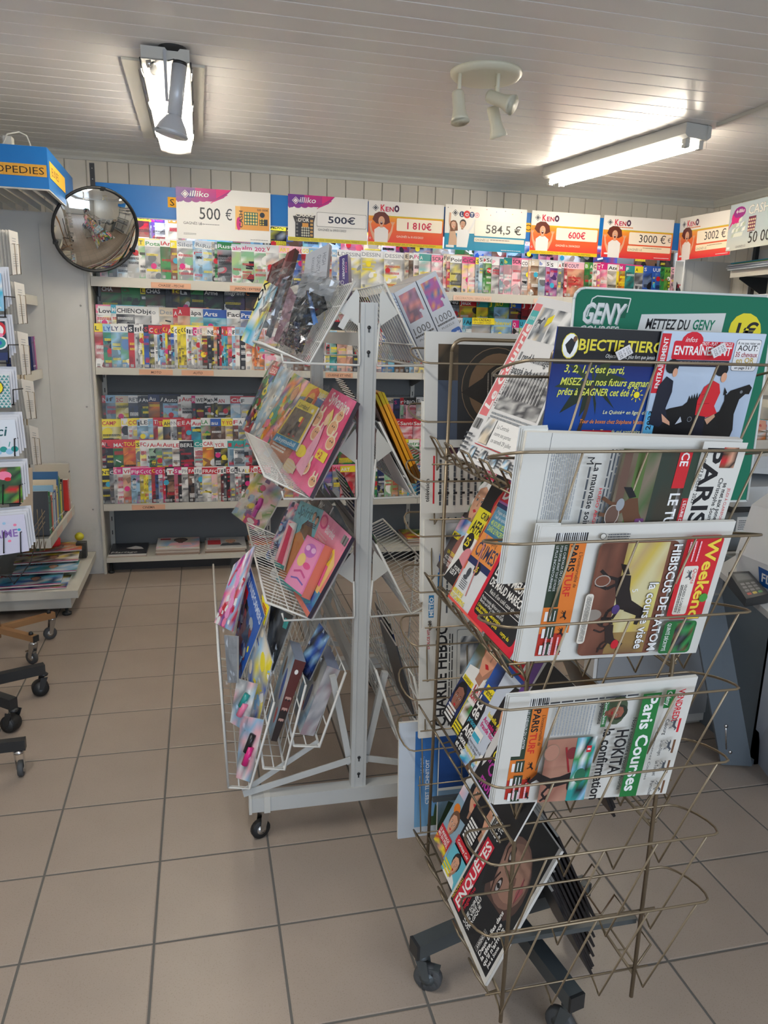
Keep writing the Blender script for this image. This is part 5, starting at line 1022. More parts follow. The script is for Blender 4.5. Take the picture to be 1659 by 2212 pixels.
# magazine ledges on the two wide sides: rails with upturned wire hooks
LT = [1.34, .98, .6, .21]
def hook_pts(zz, y, s):
    X = lambda x: x if s < 0 else 2*.7775-x
    return [(X(XL), y-.024, zz), (X(.592), y-.024, zz-.004), (X(.56), y-.024, zz+.05), (X(.56), y+.024, zz+.05), (X(.592), y+.024, zz-.004), (X(XL), y+.024, zz)]
for s in (-1, 1):
    X = lambda x: x if s < 0 else 2*.7775-x
    first = None
    for zz in LT:
        MB().tube([(X(.592), YA+.02, zz-.004), (X(.592), YB2-.02, zz-.004)], .0025, 6).build('ledge_rail', BRONZE, st); MB().tube([(X(XL), YA, zz), (X(XL), YB2, zz)], .0035, 6).build('ledge_rail', BRONZE, st)
        for k in range(5):
            y = 1.33+.117*k
            if first is None: first = MB().tube(hook_pts(zz, y, s), .0026, 6).build('hook', BRONZE, st); fb = Vector(first['_o']); f0 = Vector((0, y, zz))
            else: dup(first, fb+Vector((0, y, zz))-f0, parent=st)
        
# base: centre column, four legs, castors
MB().lathe((SX, 1.6, .1), (0, 0, 1), [(0, .001), (0, .03), (.07, .03), (.07, .018), (.6, .018), (.6, .001)], 16).build('column', GREYM, st)
for q in (0, 1): MB().bar((XL, YA+.02 if q else YB2-.02, .345), (XR, YA+.02 if q else YB2-.02, .345), .012, .012).build('cross_bar', GREYM, st)
for i, (dx, dy) in enumerate(((-.267, -.06), (.06, -.29), (.267, .06), (-.06, .29))):
    c = Vector((.76, 1.605, 0)); e = c+Vector((dx, dy, .125)); d = Vector((dx, dy, 0)).normalized()
    MB().bar(c+Vector((0, 0, .145)), e+Vector((0, 0, -.0)), .04, .04).build('leg', GREYM, st); MB().bar(e-d*.002, e+d*.006, .041, .041).build('end_cap', BLACKM, st)
    caster(st, e.x-d.x*.02, e.y-d.y*.02, .105, .037, TYRE, .022, (2.6, -.9, .6, 1.8)[i], i == 0, GREYM)

# ---------------------------------------------------------------- what the stand carries
GN = 'newspapers in the front pockets of the stand'
def front(q, z0=None): # BL BR TR TL pixels: bottoms by the frame, tops leaning on the hoop
    return [atY(*q[0], 1.21), atY(*q[1], 1.21), atY(*q[2], 1.152), atY(*q[3], 1.152)]
def paper(cor, art, lab, th=.008, name='newspaper', group=GN, cat='newspaper', m=None):
    bl, br, tr, tl = [Vector(p) for p in cor]; n = (br-bl).cross(tl-bl).normalized()
    o = sheet(name, cor, art, th, m or MATTE, None, lab, cat, group, edge=rgb(206, 204, 196))
    if name == 'magazine': return o
    mb = MB()   # loose inner sheets showing past the fold
    for k in range(3):
        s1 = (br-bl).normalized()*(-.003*(k+1)); s2 = (tl-bl).normalized()*.002*(k+1); z = -n*(.002+.002*k)
        mb.add([bl+s1+z, tl+s1+s2+z, tl+s2+z+(br-bl)*.1, bl+z+(br-bl)*.1], [(0,3,2,1)], rgb(214, 212, 204))
    mb.build('inner_page', MATTE, o, True); return o
NP = rgb(214, 212, 204)
# racing daily, first: PARIS (turned on its side)
W, H = .415, .27; a = Art(W, H, NP, 1)
a.rect(.045, .0, .045+.0008, H, 'd'); a.para(.05, .12, .105, H-.03, 14, 'e', True, .4); a.para(.05, .06, .105, .112, 14, 'e', True, .4); a.text('M', .112, H-.035, .014, 'k', rot=-90); a.blur(.045, 0, .09, .05, ['k', 'd', 'k', 'e'], 4, 4)
a.text('La mauvaise soirée de Go On Boy', .128, H-.045, .0125, 'k', rot=-90, bold=.03, width=.24); a.text('HUGO ABGERIS MEMORIAL', .146, H-.09, .006, 'r', rot=-90, bold=.02, width=.15); a.para(.116, .02, .124, H-.05, 1, 'd', True); a.para(.152, .01, .172, H-.02, 3, 'd', True)
a.blur(.175, 0, .3, H-.018, [rgb(100, 80, 66), rgb(90, 96, 64), rgb(120, 110, 90), rgb(76, 100, 60), rgb(130, 116, 100)], 6, 5); a.grad(.205, 0, .225, H-.02, rgb(76, 120, 50), rgb(90, 110, 60)); a.rect(.18, 0, .195, H-.02, rgb(104, 78, 66)); a.blur(.25, 0, .3, H-.02, [rgb(50, 60, 50), rgb(60, 56, 44)], 3, 5)
a.horse(.225, .12, .075, rgb(100, 66, 44), -62, 1, 'k'); a.rrect(.228, .1, .246, .122, .003, rgb(110, 60, 110)); a.text('4', .233, .118, .014, 'w', rot=-90); a.ell(.18, .13, .014, .02, rgb(190, 180, 170)); a.ell(.18, .13, .0125, .0185, rgb(104, 78, 66)); a.ell(.192, .15, .008, .012, 'e')
a.rect(.285, .18, .31, H-.018, rgb(200, 36, 44)); a.text('CE', .29, H-.022, .016, 'w', rot=-90, bold=.03); a.text('LE TUBE DE', .287, .17, .02, 'w', rot=-90, bold=.04, width=.13); a.rect(.314, 0, .326, .16, rgb(190, 34, 44)); a.text("L'ÉCURIE DU COMTE PIERRE DE MONT", .3175, .155, .006, 'w', rot=-90, bold=.02, width=.15)
a.rect(.326, 0, W, H, NP); a.rect(.31, .16, .326, H-.018, rgb(50, 66, 52)); a.text('JEUDI 27 JUILLET 2023', .333, H-.02, .0075, 'k', rot=-90, bold=.02, width=.1); a.text('PARIS', .338, H-.012, .034, 'k', rot=-90, bold=.06, width=.155); a.text('TURF', .338, .096, .034, 'r', rot=-90, bold=.06, width=.12)
a.text('Christophe Soumillon', .378, H-.07, .009, 'k', rot=-90, bold=.02, width=.11); a.text('se met aux poneys', .39, H-.08, .009, 'k', rot=-90, bold=.03, width=.085); a.blur(.37, H-.05, .4, H-.01, ['r', 'k', 'n', 's'], 3, 3); a.text('JEUDI À CLAIREFONTAINE', .402, H-.09, .006, 'r', rot=-90, width=.09); a.head(.375, .03, .018, 's', 'e', -90, top='d')
paper(front(((1085, 1262), (1520, 1225), (1605, 950), (1135, 930))), a, 'racing newspaper lying sideways with brown trotting horse photo, uppermost front pocket', .014)
# weekend edition
W, H = .385, .275; a = Art(W, H, NP, 2)
def turf_strip(a, x, H, green=False):
    a.bars(x-.012, H-.028, x+.05, H-.012); a.rect(x-.01, H*.42, x+.018, H-.03, rgb(44, 60, 44)); a.rect(x+.018, H*.26, x+.05, H-.03, rgb(222, 122, 44)); a.rect(x-.01, .06, x+.05, H*.42, rgb(222, 122, 44)); a.rect(x-.01, .012, x+.04, .06, rgb(186, 48, 34))
    a.text('PARIS', x+.022, H-.036, .014, 'k', rot=-90, bold=.05, width=.052); a.text('TURF', x+.022, H-.09, .014, rgb(206, 50, 36), rot=-90, bold=.05, width=.048); a.text("L'incontournable de", x+.04, H-.05, .007, 'k', rot=-90, shear=.2, width=.07)
    for k, tx in enumerate(('LE PLUS INCONTOURNABLE', 'POUR SAVOIR AVANT TOUT LE MONDE', 'LES CHEVAUX DU CANTER')): a.text(tx, x-.007+.008*k, H-.036, .005, 'w', rot=-90, width=.09)
    for k in range(3):
        y = H*.41-.035*k; a.rect(x+.002, y-.028, x+.02, y, rgb(54, 66, 50)); a.rect(x-.005, y-.026, x+.001, y-.006, 'w'); a.horse(x+.034, y-.014, .01, 'k', -90); a.para(x+.004, y-.025, x+.018, y-.003, 2, 'w', True, .3)
    a.para(x, .016, x+.035, .055, 3, 'h', True, .3)
turf_strip(a, .042, H)
a.ell(.118, H-.018, .006, .006, 'k'); a.ell(.118, H-.018, .005, .005, NP); a.para(.127, H-.026, .17, H-.012, 3, 'd')
a.rrect(.115, .012, .275, H-.03, .012, rgb(116, 70, 52)); a.blur(.12, .014, .17, H-.032, [rgb(110, 66, 50), rgb(96, 60, 46), rgb(124, 78, 60)], 3, 5); a.blur(.17, .06, .255, H-.032, [rgb(200, 176, 80), rgb(206, 196, 150), rgb(186, 160, 110), rgb(210, 200, 120)], 4, 4); a.blur(.17, .014, .255, .06, [rgb(150, 120, 70), rgb(120, 90, 60)], 3, 2)
a.horse(.185, .14, .07, rgb(36, 28, 26), -72); a.text('5', .2, .15, .012, 'w', rot=-80); a.ell(.135, .17, .016, .012, rgb(170, 160, 150)); a.ell(.135, .17, .014, .01, rgb(116, 70, 52)); a.ell(.13, .1, .018, .012, rgb(150, 140, 130)); a.ell(.175, .11, .008, .01, rgb(80, 60, 120)); a.horse(.175, .055, .04, rgb(50, 36, 32), -72); a.ell(.19, .035, .008, .01, 'r')
a.rrect(.108, .04, .124, .145, .006, rgb(222, 214, 200)); a.para(.111, .045, .121, .14, 4, 'd', True, .35)
a.text('HIBISCUS DE LATOM', .262, H-.035, .019, 'k', rot=-90, bold=.09, width=.222); a.text('HIBISCUS DE LATOM', .262, H-.036, .018, 'w', rot=-90, bold=.03, width=.22); a.text('la course visée', .232, .165, .02, 'k', rot=-90, bold=.09, width=.142); a.text('la course visée', .232, .164, .019, 'w', rot=-90, bold=.03, width=.14)
a.rrect(.285, .085, .362, H-.02, .01, rgb(204, 34, 44)); a.text('Weekend', .332, H-.025, .026, rgb(90, 30, 20), rot=-90, bold=.1, width=.166); a.text('Weekend', .332, H-.026, .025, rgb(240, 208, 70), rot=-90, bold=.05, width=.164); a.rrect(.295, .095, .325, .195, .004, rgb(224, 218, 206)); a.text('Quinté', .316, .19, .008, 'r', rot=-90, shear=.2); a.text('VENDREDI À CABOURG', .306, .158, .006, 'k', rot=-90, bold=.02, width=.06); a.para(.298, .1, .304, .158, 2, 'k', True); a.horse(.31, .178, .01, 'd', -90); a.para(.29, .205, .32, .245, 3, 'h', True, .3); a.ell(.352, .13, .009, .009, rgb(70, 150, 60))
a.rrect(.285, .012, .355, .082, .008, rgb(40, 110, 56)); a.text('QUINTÉ DÉCRYPTÉ', .292, .078, .008, 'w', rot=-90, bold=.02, width=.06); a.blur(.31, .016, .35, .078, ['k', 'g', 'd', 'n', 'k'], 4, 4)
paper(front(((1118, 1430), (1503, 1410), (1590, 1126), (1170, 1140))), a, 'racing newspaper with yellow title on red, second front pocket of the stand')
# the lower one
W, H = .38, .26; a = Art(W, H, NP, 3); turf_strip(a, .03, H)
a.para(.09, .165, .17, H-.03, 13, 'e', True, .45); a.blur(.085, .01, .145, .16, [rgb(170, 120, 100), rgb(150, 100, 84), rgb(180, 132, 112)], 3, 4); a.horse(.12, .06, .055, rgb(30, 20, 20), 12, -1); a.line([(.125, .14), (.14, .08)], .004, rgb(150, 30, 40)); a.ell(.097, .13, .016, .02, rgb(150, 120, 100)); a.ell(.097, .13, .0145, .0185, rgb(176, 126, 106)); a.ell(.14, .125, .012, .014, rgb(120, 40, 44))
a.blur(.145, .01, .185, .16, ['t', 'w', 'g', 'l', 'k', 't'], 4, 6); a.rect(.168, .125, .178, .14, 'r'); a.rect(.17, .13, .176, .134, 'w'); a.ell(.165, .07, .012, .018, rgb(40, 110, 80))
a.rect(.186, .18, .196, H-.02, rgb(50, 110, 60)); a.text('Quarté, Quinté', .188, H-.024, .006, 'w', rot=-90, width=.05); a.text('Explications', .178, H-.022, .008, 'k', rot=-90, bold=.03, width=.05); a.ell(.215, H-.045, .02, .032, rgb(70, 84, 60)); a.head(.213, H-.05, .017, rgb(150, 90, 70), rgb(40, 50, 36), -90)
a.text('HOKITA', .224, .17, .026, 'k', rot=-90, bold=.07, width=.1); a.text('la confirmation', .196, .175, .022, 'k', rot=-90, bold=.05, width=.165)
a.text('Notre consultant a trouvé sa favorite', .252, .195, .008, 'k', rot=-90, bold=.02, width=.165); a.rect(.262, .012, .3, H-.015, rgb(30, 120, 56)); a.text('Paris Courses', .27, H-.02, .026, 'w', rot=-90, bold=.06, width=.215)
a.text('VENDREDI', .336, H-.012, .014, 'r', rot=-90, bold=.05, width=.068); a.rect(.31, H-.05, .328, H-.012, rgb(30, 120, 56)); a.text('Gény', .313, H-.015, .01, 'w', rot=-90, bold=.03); a.text('> Commencez Courses', .308, .17, .006, 'k', rot=-90, width=.12)
for k, tx in enumerate(('Cabourg', 'Le Lion-d\'Angers', 'Le Touquet', 'Pornichet')): y = .185-.046*k; a.text(tx, .324, y, .008, 'k', rot=-90, bold=.02, width=.034); a.horse(.344, y-.012, .013, 'd', -90); a.rect(.352, y-.03, .357, y, 'r' if k < 1 else 'n')
a.para(.06, H-.016, .25, H-.01, 1, 'd', fill=.6)
paper(front(((1066, 1738), (1438, 1714), (1508, 1462), (1105, 1508))), a, 'racing newspaper with white title on green band, lowest filled front pocket')
# two racing magazines and the green board
W, H = .21, .297; a = Art(W, H, rgb(20, 50, 130), 4); a.grad(0, 0, W, H*.79, rgb(40, 100, 190), rgb(14, 34, 104)); a.rect(0, H*.79, W, H, 'k')
pc = rgb(30, 44, 30)
for an, L in ((20, .07), (60, .06), (100, .055), (140, .07), (175, .075), (215, .07), (250, .05), (290, .045), (330, .06)):
    e = (.085+L*math.cos(R(an)), .2+L*math.sin(R(an))-.012); a.poly([(.085, .2), ((.085+e[0])/2-.006, (.2+e[1])/2+.016), e, ((.085+e[0])/2+.006, (.2+e[1])/2-.006)], rgb(44, 60, 30) if an < 180 else pc)
a.line([(.085, .2), (.08, .15), (.06, .06)], .007, rgb(70, 56, 44))
a.poly([(0, .02), (.02, .03), (.03, .045), (.04, .035), (.055, .045), (.07, .02)], rgb(50, 44, 40)); a.ell(.028, H*.895, .016, .022, rgb(226, 210, 60)); a.ell(.028, H*.895, .0145, .0205, 'w'); a.poly([(.018, H*.9), (.028, H*.94), (.038, H*.92), (.034, H*.87), (.03, H*.845), (.024, H*.86)], 'k'); a.ell(.036, H*.935, .004, .005, 'n')
a.text('BJECTIF TIERCÉ', .045, H*.875, .019, rgb(222, 206, 60), bold=.05, width=.18); a.text('Objectif Tiercé, plus fort que jamais', .1, H*.835, .007, 'w', shear=.2, width=.1)
yc = rgb(220, 222, 90); a.text("3, 2, 1, c'est parti,", .024, H*.745, .013, yc, shear=.2, bold=.03, width=.12); a.text('MISEZ sur nos futurs gagnants', .02, H*.67, .013, yc, shear=.2, bold=.03, width=.19); a.text('prêts à GAGNER cet été !', .018, H*.61, .013, yc, shear=.2, bold=.03, width=.15); a.ell(.178, H*.62, .006, .006, 'y')
for k in range(8): an = k*math.pi/4; a.line([(.178+.008*math.cos(an), H*.62+.008*math.sin(an)), (.178+.013*math.cos(an), H*.62+.013*math.sin(an))], .0015, 'y')
a.text('Le Quinté+ en ligne de', .115, H*.5, .007, rgb(226, 226, 180), shear=.2, bold=.02, width=.09); a.text('Tour de boxes chez Stéphane Wattel', .07, H*.44, .0075, rgb(236, 140, 60), shear=.2, bold=.02, width=.135); a.text('Les Tocards qui vont faire', .1, H*.38, .007, rgb(226, 226, 160), shear=.2, bold=.02, width=.1)
a.rect(.078, .05, .14, .118, rgb(190, 30, 34)); a.text('Tous en', .09, .103, .009, 'w', shear=.2, bold=.02); a.text('Normandie !', .083, .09, .009, 'w', shear=.2, bold=.02, width=.05); a.blur(.15, .0, .21, .07, ['k', 'd', 'e', 'f'], 3, 3)
def tmag(X0, X1, art, lab, y0): # top edge on the pixel line, bottom down in the pocket
    tl = atY(X0[0], X0[1], y0); tr = atY(X1[0], X1[1], y0); d = Vector((0, .05, -.292))
    return paper([tl+d, tr+d, tr, tl], art, lab, .004, 'magazine', 'racing magazines in the top front pocket', 'magazine', GLOSSY)
o = tmag((1206, 705), (1436, 716), a, 'black and blue horse racing magazine with palm tree, top front pocket', 1.2)
W = .21; a = Art(W, H, rgb(170, 186, 204), 5); a.grad(0, 0, W, H, rgb(150, 166, 190), rgb(190, 204, 220)); a.rect(.0, H*.63, .018, H*.985, 'r'); a.text('ENTRAÎNEMENT', .014, H*.66, .009, 'w', rot=90, bold=.03, width=.09); a.rect(.0, 0, .02, H*.52, rgb(90, 170, 210)); a.text('SPECIAL ETE 2023', .014, .012, .01, 'k', rot=90, bold=.02, width=H*.48)
a.rrect(.026, H*.835, .148, H*.945, .004, rgb(206, 26, 46)); a.ell(.062, H*.94, .022, .018, rgb(206, 26, 46)); a.text('infos', .048, H*.94, .009, 'w', shear=.2); a.text('ENTRAÎNEMENT', .03, H*.865, .0155, 'w', bold=.05, width=.115); a.text('TROT - PLAT - OBSTACLE', .082, H*.922, .006, 'w', bold=.02, width=.063); a.rect(.026, H*.795, .146, H*.833, rgb(30, 32, 50)); a.text('LE MENSUEL DE TOUS LES TURFISTES', .033, H*.805, .006, 'w', bold=.03, width=.106)
a.rrect(.152, H*.775, .204, H*.965, .005, 'k'); a.rrect(.1525, H*.777, .2035, H*.963, .005, rgb(226, 226, 226))
for k, (tx, hh, c) in enumerate((('A ne pas rater en', .005, 'k'), ('AOUT:', .01, 'k'), ('35 chevaux', .009, rgb(150, 30, 50)), ('en OR', .01, rgb(190, 160, 50)), ('en page 5 à 7', .005, 'k'))): a.text(tx, .178, H*(.935-.037*k), hh, c, al='c', bold=.02, maxw=.046)
bk = rgb(18, 18, 20)
a.poly([(.02, 0), (.02, .15), (.045, .16), (.07, .165), (.085, .178), (.1, .18), (.112, .168), (.12, .14), (.118, .11), (.13, .09), (.15, .05), (.16, 0)], bk)
for q in range(7): a.poly([(.078+.005*q, .172), (.08+.005*q, .19-.002*abs(q-3)), (.085+.005*q, .174)], bk)
a.poly([(.008, .13), (.012, .2), (.025, .218), (.04, .21), (.042, .19), (.036, .16), (.044, .14), (.03, .125)], rgb(26, 30, 46)); a.ell(.032, .236, .013, .013, 'k'); a.ell(.04, .225, .005, .008, 's'); a.poly([(.03, .15), (.05, .135), (.052, .128), (.035, .135)], 's')
a.poly([(.11, .0), (.112, .1), (.12, .14), (.15, .155), (.155, .175), (.152, .19), (.157, .186), (.163, .194), (.2, .206), (.207, .2), (.204, .188), (.196, .188), (.186, .178), (.182, .15), (.188, .12), (.18, .08), (.185, 0)], bk); a.poly([(.15, .185), (.149, .2), (.157, .19)], bk)
a.poly([(.1, .148), (.098, .175), (.106, .2), (.122, .212), (.136, .206), (.142, .19), (.136, .165), (.145, .152), (.138, .148), (.12, .142)], rgb(206, 36, 46)); a.line([(.104, .185), (.118, .19)], .001, rgb(150, 20, 30)); a.line([(.1, .168), (.124, .17)], .001, rgb(150, 20, 30)); a.poly([(.098, .105), (.1, .148), (.122, .145), (.125, .1)], rgb(24, 26, 40)); a.poly([(.122, .14), (.14, .15), (.143, .145), (.13, .13)], rgb(196, 150, 120)); a.ell(.134, .232, .0135, .012, 'k'); a.ell(.142, .218, .006, .009, 's')
a.ell(.09, .14, .005, .005, rgb(120, 124, 130)); a.ell(.09, .14, .004, .004, 'k'); a.ell(.186, .192, .003, .003, rgb(120, 124, 130)); a.poly([(.062, .13), (.07, .145), (.075, .135)], rgb(190, 196, 206))
o = tmag((1433, 714), (1656, 722), a, 'pale blue horse racing magazine with red title, right in top front pocket', 1.192)
for o_, cx_, cy_ in (('a', 1348, 762), ('b', 1553, 757)):   # small jagged price tags on the covers
    c = atY(cx_, cy_, 1.19 if o_ == 'a' else 1.185); u = Vector((.88, 0, .47)); v = Vector((-.47, .1, .88)); pts = []
    a = Art(.034, .02, rgb(206, 204, 204)); a.text('22 7 23', .004, .011, .0055, 'd', width=.026); a.text('25 7 23', .004, .003, .006, 'k', width=.026)
    p = c-u*.014-v*.008; sheet('date_tag', [p, p+u*.029, p+u*.029+v*.016, p+v*.016], a, .0008, MATTE, None, 'white stamped date tag on the '+('palm tree' if o_ == 'a' else 'red-titled')+' racing magazine', 'label', 'date tags')
a = Art(.42, .42, rgb(0, 104, 76), 6); 
a.poly([(.03, .35), (.04, .385), (.112, .383), (.105, .35)], rgb(0, 84, 60)); a.line([(.028, .35), (.036, .382), (.045, .387), (.113, .385), (.108, .36)], .0022, rgb(200, 206, 200)); a.text('GENY', .018, .338, .036, rgb(150, 160, 156), bold=.07, shear=.25, width=.082); a.text('GENY', .016, .34, .036, rgb(206, 208, 204), bold=.05, shear=.25, width=.082); a.text('COURSES', .014, .322, .013, rgb(206, 208, 204), bold=.05, shear=.25, width=.078)
a.poly([(.118, .25), (.138, .358), (.316, .366), (.3, .25)], rgb(200, 200, 196)); a.text('METTEZ DU', .148, .333, .0185, 'k', bold=.05, shear=.2, width=.09); a.text('GENY', .246, .334, .0185, rgb(0, 110, 80), bold=.05, shear=.2, width=.046); a.text('DANS VOS PARIS !', .14, .31, .018, 'k', bold=.05, shear=.2, width=.15); a.ell(.362, .334, .036, .034, rgb(216, 200, 40)); a.text('1€', .34, .32, .03, 'k', bold=.07, shear=.2, width=.046)
x0, zt = .655, 1.728; m = MB(); r_ = .02; WB, HB = .42, .4; y = 1.293; bs = Vector((x0, y, zt-HB)); prof = [(0, 0), (WB, 0)]+[(WB-r_+r_*math.cos(t_), HB-r_+r_*math.sin(t_)) for t_ in (0, .5, 1.05, 1.57)]+[(r_-r_*math.sin(t_), HB-r_+r_*math.cos(t_)) for t_ in (0, .5, 1.05, 1.57)]
pf = [bs+Vector((u, 0, v)) for u, v in prof]; pb = [p+Vector((0, .005, 0)) for p in pf]; N = len(pf); m.add(pf+pb, [tuple(range(N)), tuple(range(N, 2*N))[::-1]]+[(i, i+N, (i+1) % N+N, (i+1) % N) for i in range(N)], rgb(0, 104, 76))
a.sh[0] = ([(.0, .0), (.42, 0), (.42, .38), (0, .38)], [(0,1,2,3)], rgb(0, 104, 76))
a.sh = [( [(px, py) for px, py in s_[0]], s_[1], s_[2]) for s_ in a.sh]; print_on(m, a, [bs, bs+Vector((WB, 0, 0)), bs+Vector((WB, 0, .42)), bs+Vector((0, 0, .42))], (0, -1, 0))
for p, q in zip(pf, pf[1:]+pf[:1]): m.tube([p, q], .0028, 4, rgb(206, 210, 206))
tag(m.build('advert_board', MATTE, None, True), 'green rounded advertising board with yellow 1€ disc, top of the newspaper stand', 'sign')

# left face: magazines leaning back in the hooked ledges
def onL(t, px, off=0):
    zt = LT[t]; n = Vector((-.9, 0, .44)).normalized(); return onP(px[0], px[1], Vector((.602, 1.3, zt+.004))+n*off, n)
UL = Vector((.44, 0, .9)).normalized()
def magL(t, bl, w, h, art, lab, off=0, th=.004, m=None, cat='magazine', name='magazine', group='magazines on the left face of the stand', z=None):
    if t in (1, 2): w, h = w*1.1, h*1.1
    if t == 3 and w < .23: w, h = w*1.05, h*1.1
    P0 = onL(t, bl, off); ey = Vector((0, -1, 0)); return sheet(name, [P0, P0+ey*w, P0+ey*w+UL*h, P0+UL*h], art, th, m or GLOSSY, None, lab, cat, group)
W, H = .3, .365; a = Art(W, H, rgb(222, 222, 222), 7); a.rect(.006, .1, .05, H-.015, rgb(222, 120, 124)); a.text('Le Courrier', .046, .115, .036, 'w', rot=90, bold=.04, shear=.15, width=.21); a.rect(.006, H-.06, .05, H-.03, rgb(80, 176, 176)); a.text('FOURMIES', .01, H-.05, .008, 'w', width=.036); a.text('de Fourmies', .066, .125, .014, rgb(110, 96, 96), rot=90, width=.1)
a.blur(.06, H-.09, .14, H-.02, ['e', 'w', 'd', 'a', 'e'], 4, 4); a.horse(.085, H-.05, .02, 'd'); a.poly([(.12, H-.06), (.15, H-.045), (.15, H-.03), (.12, H-.04)], 'y'); a.blur(.15, H-.09, .29, H-.02, ['w', 'e', 'w', 'd'], 6, 3)
a.text('Il rend hommage au', .065, H-.135, .018, 'd', width=.2, bold=.01); a.text('passé industriel', .065, H-.165, .018, 'd', width=.17, bold=.01); a.blur(.07, .12, .29, H-.175, [rgb(140, 140, 140), rgb(110, 110, 112), rgb(176, 176, 176), rgb(80, 80, 84), rgb(196, 196, 194)], 10, 10)
for k in range(24): a.rect(.08+.008*k, .15, .083+.008*k, .2+.001*k, rgb(90, 90, 92) if k % 2 else rgb(200, 200, 200))
a.para(.07, .1, .29, .115, 2, 'e', fill=.5); a.bars(.008, .07, .045, .092); a.blur(.07, .045, .12, .1, ['e', 'a', 'w', 'd'], 3, 3); a.rect(.125, .042, .29, .1, 'w'); a.text('La Centrale', .135, .084, .009, 'd', width=.06); a.text('ouvre ses portes', .135, .069, .009, 'd', width=.085); a.text('ce samedi 29 juillet', .135, .054, .009, 'd', width=.1); a.line([(.065, .04), (.295, .04)], .0015, 'r'); 
for k in range(4): a.blur(.055+.06*k, .008, .085+.06*k, .034, ['e', 'w', 'd', 'l'], 3, 3); a.para(.088+.06*k, .01, .11+.06*k, .03, 3, 'd')
a.para(.008, .01, .045, .06, 5, 'd')
P0_ = onL(0, (985, 985), .004); nC = Vector((-.9, -.12, .42)); sheet('newspaper', [P0_, onP(1110, 1040, P0_, nC), onP(1270, 662, P0_, nC), onP(1165, 640, P0_, nC)], a, .012, MATTE, None, 'regional newspaper with pink title band leaning on the stand\'s top left ledge', 'newspaper', 'newspaper on top left ledge')
W, H = .22, .3
def cv(bg, seed): return Art(W, H, bg, seed)
a = cv(rgb(70, 60, 60), 8); a.rect(0, .25, W, H, rgb(214, 40, 90)); a.text("L'ENVERS", .01, .262, .02, 'w', bold=.03, width=.09); a.text('DU', .11, .258, .03, 'w', bold=.04); a.blur(0, .16, W, .25, ['g', 'k', rgb(60, 110, 60)], 4, 3); a.head(.05, .19, .045, 's', 'w'); a.blur(0, .09, .09, .14, ['l', 'h', 'b'], 3, 3); a.rect(.0, .085, .05, .1, 'y'); a.text('MEL', .006, .088, .01, 'k', bold=.03); a.ell(.07, .06, .03, .045, rgb(150, 90, 80)); a.text('UN TERRIBLE', .02, .045, .009, 'y', bold=.03); a.text('ACCIDENT', .02, .032, .009, 'w', bold=.03); a.text('PLUS QUE', .02, .019, .009, 'w', bold=.03); a.ell(.12, .03, .01, .008, 'm')
magL(1, (943, 1222), W, H, a, 'celebrity magazine with crimson title, innermost on the second left ledge', .002)
a = cv(rgb(232, 232, 228), 9); a.rect(0, .19, W, H, 'k'); a.head(.1, .2, .04, 's', 'r'); a.rect(0, .12, W, .19, rgb(226, 216, 40)); a.text('CRIME', .03, .168, .016, 'k', bold=.04); a.text('AFFAIRE', .01, .13, .03, 'k', bold=.05, width=.1); a.ell(.035, .105, .024, .024, 'k'); a.text('25', .018, .094, .02, 'y', bold=.05); a.ell(.06, .06, .03, .035, rgb(220, 140, 150)); a.poly([(.0, .0), (.03, .06), (.07, .05), (.08, 0)], 'k'); a.text('LES P', .02, .02, .012, 'w', bold=.04); a.text('POURQUOI', .03, .034, .009, 'w', bold=.03)
magL(1, (958, 1246), W, H, a, 'yellow and white crime magazine with black 25 disc, second left ledge', .008)
a = cv(rgb(216, 220, 224), 10); a.rect(0, .245, W, H, rgb(176, 110, 180)); a.rect(0, .25, .05, H-.004, rgb(206, 30, 60)); a.text('D', .008, .256, .034, 'w', bold=.06); a.text('DETECTIVE', .055, .256, .034, rgb(214, 216, 224), bold=.05, width=.16); a.rect(0, .235, W, .245, 'f'); a.rect(0, .075, .006, .235, rgb(230, 120, 60)); a.grad(.006, .17, W, .235, rgb(40, 110, 150), rgb(100, 160, 190)); a.text('Piégée dans', .02, .222, .008, 'w'); a.text("l'œil du cyclone", .02, .21, .008, 'w'); a.text('40 JOURS SEULE', .016, .193, .012, rgb(206, 226, 90), bold=.03, width=.09); a.text('DANS LE PACIFIQUE', .016, .178, .012, rgb(206, 226, 90), bold=.03, width=.1)
a.rect(0, .11, W, .17, rgb(232, 146, 70)); a.text('Camping', .045, .155, .011, 'k'); a.text('CRIMES', .012, .118, .033, rgb(60, 66, 96), bold=.02, width=.11); a.rect(0, .095, W, .11, 'f'); a.ell(.065, .093, .016, .015, 'k'); a.text('25', .053, .086, .013, 'y', bold=.05); a.line([(.03, .17), (.06, .09), (.075, .03)], .006, rgb(196, 130, 130)); a.ell(.035, .075, .01, .012, 'd'); a.ell(.03, .062, .012, .005, 'd'); a.para(.02, .035, .055, .058, 5, 'd', fill=.4); a.text('MEURTRE', .006, .02, .01, 'y', bold=.04); a.text('AU CAMPING', .006, .008, .01, 'y', bold=.04); a.rect(0, 0, W, .006, rgb(230, 90, 80)); a.rect(0, 0, .003, H, rgb(230, 90, 60))
magL(1, (969, 1289), W, H, a, 'purple-titled detective magazine about camping crimes, second left ledge', .014)
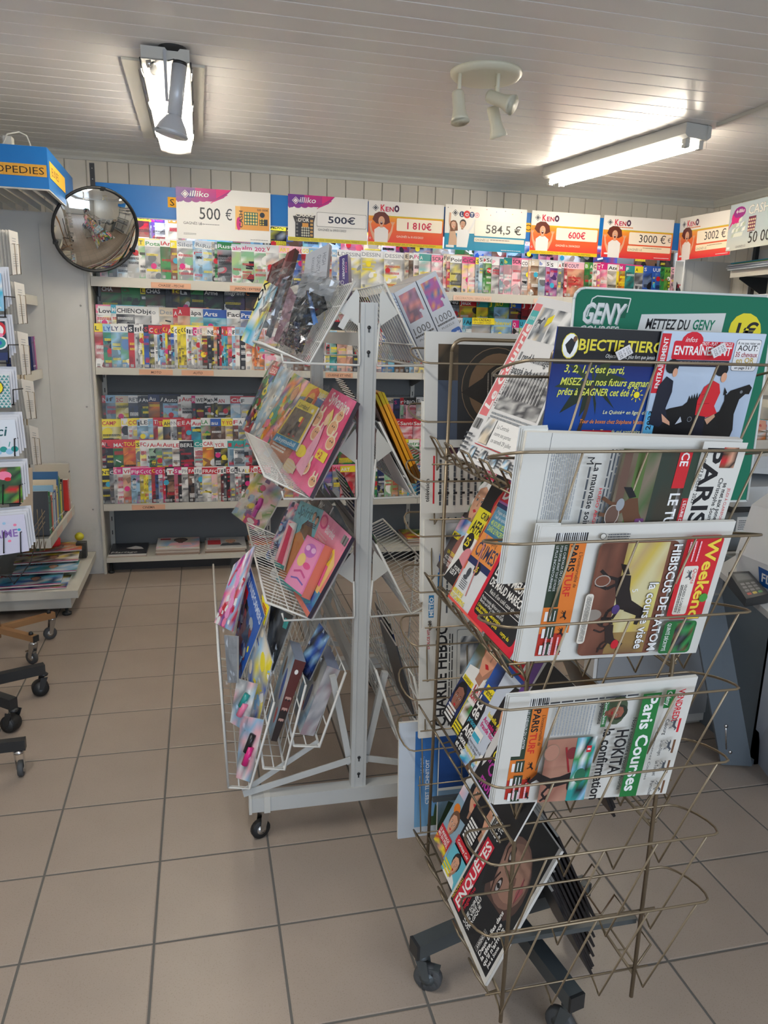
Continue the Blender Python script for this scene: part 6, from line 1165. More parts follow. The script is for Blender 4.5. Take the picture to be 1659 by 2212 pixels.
a = cv(rgb(30, 32, 38), 11); a.rect(0, 0, W, H, rgb(214, 30, 56)); a.rrect(.014, .014, W-.014, H, .01, rgb(28, 30, 36)); a.ell(.05, .27, .025, .02, 'w'); a.text('Q', .035, .258, .022, 'r', bold=.04); a.blur(.014, .13, W-.014, .26, ['k', rgb(50, 46, 44), rgb(150, 110, 84), 'k', 'n'], 5, 4); a.ell(.15, .17, .05, .04, rgb(196, 150, 120)); a.text('Derrière le film « LA NUIT DU 12 »', .07, .128, .008, rgb(220, 190, 130), width=.13)
a.text('LE VRAI MEURTRE', .022, .102, .02, 'w', bold=.05, width=.18); a.text('DE MAUD MARÉCHAL', .022, .08, .016, 'w', bold=.05, width=.18); a.text("Récit d'un cold case obsédant", .04, .066, .009, 'w', width=.15); a.rect(.02, .06, .2, .061, 'w'); a.text('Petite noyée de', .02, .048, .007, 'w'); a.text('Berck-sur-Mer', .02, .04, .007, 'w'); a.text("L'énigmatique scène", .02, .03, .007, 'y', bold=.02); a.text('infanticide de Moy', .02, .021, .007, 'y', bold=.02); a.rect(.078, .016, .079, .055, 'w'); a.text('Retour sur le double', .083, .048, .007, 'w', width=.05); a.text("crime du canal d'Ouffe", .083, .04, .007, 'w', width=.055); a.text('Un mystère', .083, .03, .008, 'y', bold=.02); a.text('en suspens', .083, .02, .008, 'y', bold=.02); a.text('corps du', .15, .02, .008, 'y', bold=.02)
magL(1, (1010, 1327), W+.01, H+.01, a, 'red-bordered black magazine with big white headline, nearest on second left ledge', .021, .006)
# third ledge
a = cv(rgb(90, 96, 70), 12); a.blur(0, .1, W, H, [rgb(90, 96, 60), rgb(70, 80, 60), 'l', rgb(110, 100, 70)], 5, 5); a.head(.09, .2, .055, rgb(224, 160, 130), rgb(170, 90, 60), -8, top='w'); a.rect(.01, .105, .07, .118, 'y'); a.text('BARBARE', .013, .108, .008, 'k', bold=.02); a.rect(0, 0, .075, .105, 'f'); a.head(.035, .06, .032, rgb(150, 100, 84), 'k', top='k'); a.text('IL LA TUE ET', .08, .108, .016, 'r', bold=.05, width=.07); a.text('SON PAPA', .08, .09, .016, 'r', bold=.05, width=.06); a.line([(.076, 0), (.076, .105)], .003, 'y'); a.blur(.08, .03, .13, .08, ['a', 'n', 'g', 'w'], 3, 3); a.text('Inter', .11, .13, .022, 'w', bold=.04); a.para(.01, .004, .06, .04, 4, 'w', fill=.6); a.para(.08, .004, .13, .028, 3, 'y', fill=.6)
magL(2, (955, 1540), W, H, a, 'magazine with frowning red-haired boy on its cover, innermost on third left ledge', .002)
a = cv('k', 13); a.blur(0, .12, W, H, ['k', 'b', 'k', 't', 'd'], 4, 5); a.text('KNUTH', .03, .27, .03, 'w', bold=.04); a.rect(.01, .14, .06, .165, 'y'); a.text('Patrick', .013, .145, .014, 'k', bold=.03, width=.045); a.text('La vie', .006, .11, .026, 'w', bold=.05); a.text('de la', .006, .085, .026, 'w', bold=.05); a.text('prison et', .006, .068, .013, 'c', bold=.03); a.text('Affaire', .006, .04, .024, 'w', bold=.05); a.text('Sexe,', .006, .02, .015, 'w', bold=.04); a.text('et trafic', .006, .004, .014, 'w', bold=.04)
magL(2, (980, 1606), W, H, a, 'black magazine with big white headlines, second on third left ledge', .008)
a = cv(rgb(196, 206, 222), 14); a.rect(0, .235, W, H, rgb(206, 26, 48)); a.text('Ici Paris', .01, .245, .042, 'w', bold=.05, width=.2); a.ell(.02, .25, .024, .024, 'r'); a.text('N°3', .008, .243, .012, 'y', bold=.04); a.rect(0, .226, W, .235, 'b'); a.head(.09, .165, .04, 's', 'k', -5, True); a.text('Isabelle Adjani', .02, .118, .011, 'y', bold=.03, width=.09); a.text('Accusée de', .012, .102, .012, 'm', bold=.03); a.text('fraude fiscale !', .012, .088, .012, 'm', bold=.03); a.rect(0, .06, .045, .08, 'w'); a.rect(.002, .056, .04, .068, 'c'); a.head(.095, .07, .018, 's', 'k', top='w'); a.head(.125, .06, .018, 's', 'k', top='w'); a.text('Notre maman a le', .0, .044, .007, 'k'); a.text('goût du danger', .0, .036, .007, 'k'); a.text('Stéphane Bern', .0, .025, .009, 'y', bold=.03); a.blur(0, 0, .07, .02, ['c', 'b', 'w', 'l'], 3, 2); a.poly([(.04, 0), (.055, .03), (.06, 0)], 'n')
magL(2, (994, 1634), W, H, a, 'red and pale blue magazine with dark-haired woman, third left ledge', .014)
a = cv('k', 15); a.poly([(0, .3), (0, .06), (.012, .03), (.024, .06), (.04, .3)], rgb(206, 206, 206)); a.rect(0, .2, .03, .3, 'v'); a.text('Deux soeurs', .035, .1, .01, 'w', bold=.03); a.text('dans le chagrin', .035, .088, .01, 'w', bold=.03); a.text('Charlotte', .03, .064, .02, 'y', bold=.05, width=.1); a.text('"C\'est', .024, .034, .026, 'w', bold=.12); a.text('"C\'est', .024, .034, .026, rgb(170, 50, 150), bold=.05); a.text('mon...', .03, .005, .024, 'w', bold=.12); a.text('mon...', .03, .005, .024, rgb(170, 50, 150), bold=.05)
magL(2, (1022, 1674), W, H, a, 'black magazine with purple outlined quotation, nearest on third left ledge', .02)
# fourth ledge
a = cv(rgb(140, 170, 190), 16); a.rect(0, .24, W, H, 'r'); a.text('OUPS', .06, .25, .035, 'w', bold=.05); a.blur(0, .14, W, .24, ['l', 'w', 'h', 'l'], 4, 3); a.head(.09, .185, .045, 's', 'k', 8, True); a.ell(.03, .11, .018, .014, 'o'); a.head(.045, .075, .026, 's', 'n', top='l'); a.rect(0, .02, .08, .05, 'r'); a.text('LE MARIAGE', .004, .034, .009, 'w', bold=.03); a.text('MIS EN PÉRIL', .004, .023, .009, 'w', bold=.03); a.blur(.0, 0, .08, .02, ['f', 's', 'y', 'r'], 4, 2)
magL(3, (938, 1812), W, H, a, 'glossy magazine with smiling dark-haired woman, innermost on fourth left ledge', .002)
a = cv('k', 17); a.rect(0, .255, W, H, 'w'); a.head(.1, .2, .05, 's', 'k', -10, True); a.head(.15, .17, .05, 's', 'k', 10, True); a.rect(.01, .1, .07, .16, 'k'); a.para(.012, .1, .07, .155, 6, 'w', fill=.6); a.rect(.0, .075, .09, .095, 'r'); a.text('Courtney Cox', .01, .08, .009, 'w', bold=.03); a.rect(0, 0, W, .07, rgb(100, 186, 206)); a.head(.05, .04, .022, 's', 'k', top='w'); a.para(.0, .004, .05, .03, 3, 'y', fill=.6)
magL(3, (955, 1872), W, H, a, 'magazine with two dark-haired women and turquoise strip, fourth left ledge', .008)
W, H = .36, .27; a = Art(W, H, rgb(34, 38, 42), 18); a.rect(0, 0, W, .01, rgb(210, 210, 206)); a.rect(0, 0, .012, H, rgb(210, 210, 206)); a.rect(0, H-.008, W, H, rgb(210, 210, 206))
a.ell(.2, .11, .1, .085, rgb(80, 62, 58), 20); a.ell(.215, .11, .085, .075, rgb(128, 98, 88), 20); a.ell(.22, .1, .07, .06, rgb(150, 116, 102), 20); a.poly([(.12, .18), (.2, .215), (.34, .2), (.34, .16), (.24, .17), (.16, .15)], rgb(30, 30, 34)); a.poly([(.012, .01), (.1, .01), (.13, .06), (.12, .15), (.012, .15)], rgb(30, 33, 38))
for sx, sy in ((.165, .125), (.245, .135)): a.ell(sx, sy, .022, .01, rgb(50, 38, 36)); a.ell(sx, sy, .015, .007, rgb(176, 172, 174)); a.ell(sx, sy, .006, .007, 'k'); a.line([(sx-.028, sy+.014), (sx, sy+.024), (sx+.026, sy+.016)], .0045, rgb(50, 36, 34))
a.poly([(.195, .085), (.205, .075), (.22, .082), (.212, .12), (.203, .13)], rgb(112, 84, 76)); a.poly([(.175, .05), (.2, .06), (.215, .057), (.24, .06), (.215, .04)], rgb(150, 84, 88)); a.line([(.178, .05), (.238, .056)], .002, rgb(90, 50, 54))
a.rect(.018, .205, .21, .25, rgb(204, 40, 62)); a.text('ENQUÊTES', .024, .212, .031, 'w', bold=.06, width=.18); a.text('NOUVEAU', .02, .252, .009, rgb(226, 180, 60), bold=.03); a.text('magazine', .03, .19, .014, rgb(190, 40, 60), bold=.03); a.text('SPÉCIAL', .16, .253, .007, 'r')
a.text('UNE SOIRÉE', .02, .165, .0105, 'w', bold=.03); a.text('QUI VIRE AU', .02, .152, .0105, 'w', bold=.03); a.text('TRAGIQUE', .02, .139, .0105, 'w', bold=.03); a.rect(.02, .076, .072, .09, 'w'); a.rect(.0205, .0765, .0715, .0895, 'k'); a.text('AVIGNON', .024, .0785, .009, 'w', bold=.03, width=.044)
a.text('Deux balles dans', .022, .06, .012, 'w', bold=.04, width=.12); a.text('la tête... parce', .022, .045, .012, 'w', bold=.04, width=.1); a.text("qu'il n'arrivait", .022, .03, .012, 'w', bold=.04, width=.1); a.text('pas à Sonia', .03, .017, .009, 'w', bold=.03)
a.rect(.225, .235, .3, .255, 'w'); a.rect(.226, .236, .299, .254, 'k'); a.text('STRICOTÉ', .23, .239, .011, 'w', bold=.02, width=.06); a.text('La nuit tragique', .225, .22, .012, 'w', bold=.03, width=.11); a.text("de l'infirmière", .225, .205, .012, 'w', bold=.03, width=.1); a.bars(.31, .235, .35, .26)
p_ = onL(3, (967, 1944), .016); ey = Vector((0, -1, 0)); q_ = p_+ey*H
sheet('magazine', [q_, q_+UL*W, p_+UL*W, p_], a, .007, GLOSSY, None, 'dark crime paper with red title and woman\'s face, nearest on lowest left ledge', 'magazine', 'magazines on the left face of the stand')
# right face, seen through the wires: dark stacks leaning the other way
rn = random.Random(12)
for t_, n_, y0 in ((1, 6, 1.4), (2, 9, 1.36), (3, 14, 1.33)):
    for k in range(n_):
        u = Vector((-.44, 0, .9)).normalized(); n = Vector((.9, 0, .44)).normalized(); b = Vector((.955+.0, y0+.018*k*(1 if k % 2 else .6), LT[t_]+.004))-n*.0068*(n_-k)
        a = Art(.21, .285, 'k', k+t_*20); c_ = rn.choice('kdfkrn'); a.rect(0, 0, .21, .285, c_); a.blur(0, 0, .21, .22, [c_, 'k', rn.choice('srwea')], 4, 5); a.text('ENQUÊTE', .02, .235, .035, 'w', bold=.05, width=.16)
        if k == n_-1: a.text('AFFAIRES', .02, .06, .02, 'w', bold=.04)
        cor = [b, b+Vector((0, .21, 0)), b+Vector((0, .21, 0))+u*.285, b+u*.285]
        sheet('magazine', cor, a, .0058, GLOSSY, None, f"{CN[c_].replace(' ', '-')} magazine, {ordinal(k+1)} from inside in the {['', 'upper', 'middle', 'lowest'][t_]} stack on the stand's right face", 'magazine', "magazine stacks on the stand's right face")
a = Art(.2, .28, rgb(206, 150, 70), 2); sheet('magazine', [Vector((.985, 1.42, .62)), Vector((.985, 1.62, .62)), Vector((.86, 1.62, .88)), Vector((.86, 1.42, .88))], a, .004, GLOSSY, None, 'amber-backed magazine outermost on the middle right face of the stand', 'magazine', "magazine stacks on the stand's right face")
# back face: newspapers seen through the stand
GB = 'newspapers in the back pockets of the stand'
def backp(X, z0, z1, w, art, lab, dy=0, lean=.03, th=.01):
    cor = [Vector((X, 1.885+dy, z0)), Vector((X+w, 1.885+dy, z0)), Vector((X+w, 1.885+dy+lean, z1)), Vector((X, 1.885+dy+lean, z1))]
    return sheet('newspaper', cor, art, th, MATTE, None, lab, 'newspaper', GB, edge=rgb(206, 204, 198), back=NP)
W, H = .38, .29; a = Art(W, H, rgb(206, 206, 202), 20); a.grad(.035, .02, W-.03, H-.03, rgb(40, 42, 48), rgb(46, 44, 40)); a.rect(.035, .02, .09, .17, rgb(70, 80, 98)); a.blur(.035, .17, .09, H-.03, [rgb(60, 52, 40), rgb(90, 74, 56), rgb(40, 36, 30)], 3, 4)
a.ell(.2, .15, .1, .105, rgb(120, 100, 80), 28); a.ell(.2, .15, .098, .103, rgb(46, 43, 38), 28); a.ell(.205, .15, .085, .09, rgb(112, 88, 66), 28); a.ell(.225, .15, .072, .065, rgb(38, 34, 30), 24); a.poly([(.1, .14), (.18, .19), (.18, .1)], rgb(40, 36, 32)); a.text('366', .24, .17, .012, rgb(206, 60, 60), rot=90, bold=.03) if False else None; a.text('366', .245, .135, .014, rgb(206, 60, 60), rot=90, bold=.03, width=.035); a.text('00 00 00', .27, .12, .014, rgb(206, 60, 60), rot=90, bold=.03, width=.07); a.para(.17, .13, .21, .19, 4, rgb(140, 130, 120), True, .3); a.line([(.24, .22), (.26, .21), (.265, .19)], .003, rgb(200, 180, 140))
backp(.567, 1.35, 1.648, W, a, 'newspaper with eclipse-like dark advert seen through the top of the stand', .012)
a = Art(W, H, NP, 21); a.blur(.075, .155, .2, .26, [rgb(90, 36, 44), rgb(40, 40, 60), rgb(110, 50, 50)], 4, 4); a.rect(.02, .24, .045, .25, 'm'); a.text('télévision', .022, .03, .011, 'k', rot=90, bold=.03, width=.06); a.rect(.032, .025, .037, .15, 'r'); a.para(.045, .02, .36, .14, 16, 'd', True, .3)
for k in range(9): a.rect(.045+.022*k, .05, .054+.022*k, .056, 'k'); a.rect(.045+.022*k, .085, .054+.022*k, .091, 'k')
backp(.562, 1.175, 1.47, W, a, 'newspaper page headed télévision seen through the stand, below the eclipse paper', 0)
a = Art(W, H, NP, 22); a.rect(.015, .03, .03, .09, rgb(40, 120, 170)); a.text('MÉTÉO', .028, .034, .011, 'w', rot=90, bold=.04, width=.05); a.rect(.04, .1, .055, .15, rgb(40, 120, 170)); a.para(.06, .04, .3, .2, 12, 'd', True, .25); a.blur(.06, .2, .3, .28, ['e', 'k', 'w', 'e'], 6, 4); a.text('28', .022, .01, .01, 'k', rot=90, bold=.03); a.para(.04, .03, .046, .2, 1, 'b', True, .5)
backp(.582, .845, 1.15, W, a, 'newspaper with blue MÉTÉO label near the stand\'s back left corner', 0)
a = Art(W, H, NP, 26); a.rect(.018, .14, .032, .2, rgb(40, 120, 170)); a.text('MÉTÉO', .03, .144, .011, 'w', rot=90, bold=.04, width=.05); a.para(.05, .04, .3, .25, 12, 'd', True, .25)
backp(.574, .92, 1.19, W, a, 'newspaper with second blue MÉTÉO label standing just behind the first', .014)
a = Art(W, .36, NP, 23); a.text('CHARLIE HEBDO', .08, .03, .034, 'k', rot=90, bold=.05, width=.3); a.para(.085, .03, .1, .3, 2, 'k', True, .4); a.rrect(.11, .03, .2, .31, .004, 'd'); a.rrect(.111, .031, .199, .309, .004, NP); a.blur(.12, .18, .19, .29, ['e', 'w', 'd', 'w'], 5, 5); a.text('DOLCE VITA', .028, .26, .008, 'r', rot=90, bold=.02); a.para(.12, .05, .19, .16, 5, 'd', True, .3)
backp(.583, .51, .875, W, a, 'satirical weekly with tall black sideways title in the back pocket', 0, .036)
a = Art(.3, .36, rgb(196, 204, 212), 24); a.rect(.05, .03, .17, .33, rgb(50, 110, 176)); a.grad(.05, .03, .17, .25, rgb(120, 170, 206), rgb(50, 110, 176)); a.text('LE TOIT,', .078, .2, .011, rgb(190, 210, 230), rot=90, width=.05); a.text("C'EST TECHNITOIT", .094, .1, .011, 'w', rot=90, bold=.03, width=.14); a.poly([(.09, .03), (.1, .06), (.11, .06), (.115, .1), (.13, .07), (.14, .12), (.17, .14), (.17, .03)], rgb(60, 84, 50))
backp(.54, .165, .53, .3, a, 'white paper with blue roofing advert in the lowest back pocket', .03, .03)
a = Art(.22, .36, rgb(24, 74, 130), 25); a.grad(0, 0, .22, .16, rgb(70, 90, 60), rgb(120, 150, 176)); a.rect(0, .16, .22, .17, rgb(220, 220, 214)); a.grad(0, .17, .22, .36, rgb(16, 60, 120), rgb(24, 74, 140)); a.poly([(.0, .03), (.03, .12), (.06, .1), (.1, .14), (.12, .05), (.2, .08), (.2, .0), (0, 0)], rgb(40, 60, 34)); a.rect(.08, .05, .12, .13, rgb(130, 110, 90))
backp(.655, .18, .5, .24, a, 'newspaper back page in deep blue over greenery, lowest back pocket', .006, .02)
# ================================================================== left shelving with books
L = thing('shelving_unit', (-1.0, 4.78, 0), 'left wall shelving with blue header lettered OPEDIES and JEUNES', 'shelf')
xf, ya, yb_ = -.715, 4.36, 5.2
MB().box((-1.295, ya, 2.30), (xf, ya+.012, 2.495)).build('header_board', BLUE, L); MB().box((xf-.012, ya+.013, 2.30), (xf, yb_-.03, 2.495)).build('header_board', BLUE, L)
MB().box((-1.295, ya+.001, 2.293), (xf-.001, ya+.02, 2.2995)).build('header_edge', WHITE, L); MB().box((xf-.016, ya+.021, 2.293), (xf-.001, yb_-.03, 2.2995)).build('header_edge', WHITE, L)
MB().box((-1.295, ya+.013, 2.47), (xf-.013, yb_-.03, 2.475)).build('header_top', WHITE, L)
for k in range(8): MB().bar((-.78-.07*k, ya+.02, 2.31), (-.76-.07*k, yb_-.05, 2.31), .004, .035).build('louvre', WHITE, L)
a = Art(.5, .056, rgb(214, 160, 60)); a.text('ENCYCLOPEDIES', .488, .011, .034, 'k', al='r', width=.46, bold=.0)
for k in range(10): a.rect(.05*k, 0, .05*k+.001, .056, rgb(190, 120, 50))
sheet('header_sticker', [(-1.222, ya-.002, 2.355), (-.722, ya-.002, 2.355), (-.722, ya-.002, 2.411), (-1.222, ya-.002, 2.411)], a, .001, MATTE, L)
a = Art(.46, .08, rgb(246, 184, 60)); a.text('JEUNES', .03, .02, .04, rgb(50, 40, 30), width=.22)
sheet('header_sticker', [(xf+.002, 4.40, 2.36), (xf+.002, 4.86, 2.36), (xf+.002, 4.86, 2.44), (xf+.002, 4.40, 2.44)], a, .001, MATTE, L)
for y in (ya+.02, 4.77): MB().box((-1.295, y, 0), (-1.265, y+.03, 2.3)).build('upright', WHITE, L)
MB().box((-1.285, ya, .15), (-1.28, yb_, 2.25)).build('back_panel', PANEL, L)
def lshelf(x1, z, lip=.05, y0=ya):
    MB().box((-1.275, y0, z-.025), (x1-.012, yb_, z)).build('shelf_board', SHELFG, L); MB().box((x1-.012, y0, z-lip), (x1, yb_, z+.006)).build('shelf_lip', CREAM, L)
    MB().box((-1.275, y0-.003, z-lip), (x1, y0-.0005, z+.004)).build('shelf_end', CREAM, L)
for z in (1.36, 1.8): lshelf(-.965, z)
lshelf(-.83, .48); lshelf(-.83, .92) if False else None
MB().box((-1.28, ya+.03, .12), (-.712, yb_-.01, .165)).build('base_shelf', CREAM, L); MB().box((-1.28, ya+.08, .045), (-.76, yb_-.05, .118)).build('plinth', WHITE, L)
for x, y in ((-.79, ya+.1), (-1.2, ya+.1), (-.79, 5.05)): MB().lathe((x, y, 0), (0, 0, 1), [(0, .001), (0, .026), (.014, .026), (.018, .01), (.045, .01), (.045, .001)], 12).build('foot', BLACKM, L)
a = Art(.2, .04, PEACH); a.para(.02, .012, .18, .028, 1, 'n')
for y in (4.55, 4.9): sheet('shelf_label', [(-.829, y, .436), (-.829, y+.18, .436), (-.829, y+.18, .476), (-.829, y, .476)], Art(.18, .04, rgb(214, 190, 176)), .001, MATTE, L)
cb = thing('cable', (-.9, 4.5, 2.5), 'looped white cables lying on top of the left header', 'cable')
MB().tube([(-.93, 4.42, 2.5), (-.91, 4.45, 2.56), (-.86, 4.48, 2.58), (-.83, 4.5, 2.57), (-.815, 4.5, 2.53), (-.815, 4.5, 2.476)], .004, 6).build('loop', WHITE, cb)
MB().tube([(-1.0, 4.42, 2.58), (-.95, 4.45, 2.55), (-.9, 4.5, 2.53), (-.88, 4.55, 2.5), (-.87, 4.6, 2.476)], .004, 6).build('loop', WHITE, cb); MB().box((-.93, 4.44, 2.476), (-.89, 4.5, 2.55)).build('connector', WHITE, cb)
def book(x, y, z, th, h, dp, c, lab, tilt=0, txt=None, tc='w', soft=False, cat='book'):
    """spine toward the aisle (+X), standing on a shelf of the left unit"""
    t = R(tilt); u = Vector((0, math.sin(t), math.cos(t)))*h; w_ = Vector((0, math.cos(t), -math.sin(t)))*th; b = Vector((x, y, z+max(0, math.sin(t)*th))); a = Art(th, h, c); 
    if txt: a.text(txt, th*.75, h*.9, th*.55, tc, rot=-90, bold=.04, maxw=h*.8)
    else: a.rect(0, h*.1, th, h*.14, 'w'); a.rect(0, h*.8, th, h*.84, 'k')
    cor = [b, b+w_, b+w_+u, b+u]; return sheet('book', cor, a, dp, GLOSSY, None, lab, cat, 'books on the left shelves', edge=rgb(210, 206, 196), back=C(c))
rn = random.Random(21); y = 4.42
cols = [('d', 'dark slim'), ('t', 'teal'), ('g', 'green'), ('n', 'brown'), (rgb(240, 90, 70), 'coral red'), ('a', 'cream'), ('l', 'pale blue'), ('w', 'white'), ('b', 'blue'), ('e', 'grey'), ('a', 'beige'), ('y', 'yellow'), (rgb(40, 90, 140), 'deep blue'), (rgb(60, 110, 160), 'mid blue'), ('g', 'leaf green'), ('q', 'lime'), ('y', 'bright yellow'), ('n', 'brown and orange'), ('k', 'black')]
for k, (c, nm) in enumerate(cols):
    th = rn.uniform(.012, .028); h = rn.uniform(.2, .27) if k != 13 else .3
    book(-.845, y, .486, th, h, .2, c, f'{nm} book, {ordinal(k+1)} from the near end of the low left shelf', rn.uniform(-4, 4)*0+6); y += th+.006
    if y > 4.98: break
book(-.835, 5.03, .486, .05, .2, .2, rgb(214, 60, 56), 'red and orange boxed book near the far end of the low left shelf', 0, 'Garfou')
book(-.835, 5.1, .486, .045, .29, .2, rgb(214, 206, 190), 'cream patterned box standing at the far end of the low left shelf', 0, None)
for k, (c, nm) in enumerate((('f', 'navy'), ('v', 'dark purple'), (rgb(60, 50, 110), 'indigo'), (rgb(170, 40, 130), 'magenta'))): book(-.98, 5.02+.025*k, 1.366, .018 if k < 3 else .03, .2, .15, c, f'{nm} puzzle book at the end of the upper left shelf', -5, 'JEU' if k == 3 else None)
# bagged comics on the left base
GB2 = 'bagged comics lying on the left base shelf'
def flatbag(y0, x0, w_, d_, z, body, lab, seed, ang=0., extra=None):
    c, s = math.cos(ang), math.sin(ang); ex = Vector((c, s, 0))*w_; ey = Vector((-s, c, 0))*d_; b = Vector((x0, y0, z+.008)); a = Art(w_, d_, body[0], seed); a.blur(0, 0, w_, d_, body, 8, 6); a.text(extra or 'LABO', .02, d_*.75, .035, 'r', bold=.05); a.head(w_*.6, d_*.5, .03, 's', 'n'); a.rect(0, 0, w_, .012, 'm')
    cor = [b, b+ex, b+ex+ey, b+ey]; o = sheet('comic', cor, a, .007, GLOSSY, None, lab, 'comic', GB2); wrap(o, cor, seed, .02, .012, .01); return o
flatbag(4.42, -1.16, .38, .24, .167, ['b', 'w', 'l', 'w', 'y', 'n'], 'blue and white bagged comic nearest on the left base shelf', 1, .02, 'LABO')
flatbag(4.42, -1.17, .36, .24, .185, ['b', 'l', 'f', 'w', 'c'], 'second bagged comic stacked on the nearest one, left base shelf', 2, .08, 'MICKO')
flatbag(4.6, -1.1, .35, .22, .205, ['t', 'w', 'c', 'l'], 'turquoise bagged comic in the middle of the left base shelf', 3, .05)
flatbag(4.74, -1.12, .36, .2, .225, ['k', 'w', 'a', 'y', 'd'], 'black and cream bagged comic behind the turquoise one', 4, .1)
flatbag(4.9, -1.1, .34, .2, .245, ['a', 'o', 'y', 't', 'r'], 'orange bagged comic with red toy at far end of left base', 5, .12)
t = thing('toy', (-.95, 4.97, .27), 'red translucent plastic toy in a bag on the left base shelf', 'toy'); RT = mat('toy_red', rgb(214, 36, 48), .2)
MB().lathe((-.99, 4.97, .3), (1, .1, 0), [(0, .001), (.0, .03), (.05, .035), (.09, .03), (.1, .02), (.1, .001)], 14).build('body', RT, t); MB().lathe((-1.0, 4.97, .32), (0, 0, 1), [(0, .001), (0, .02), (.03, .022), (.04, .001)], 10).build('knob', RT, t)
t = thing('toy', (-.78, 5.06, .17), 'yellow ball and black toy in a clear bag at far left corner', 'toy'); MB().lathe((-.79, 5.06, .28), (0, 0, 1), [(0, .001), (.006, .018), (.02, .028), (.036, .028), (.05, .016), (.056, .001)], 16).build('ball', mat('toy_yellow', rgb(214, 206, 50), .3), t); MB().box((-.81, 5.03, .17), (-.75, 5.09, .27)).build('block', BLACKM, t)
crumple([Vector((-.86, 5.0, .17)), Vector((-.7, 5.02, .17)), Vector((-.69, 5.12, .34)), Vector((-.85, 5.12, .34))], 10, 10, .012, .05, 8, Vector((0, -1, .2))).build('bag_film', FILM, t)

# ================================================================== card spinners at the left edge
BW = mat('dark_wire', rgb(40, 40, 42), .4, .5)
def leg(parent, c, e, m_, capm=BLACKM, wd=.03, ht=.03, caps=True):
    c, e = Vector(c), Vector(e); MB().bar(c, e, wd, ht).build('leg', m_, parent); d = (e-c).normalized(); MB().bar(e-d*.001, e+d*.005, wd+.001, ht+.001).build('end_cap', capm, parent)
    if caps: MB().lathe((e.x-d.x*.03, e.y-d.y*.03, e.z+ht/2), (0, 0, 1), [(0, .011), (.008, .011), (.016, .006), (.017, .001)], 10).build('bolt_cap', BLACKM, parent)
s1 = thing('card_spinner', (-1.03, 3.93, 0), 'card spinner on brown cross base with grey castors, against left shelving', 'rack')
MB().tube([(-1.03, 3.93, .09), (-1.03, 3.93, 2.1)], .016, 14).build('column', BROWN, s1)
for e, an, br_ in (((-.79, 4.1, .135), .5, 0), ((-.82, 3.77, .135), -.6, 1), ((-1.25, 3.76, .135), 3.6, 0), ((-1.25, 4.1, .135), 2.5, 0)):
    leg(s1, (-1.03, 3.93, .135), e, BROWN); caster(s1, e[0]-.012*(1 if e[0] > -1 else -1), e[1], .12, .034, TYRE, .02, an, bool(br_))
s2 = thing('card_spinner', (-1.02, 3.3, 0), 'card spinner on black cross base with twin-wheel castors at left edge', 'rack')
MB().tube([(-1.02, 3.3, .09), (-1.02, 3.3, 1.5)], .016, 12).build('column', BLACKM, s2)
for e in ((-.725, 3.43, .125), (-.78, 3.1, .125), (-1.25, 3.2, .125)):
    leg(s2, (-1.02, 3.3, .125), e, BLACKM, wd=.035, ht=.045, caps=False); caster(s2, e[0], e[1], .105, .036, RUBBER, .05, .3 if e[1] > 3.2 else -.5, False, BLACKM, True)
s3 = thing('card_spinner', (-1.0, 2.72, 0), 'wire card spinner on dark base with chrome castor, nearest at left edge', 'rack')
MB().tube([(-1.0, 2.72, .09), (-1.0, 2.72, 1.9)], .016, 12).build('column', BLACKM, s3); leg(s3, (-1.0, 2.72, .135), (-.665, 2.745, .135), BLACKM, wd=.03, ht=.04, caps=False); leg(s3, (-1.0, 2.72, .135), (-1.02, 3.0, .135), BLACKM, wd=.03, ht=.04, caps=False)
caster(s3, -.685, 2.742, .115, .03, TYRE, .02, -1.5); caster(s3, -1.02, 2.97, .115, .03, TYRE, .02, 1)
# near spinner: big cards facing the camera
Yc = 2.95; GC2 = 'greeting cards on the near spinner'
def card(q, art, lab, Y=Yc, th=.002, group=GC2, copies=3, name='greeting_card', cat='card'):
    cor = [atY(x, y_, Y) for x, y_ in q]; e = Vector((0, 0, 0))
    sheet(name, cor, art, th, GLOSSY, None, lab, cat, group)
    for k in range(copies):
        d = Vector((.006, .012, .008))*(k+1); sheet(name, [p+d for p in cor], Art(art.w, art.h, rgb(214, 216, 222)), th, GLOSSY, None, 'plain backs of cards standing behind the '+lab[:40].split(' with')[0], cat, group+' (behind)')
def wirepocket(parent, Y, xl, xr, yt, yb__):
    a, b, c, d = atY(xl, yt, Y-.008), atY(xr, yt, Y-.008), atY(xr+1, yb__, Y-.008), atY(xl, yb__, Y-.008); MB().tube([a+Vector((0, .03, 0)), a, d, d+Vector((0, .02, 0))], .0022, 6).build('pocket_wire', BW, parent)
    MB().tube([b+Vector((.02, .06, .0)), b, c, c+Vector((0, .02, 0))], .0022, 6).build('pocket_wire', BW, parent); MB().tube([d+Vector((-.1, .02, 0)), c+Vector((.0, .02, 0))], .0022, 6).build('pocket_wire', BW, parent)
W, H = .15, .15
a = Art(.15, .2, rgb(40, 150, 190), 1); a.blur(0, 0, .15, .2, ['c', 'w', 'c', 'l', 'm'], 5, 6); a.text('zen', .1, .01, .02, 'w'); card([(-70, 668), (10, 672), (2, 590), (-78, 590)], a, 'turquoise splashed card highest at the left edge')
a = Art(.15, .2, rgb(30, 40, 60), 2); a.ell(.12, .16, .035, .04, 'r'); a.ell(.115, .155, .028, .032, 'w'); a.ell(.11, .15, .02, .02, 's'); a.ell(.12, .09, .035, .035, 'w'); a.ell(.12, .09, .026, .028, 't'); a.ell(.12, .09, .012, .012, 'b'); a.rect(.0, .0, .15, .04, 'f'); a.ell(.13, .13, .01, .01, 'p'); card([(-70, 780), (19, 778), (10, 694), (-78, 694)], a, 'dark card with red and teal circles at the left edge')
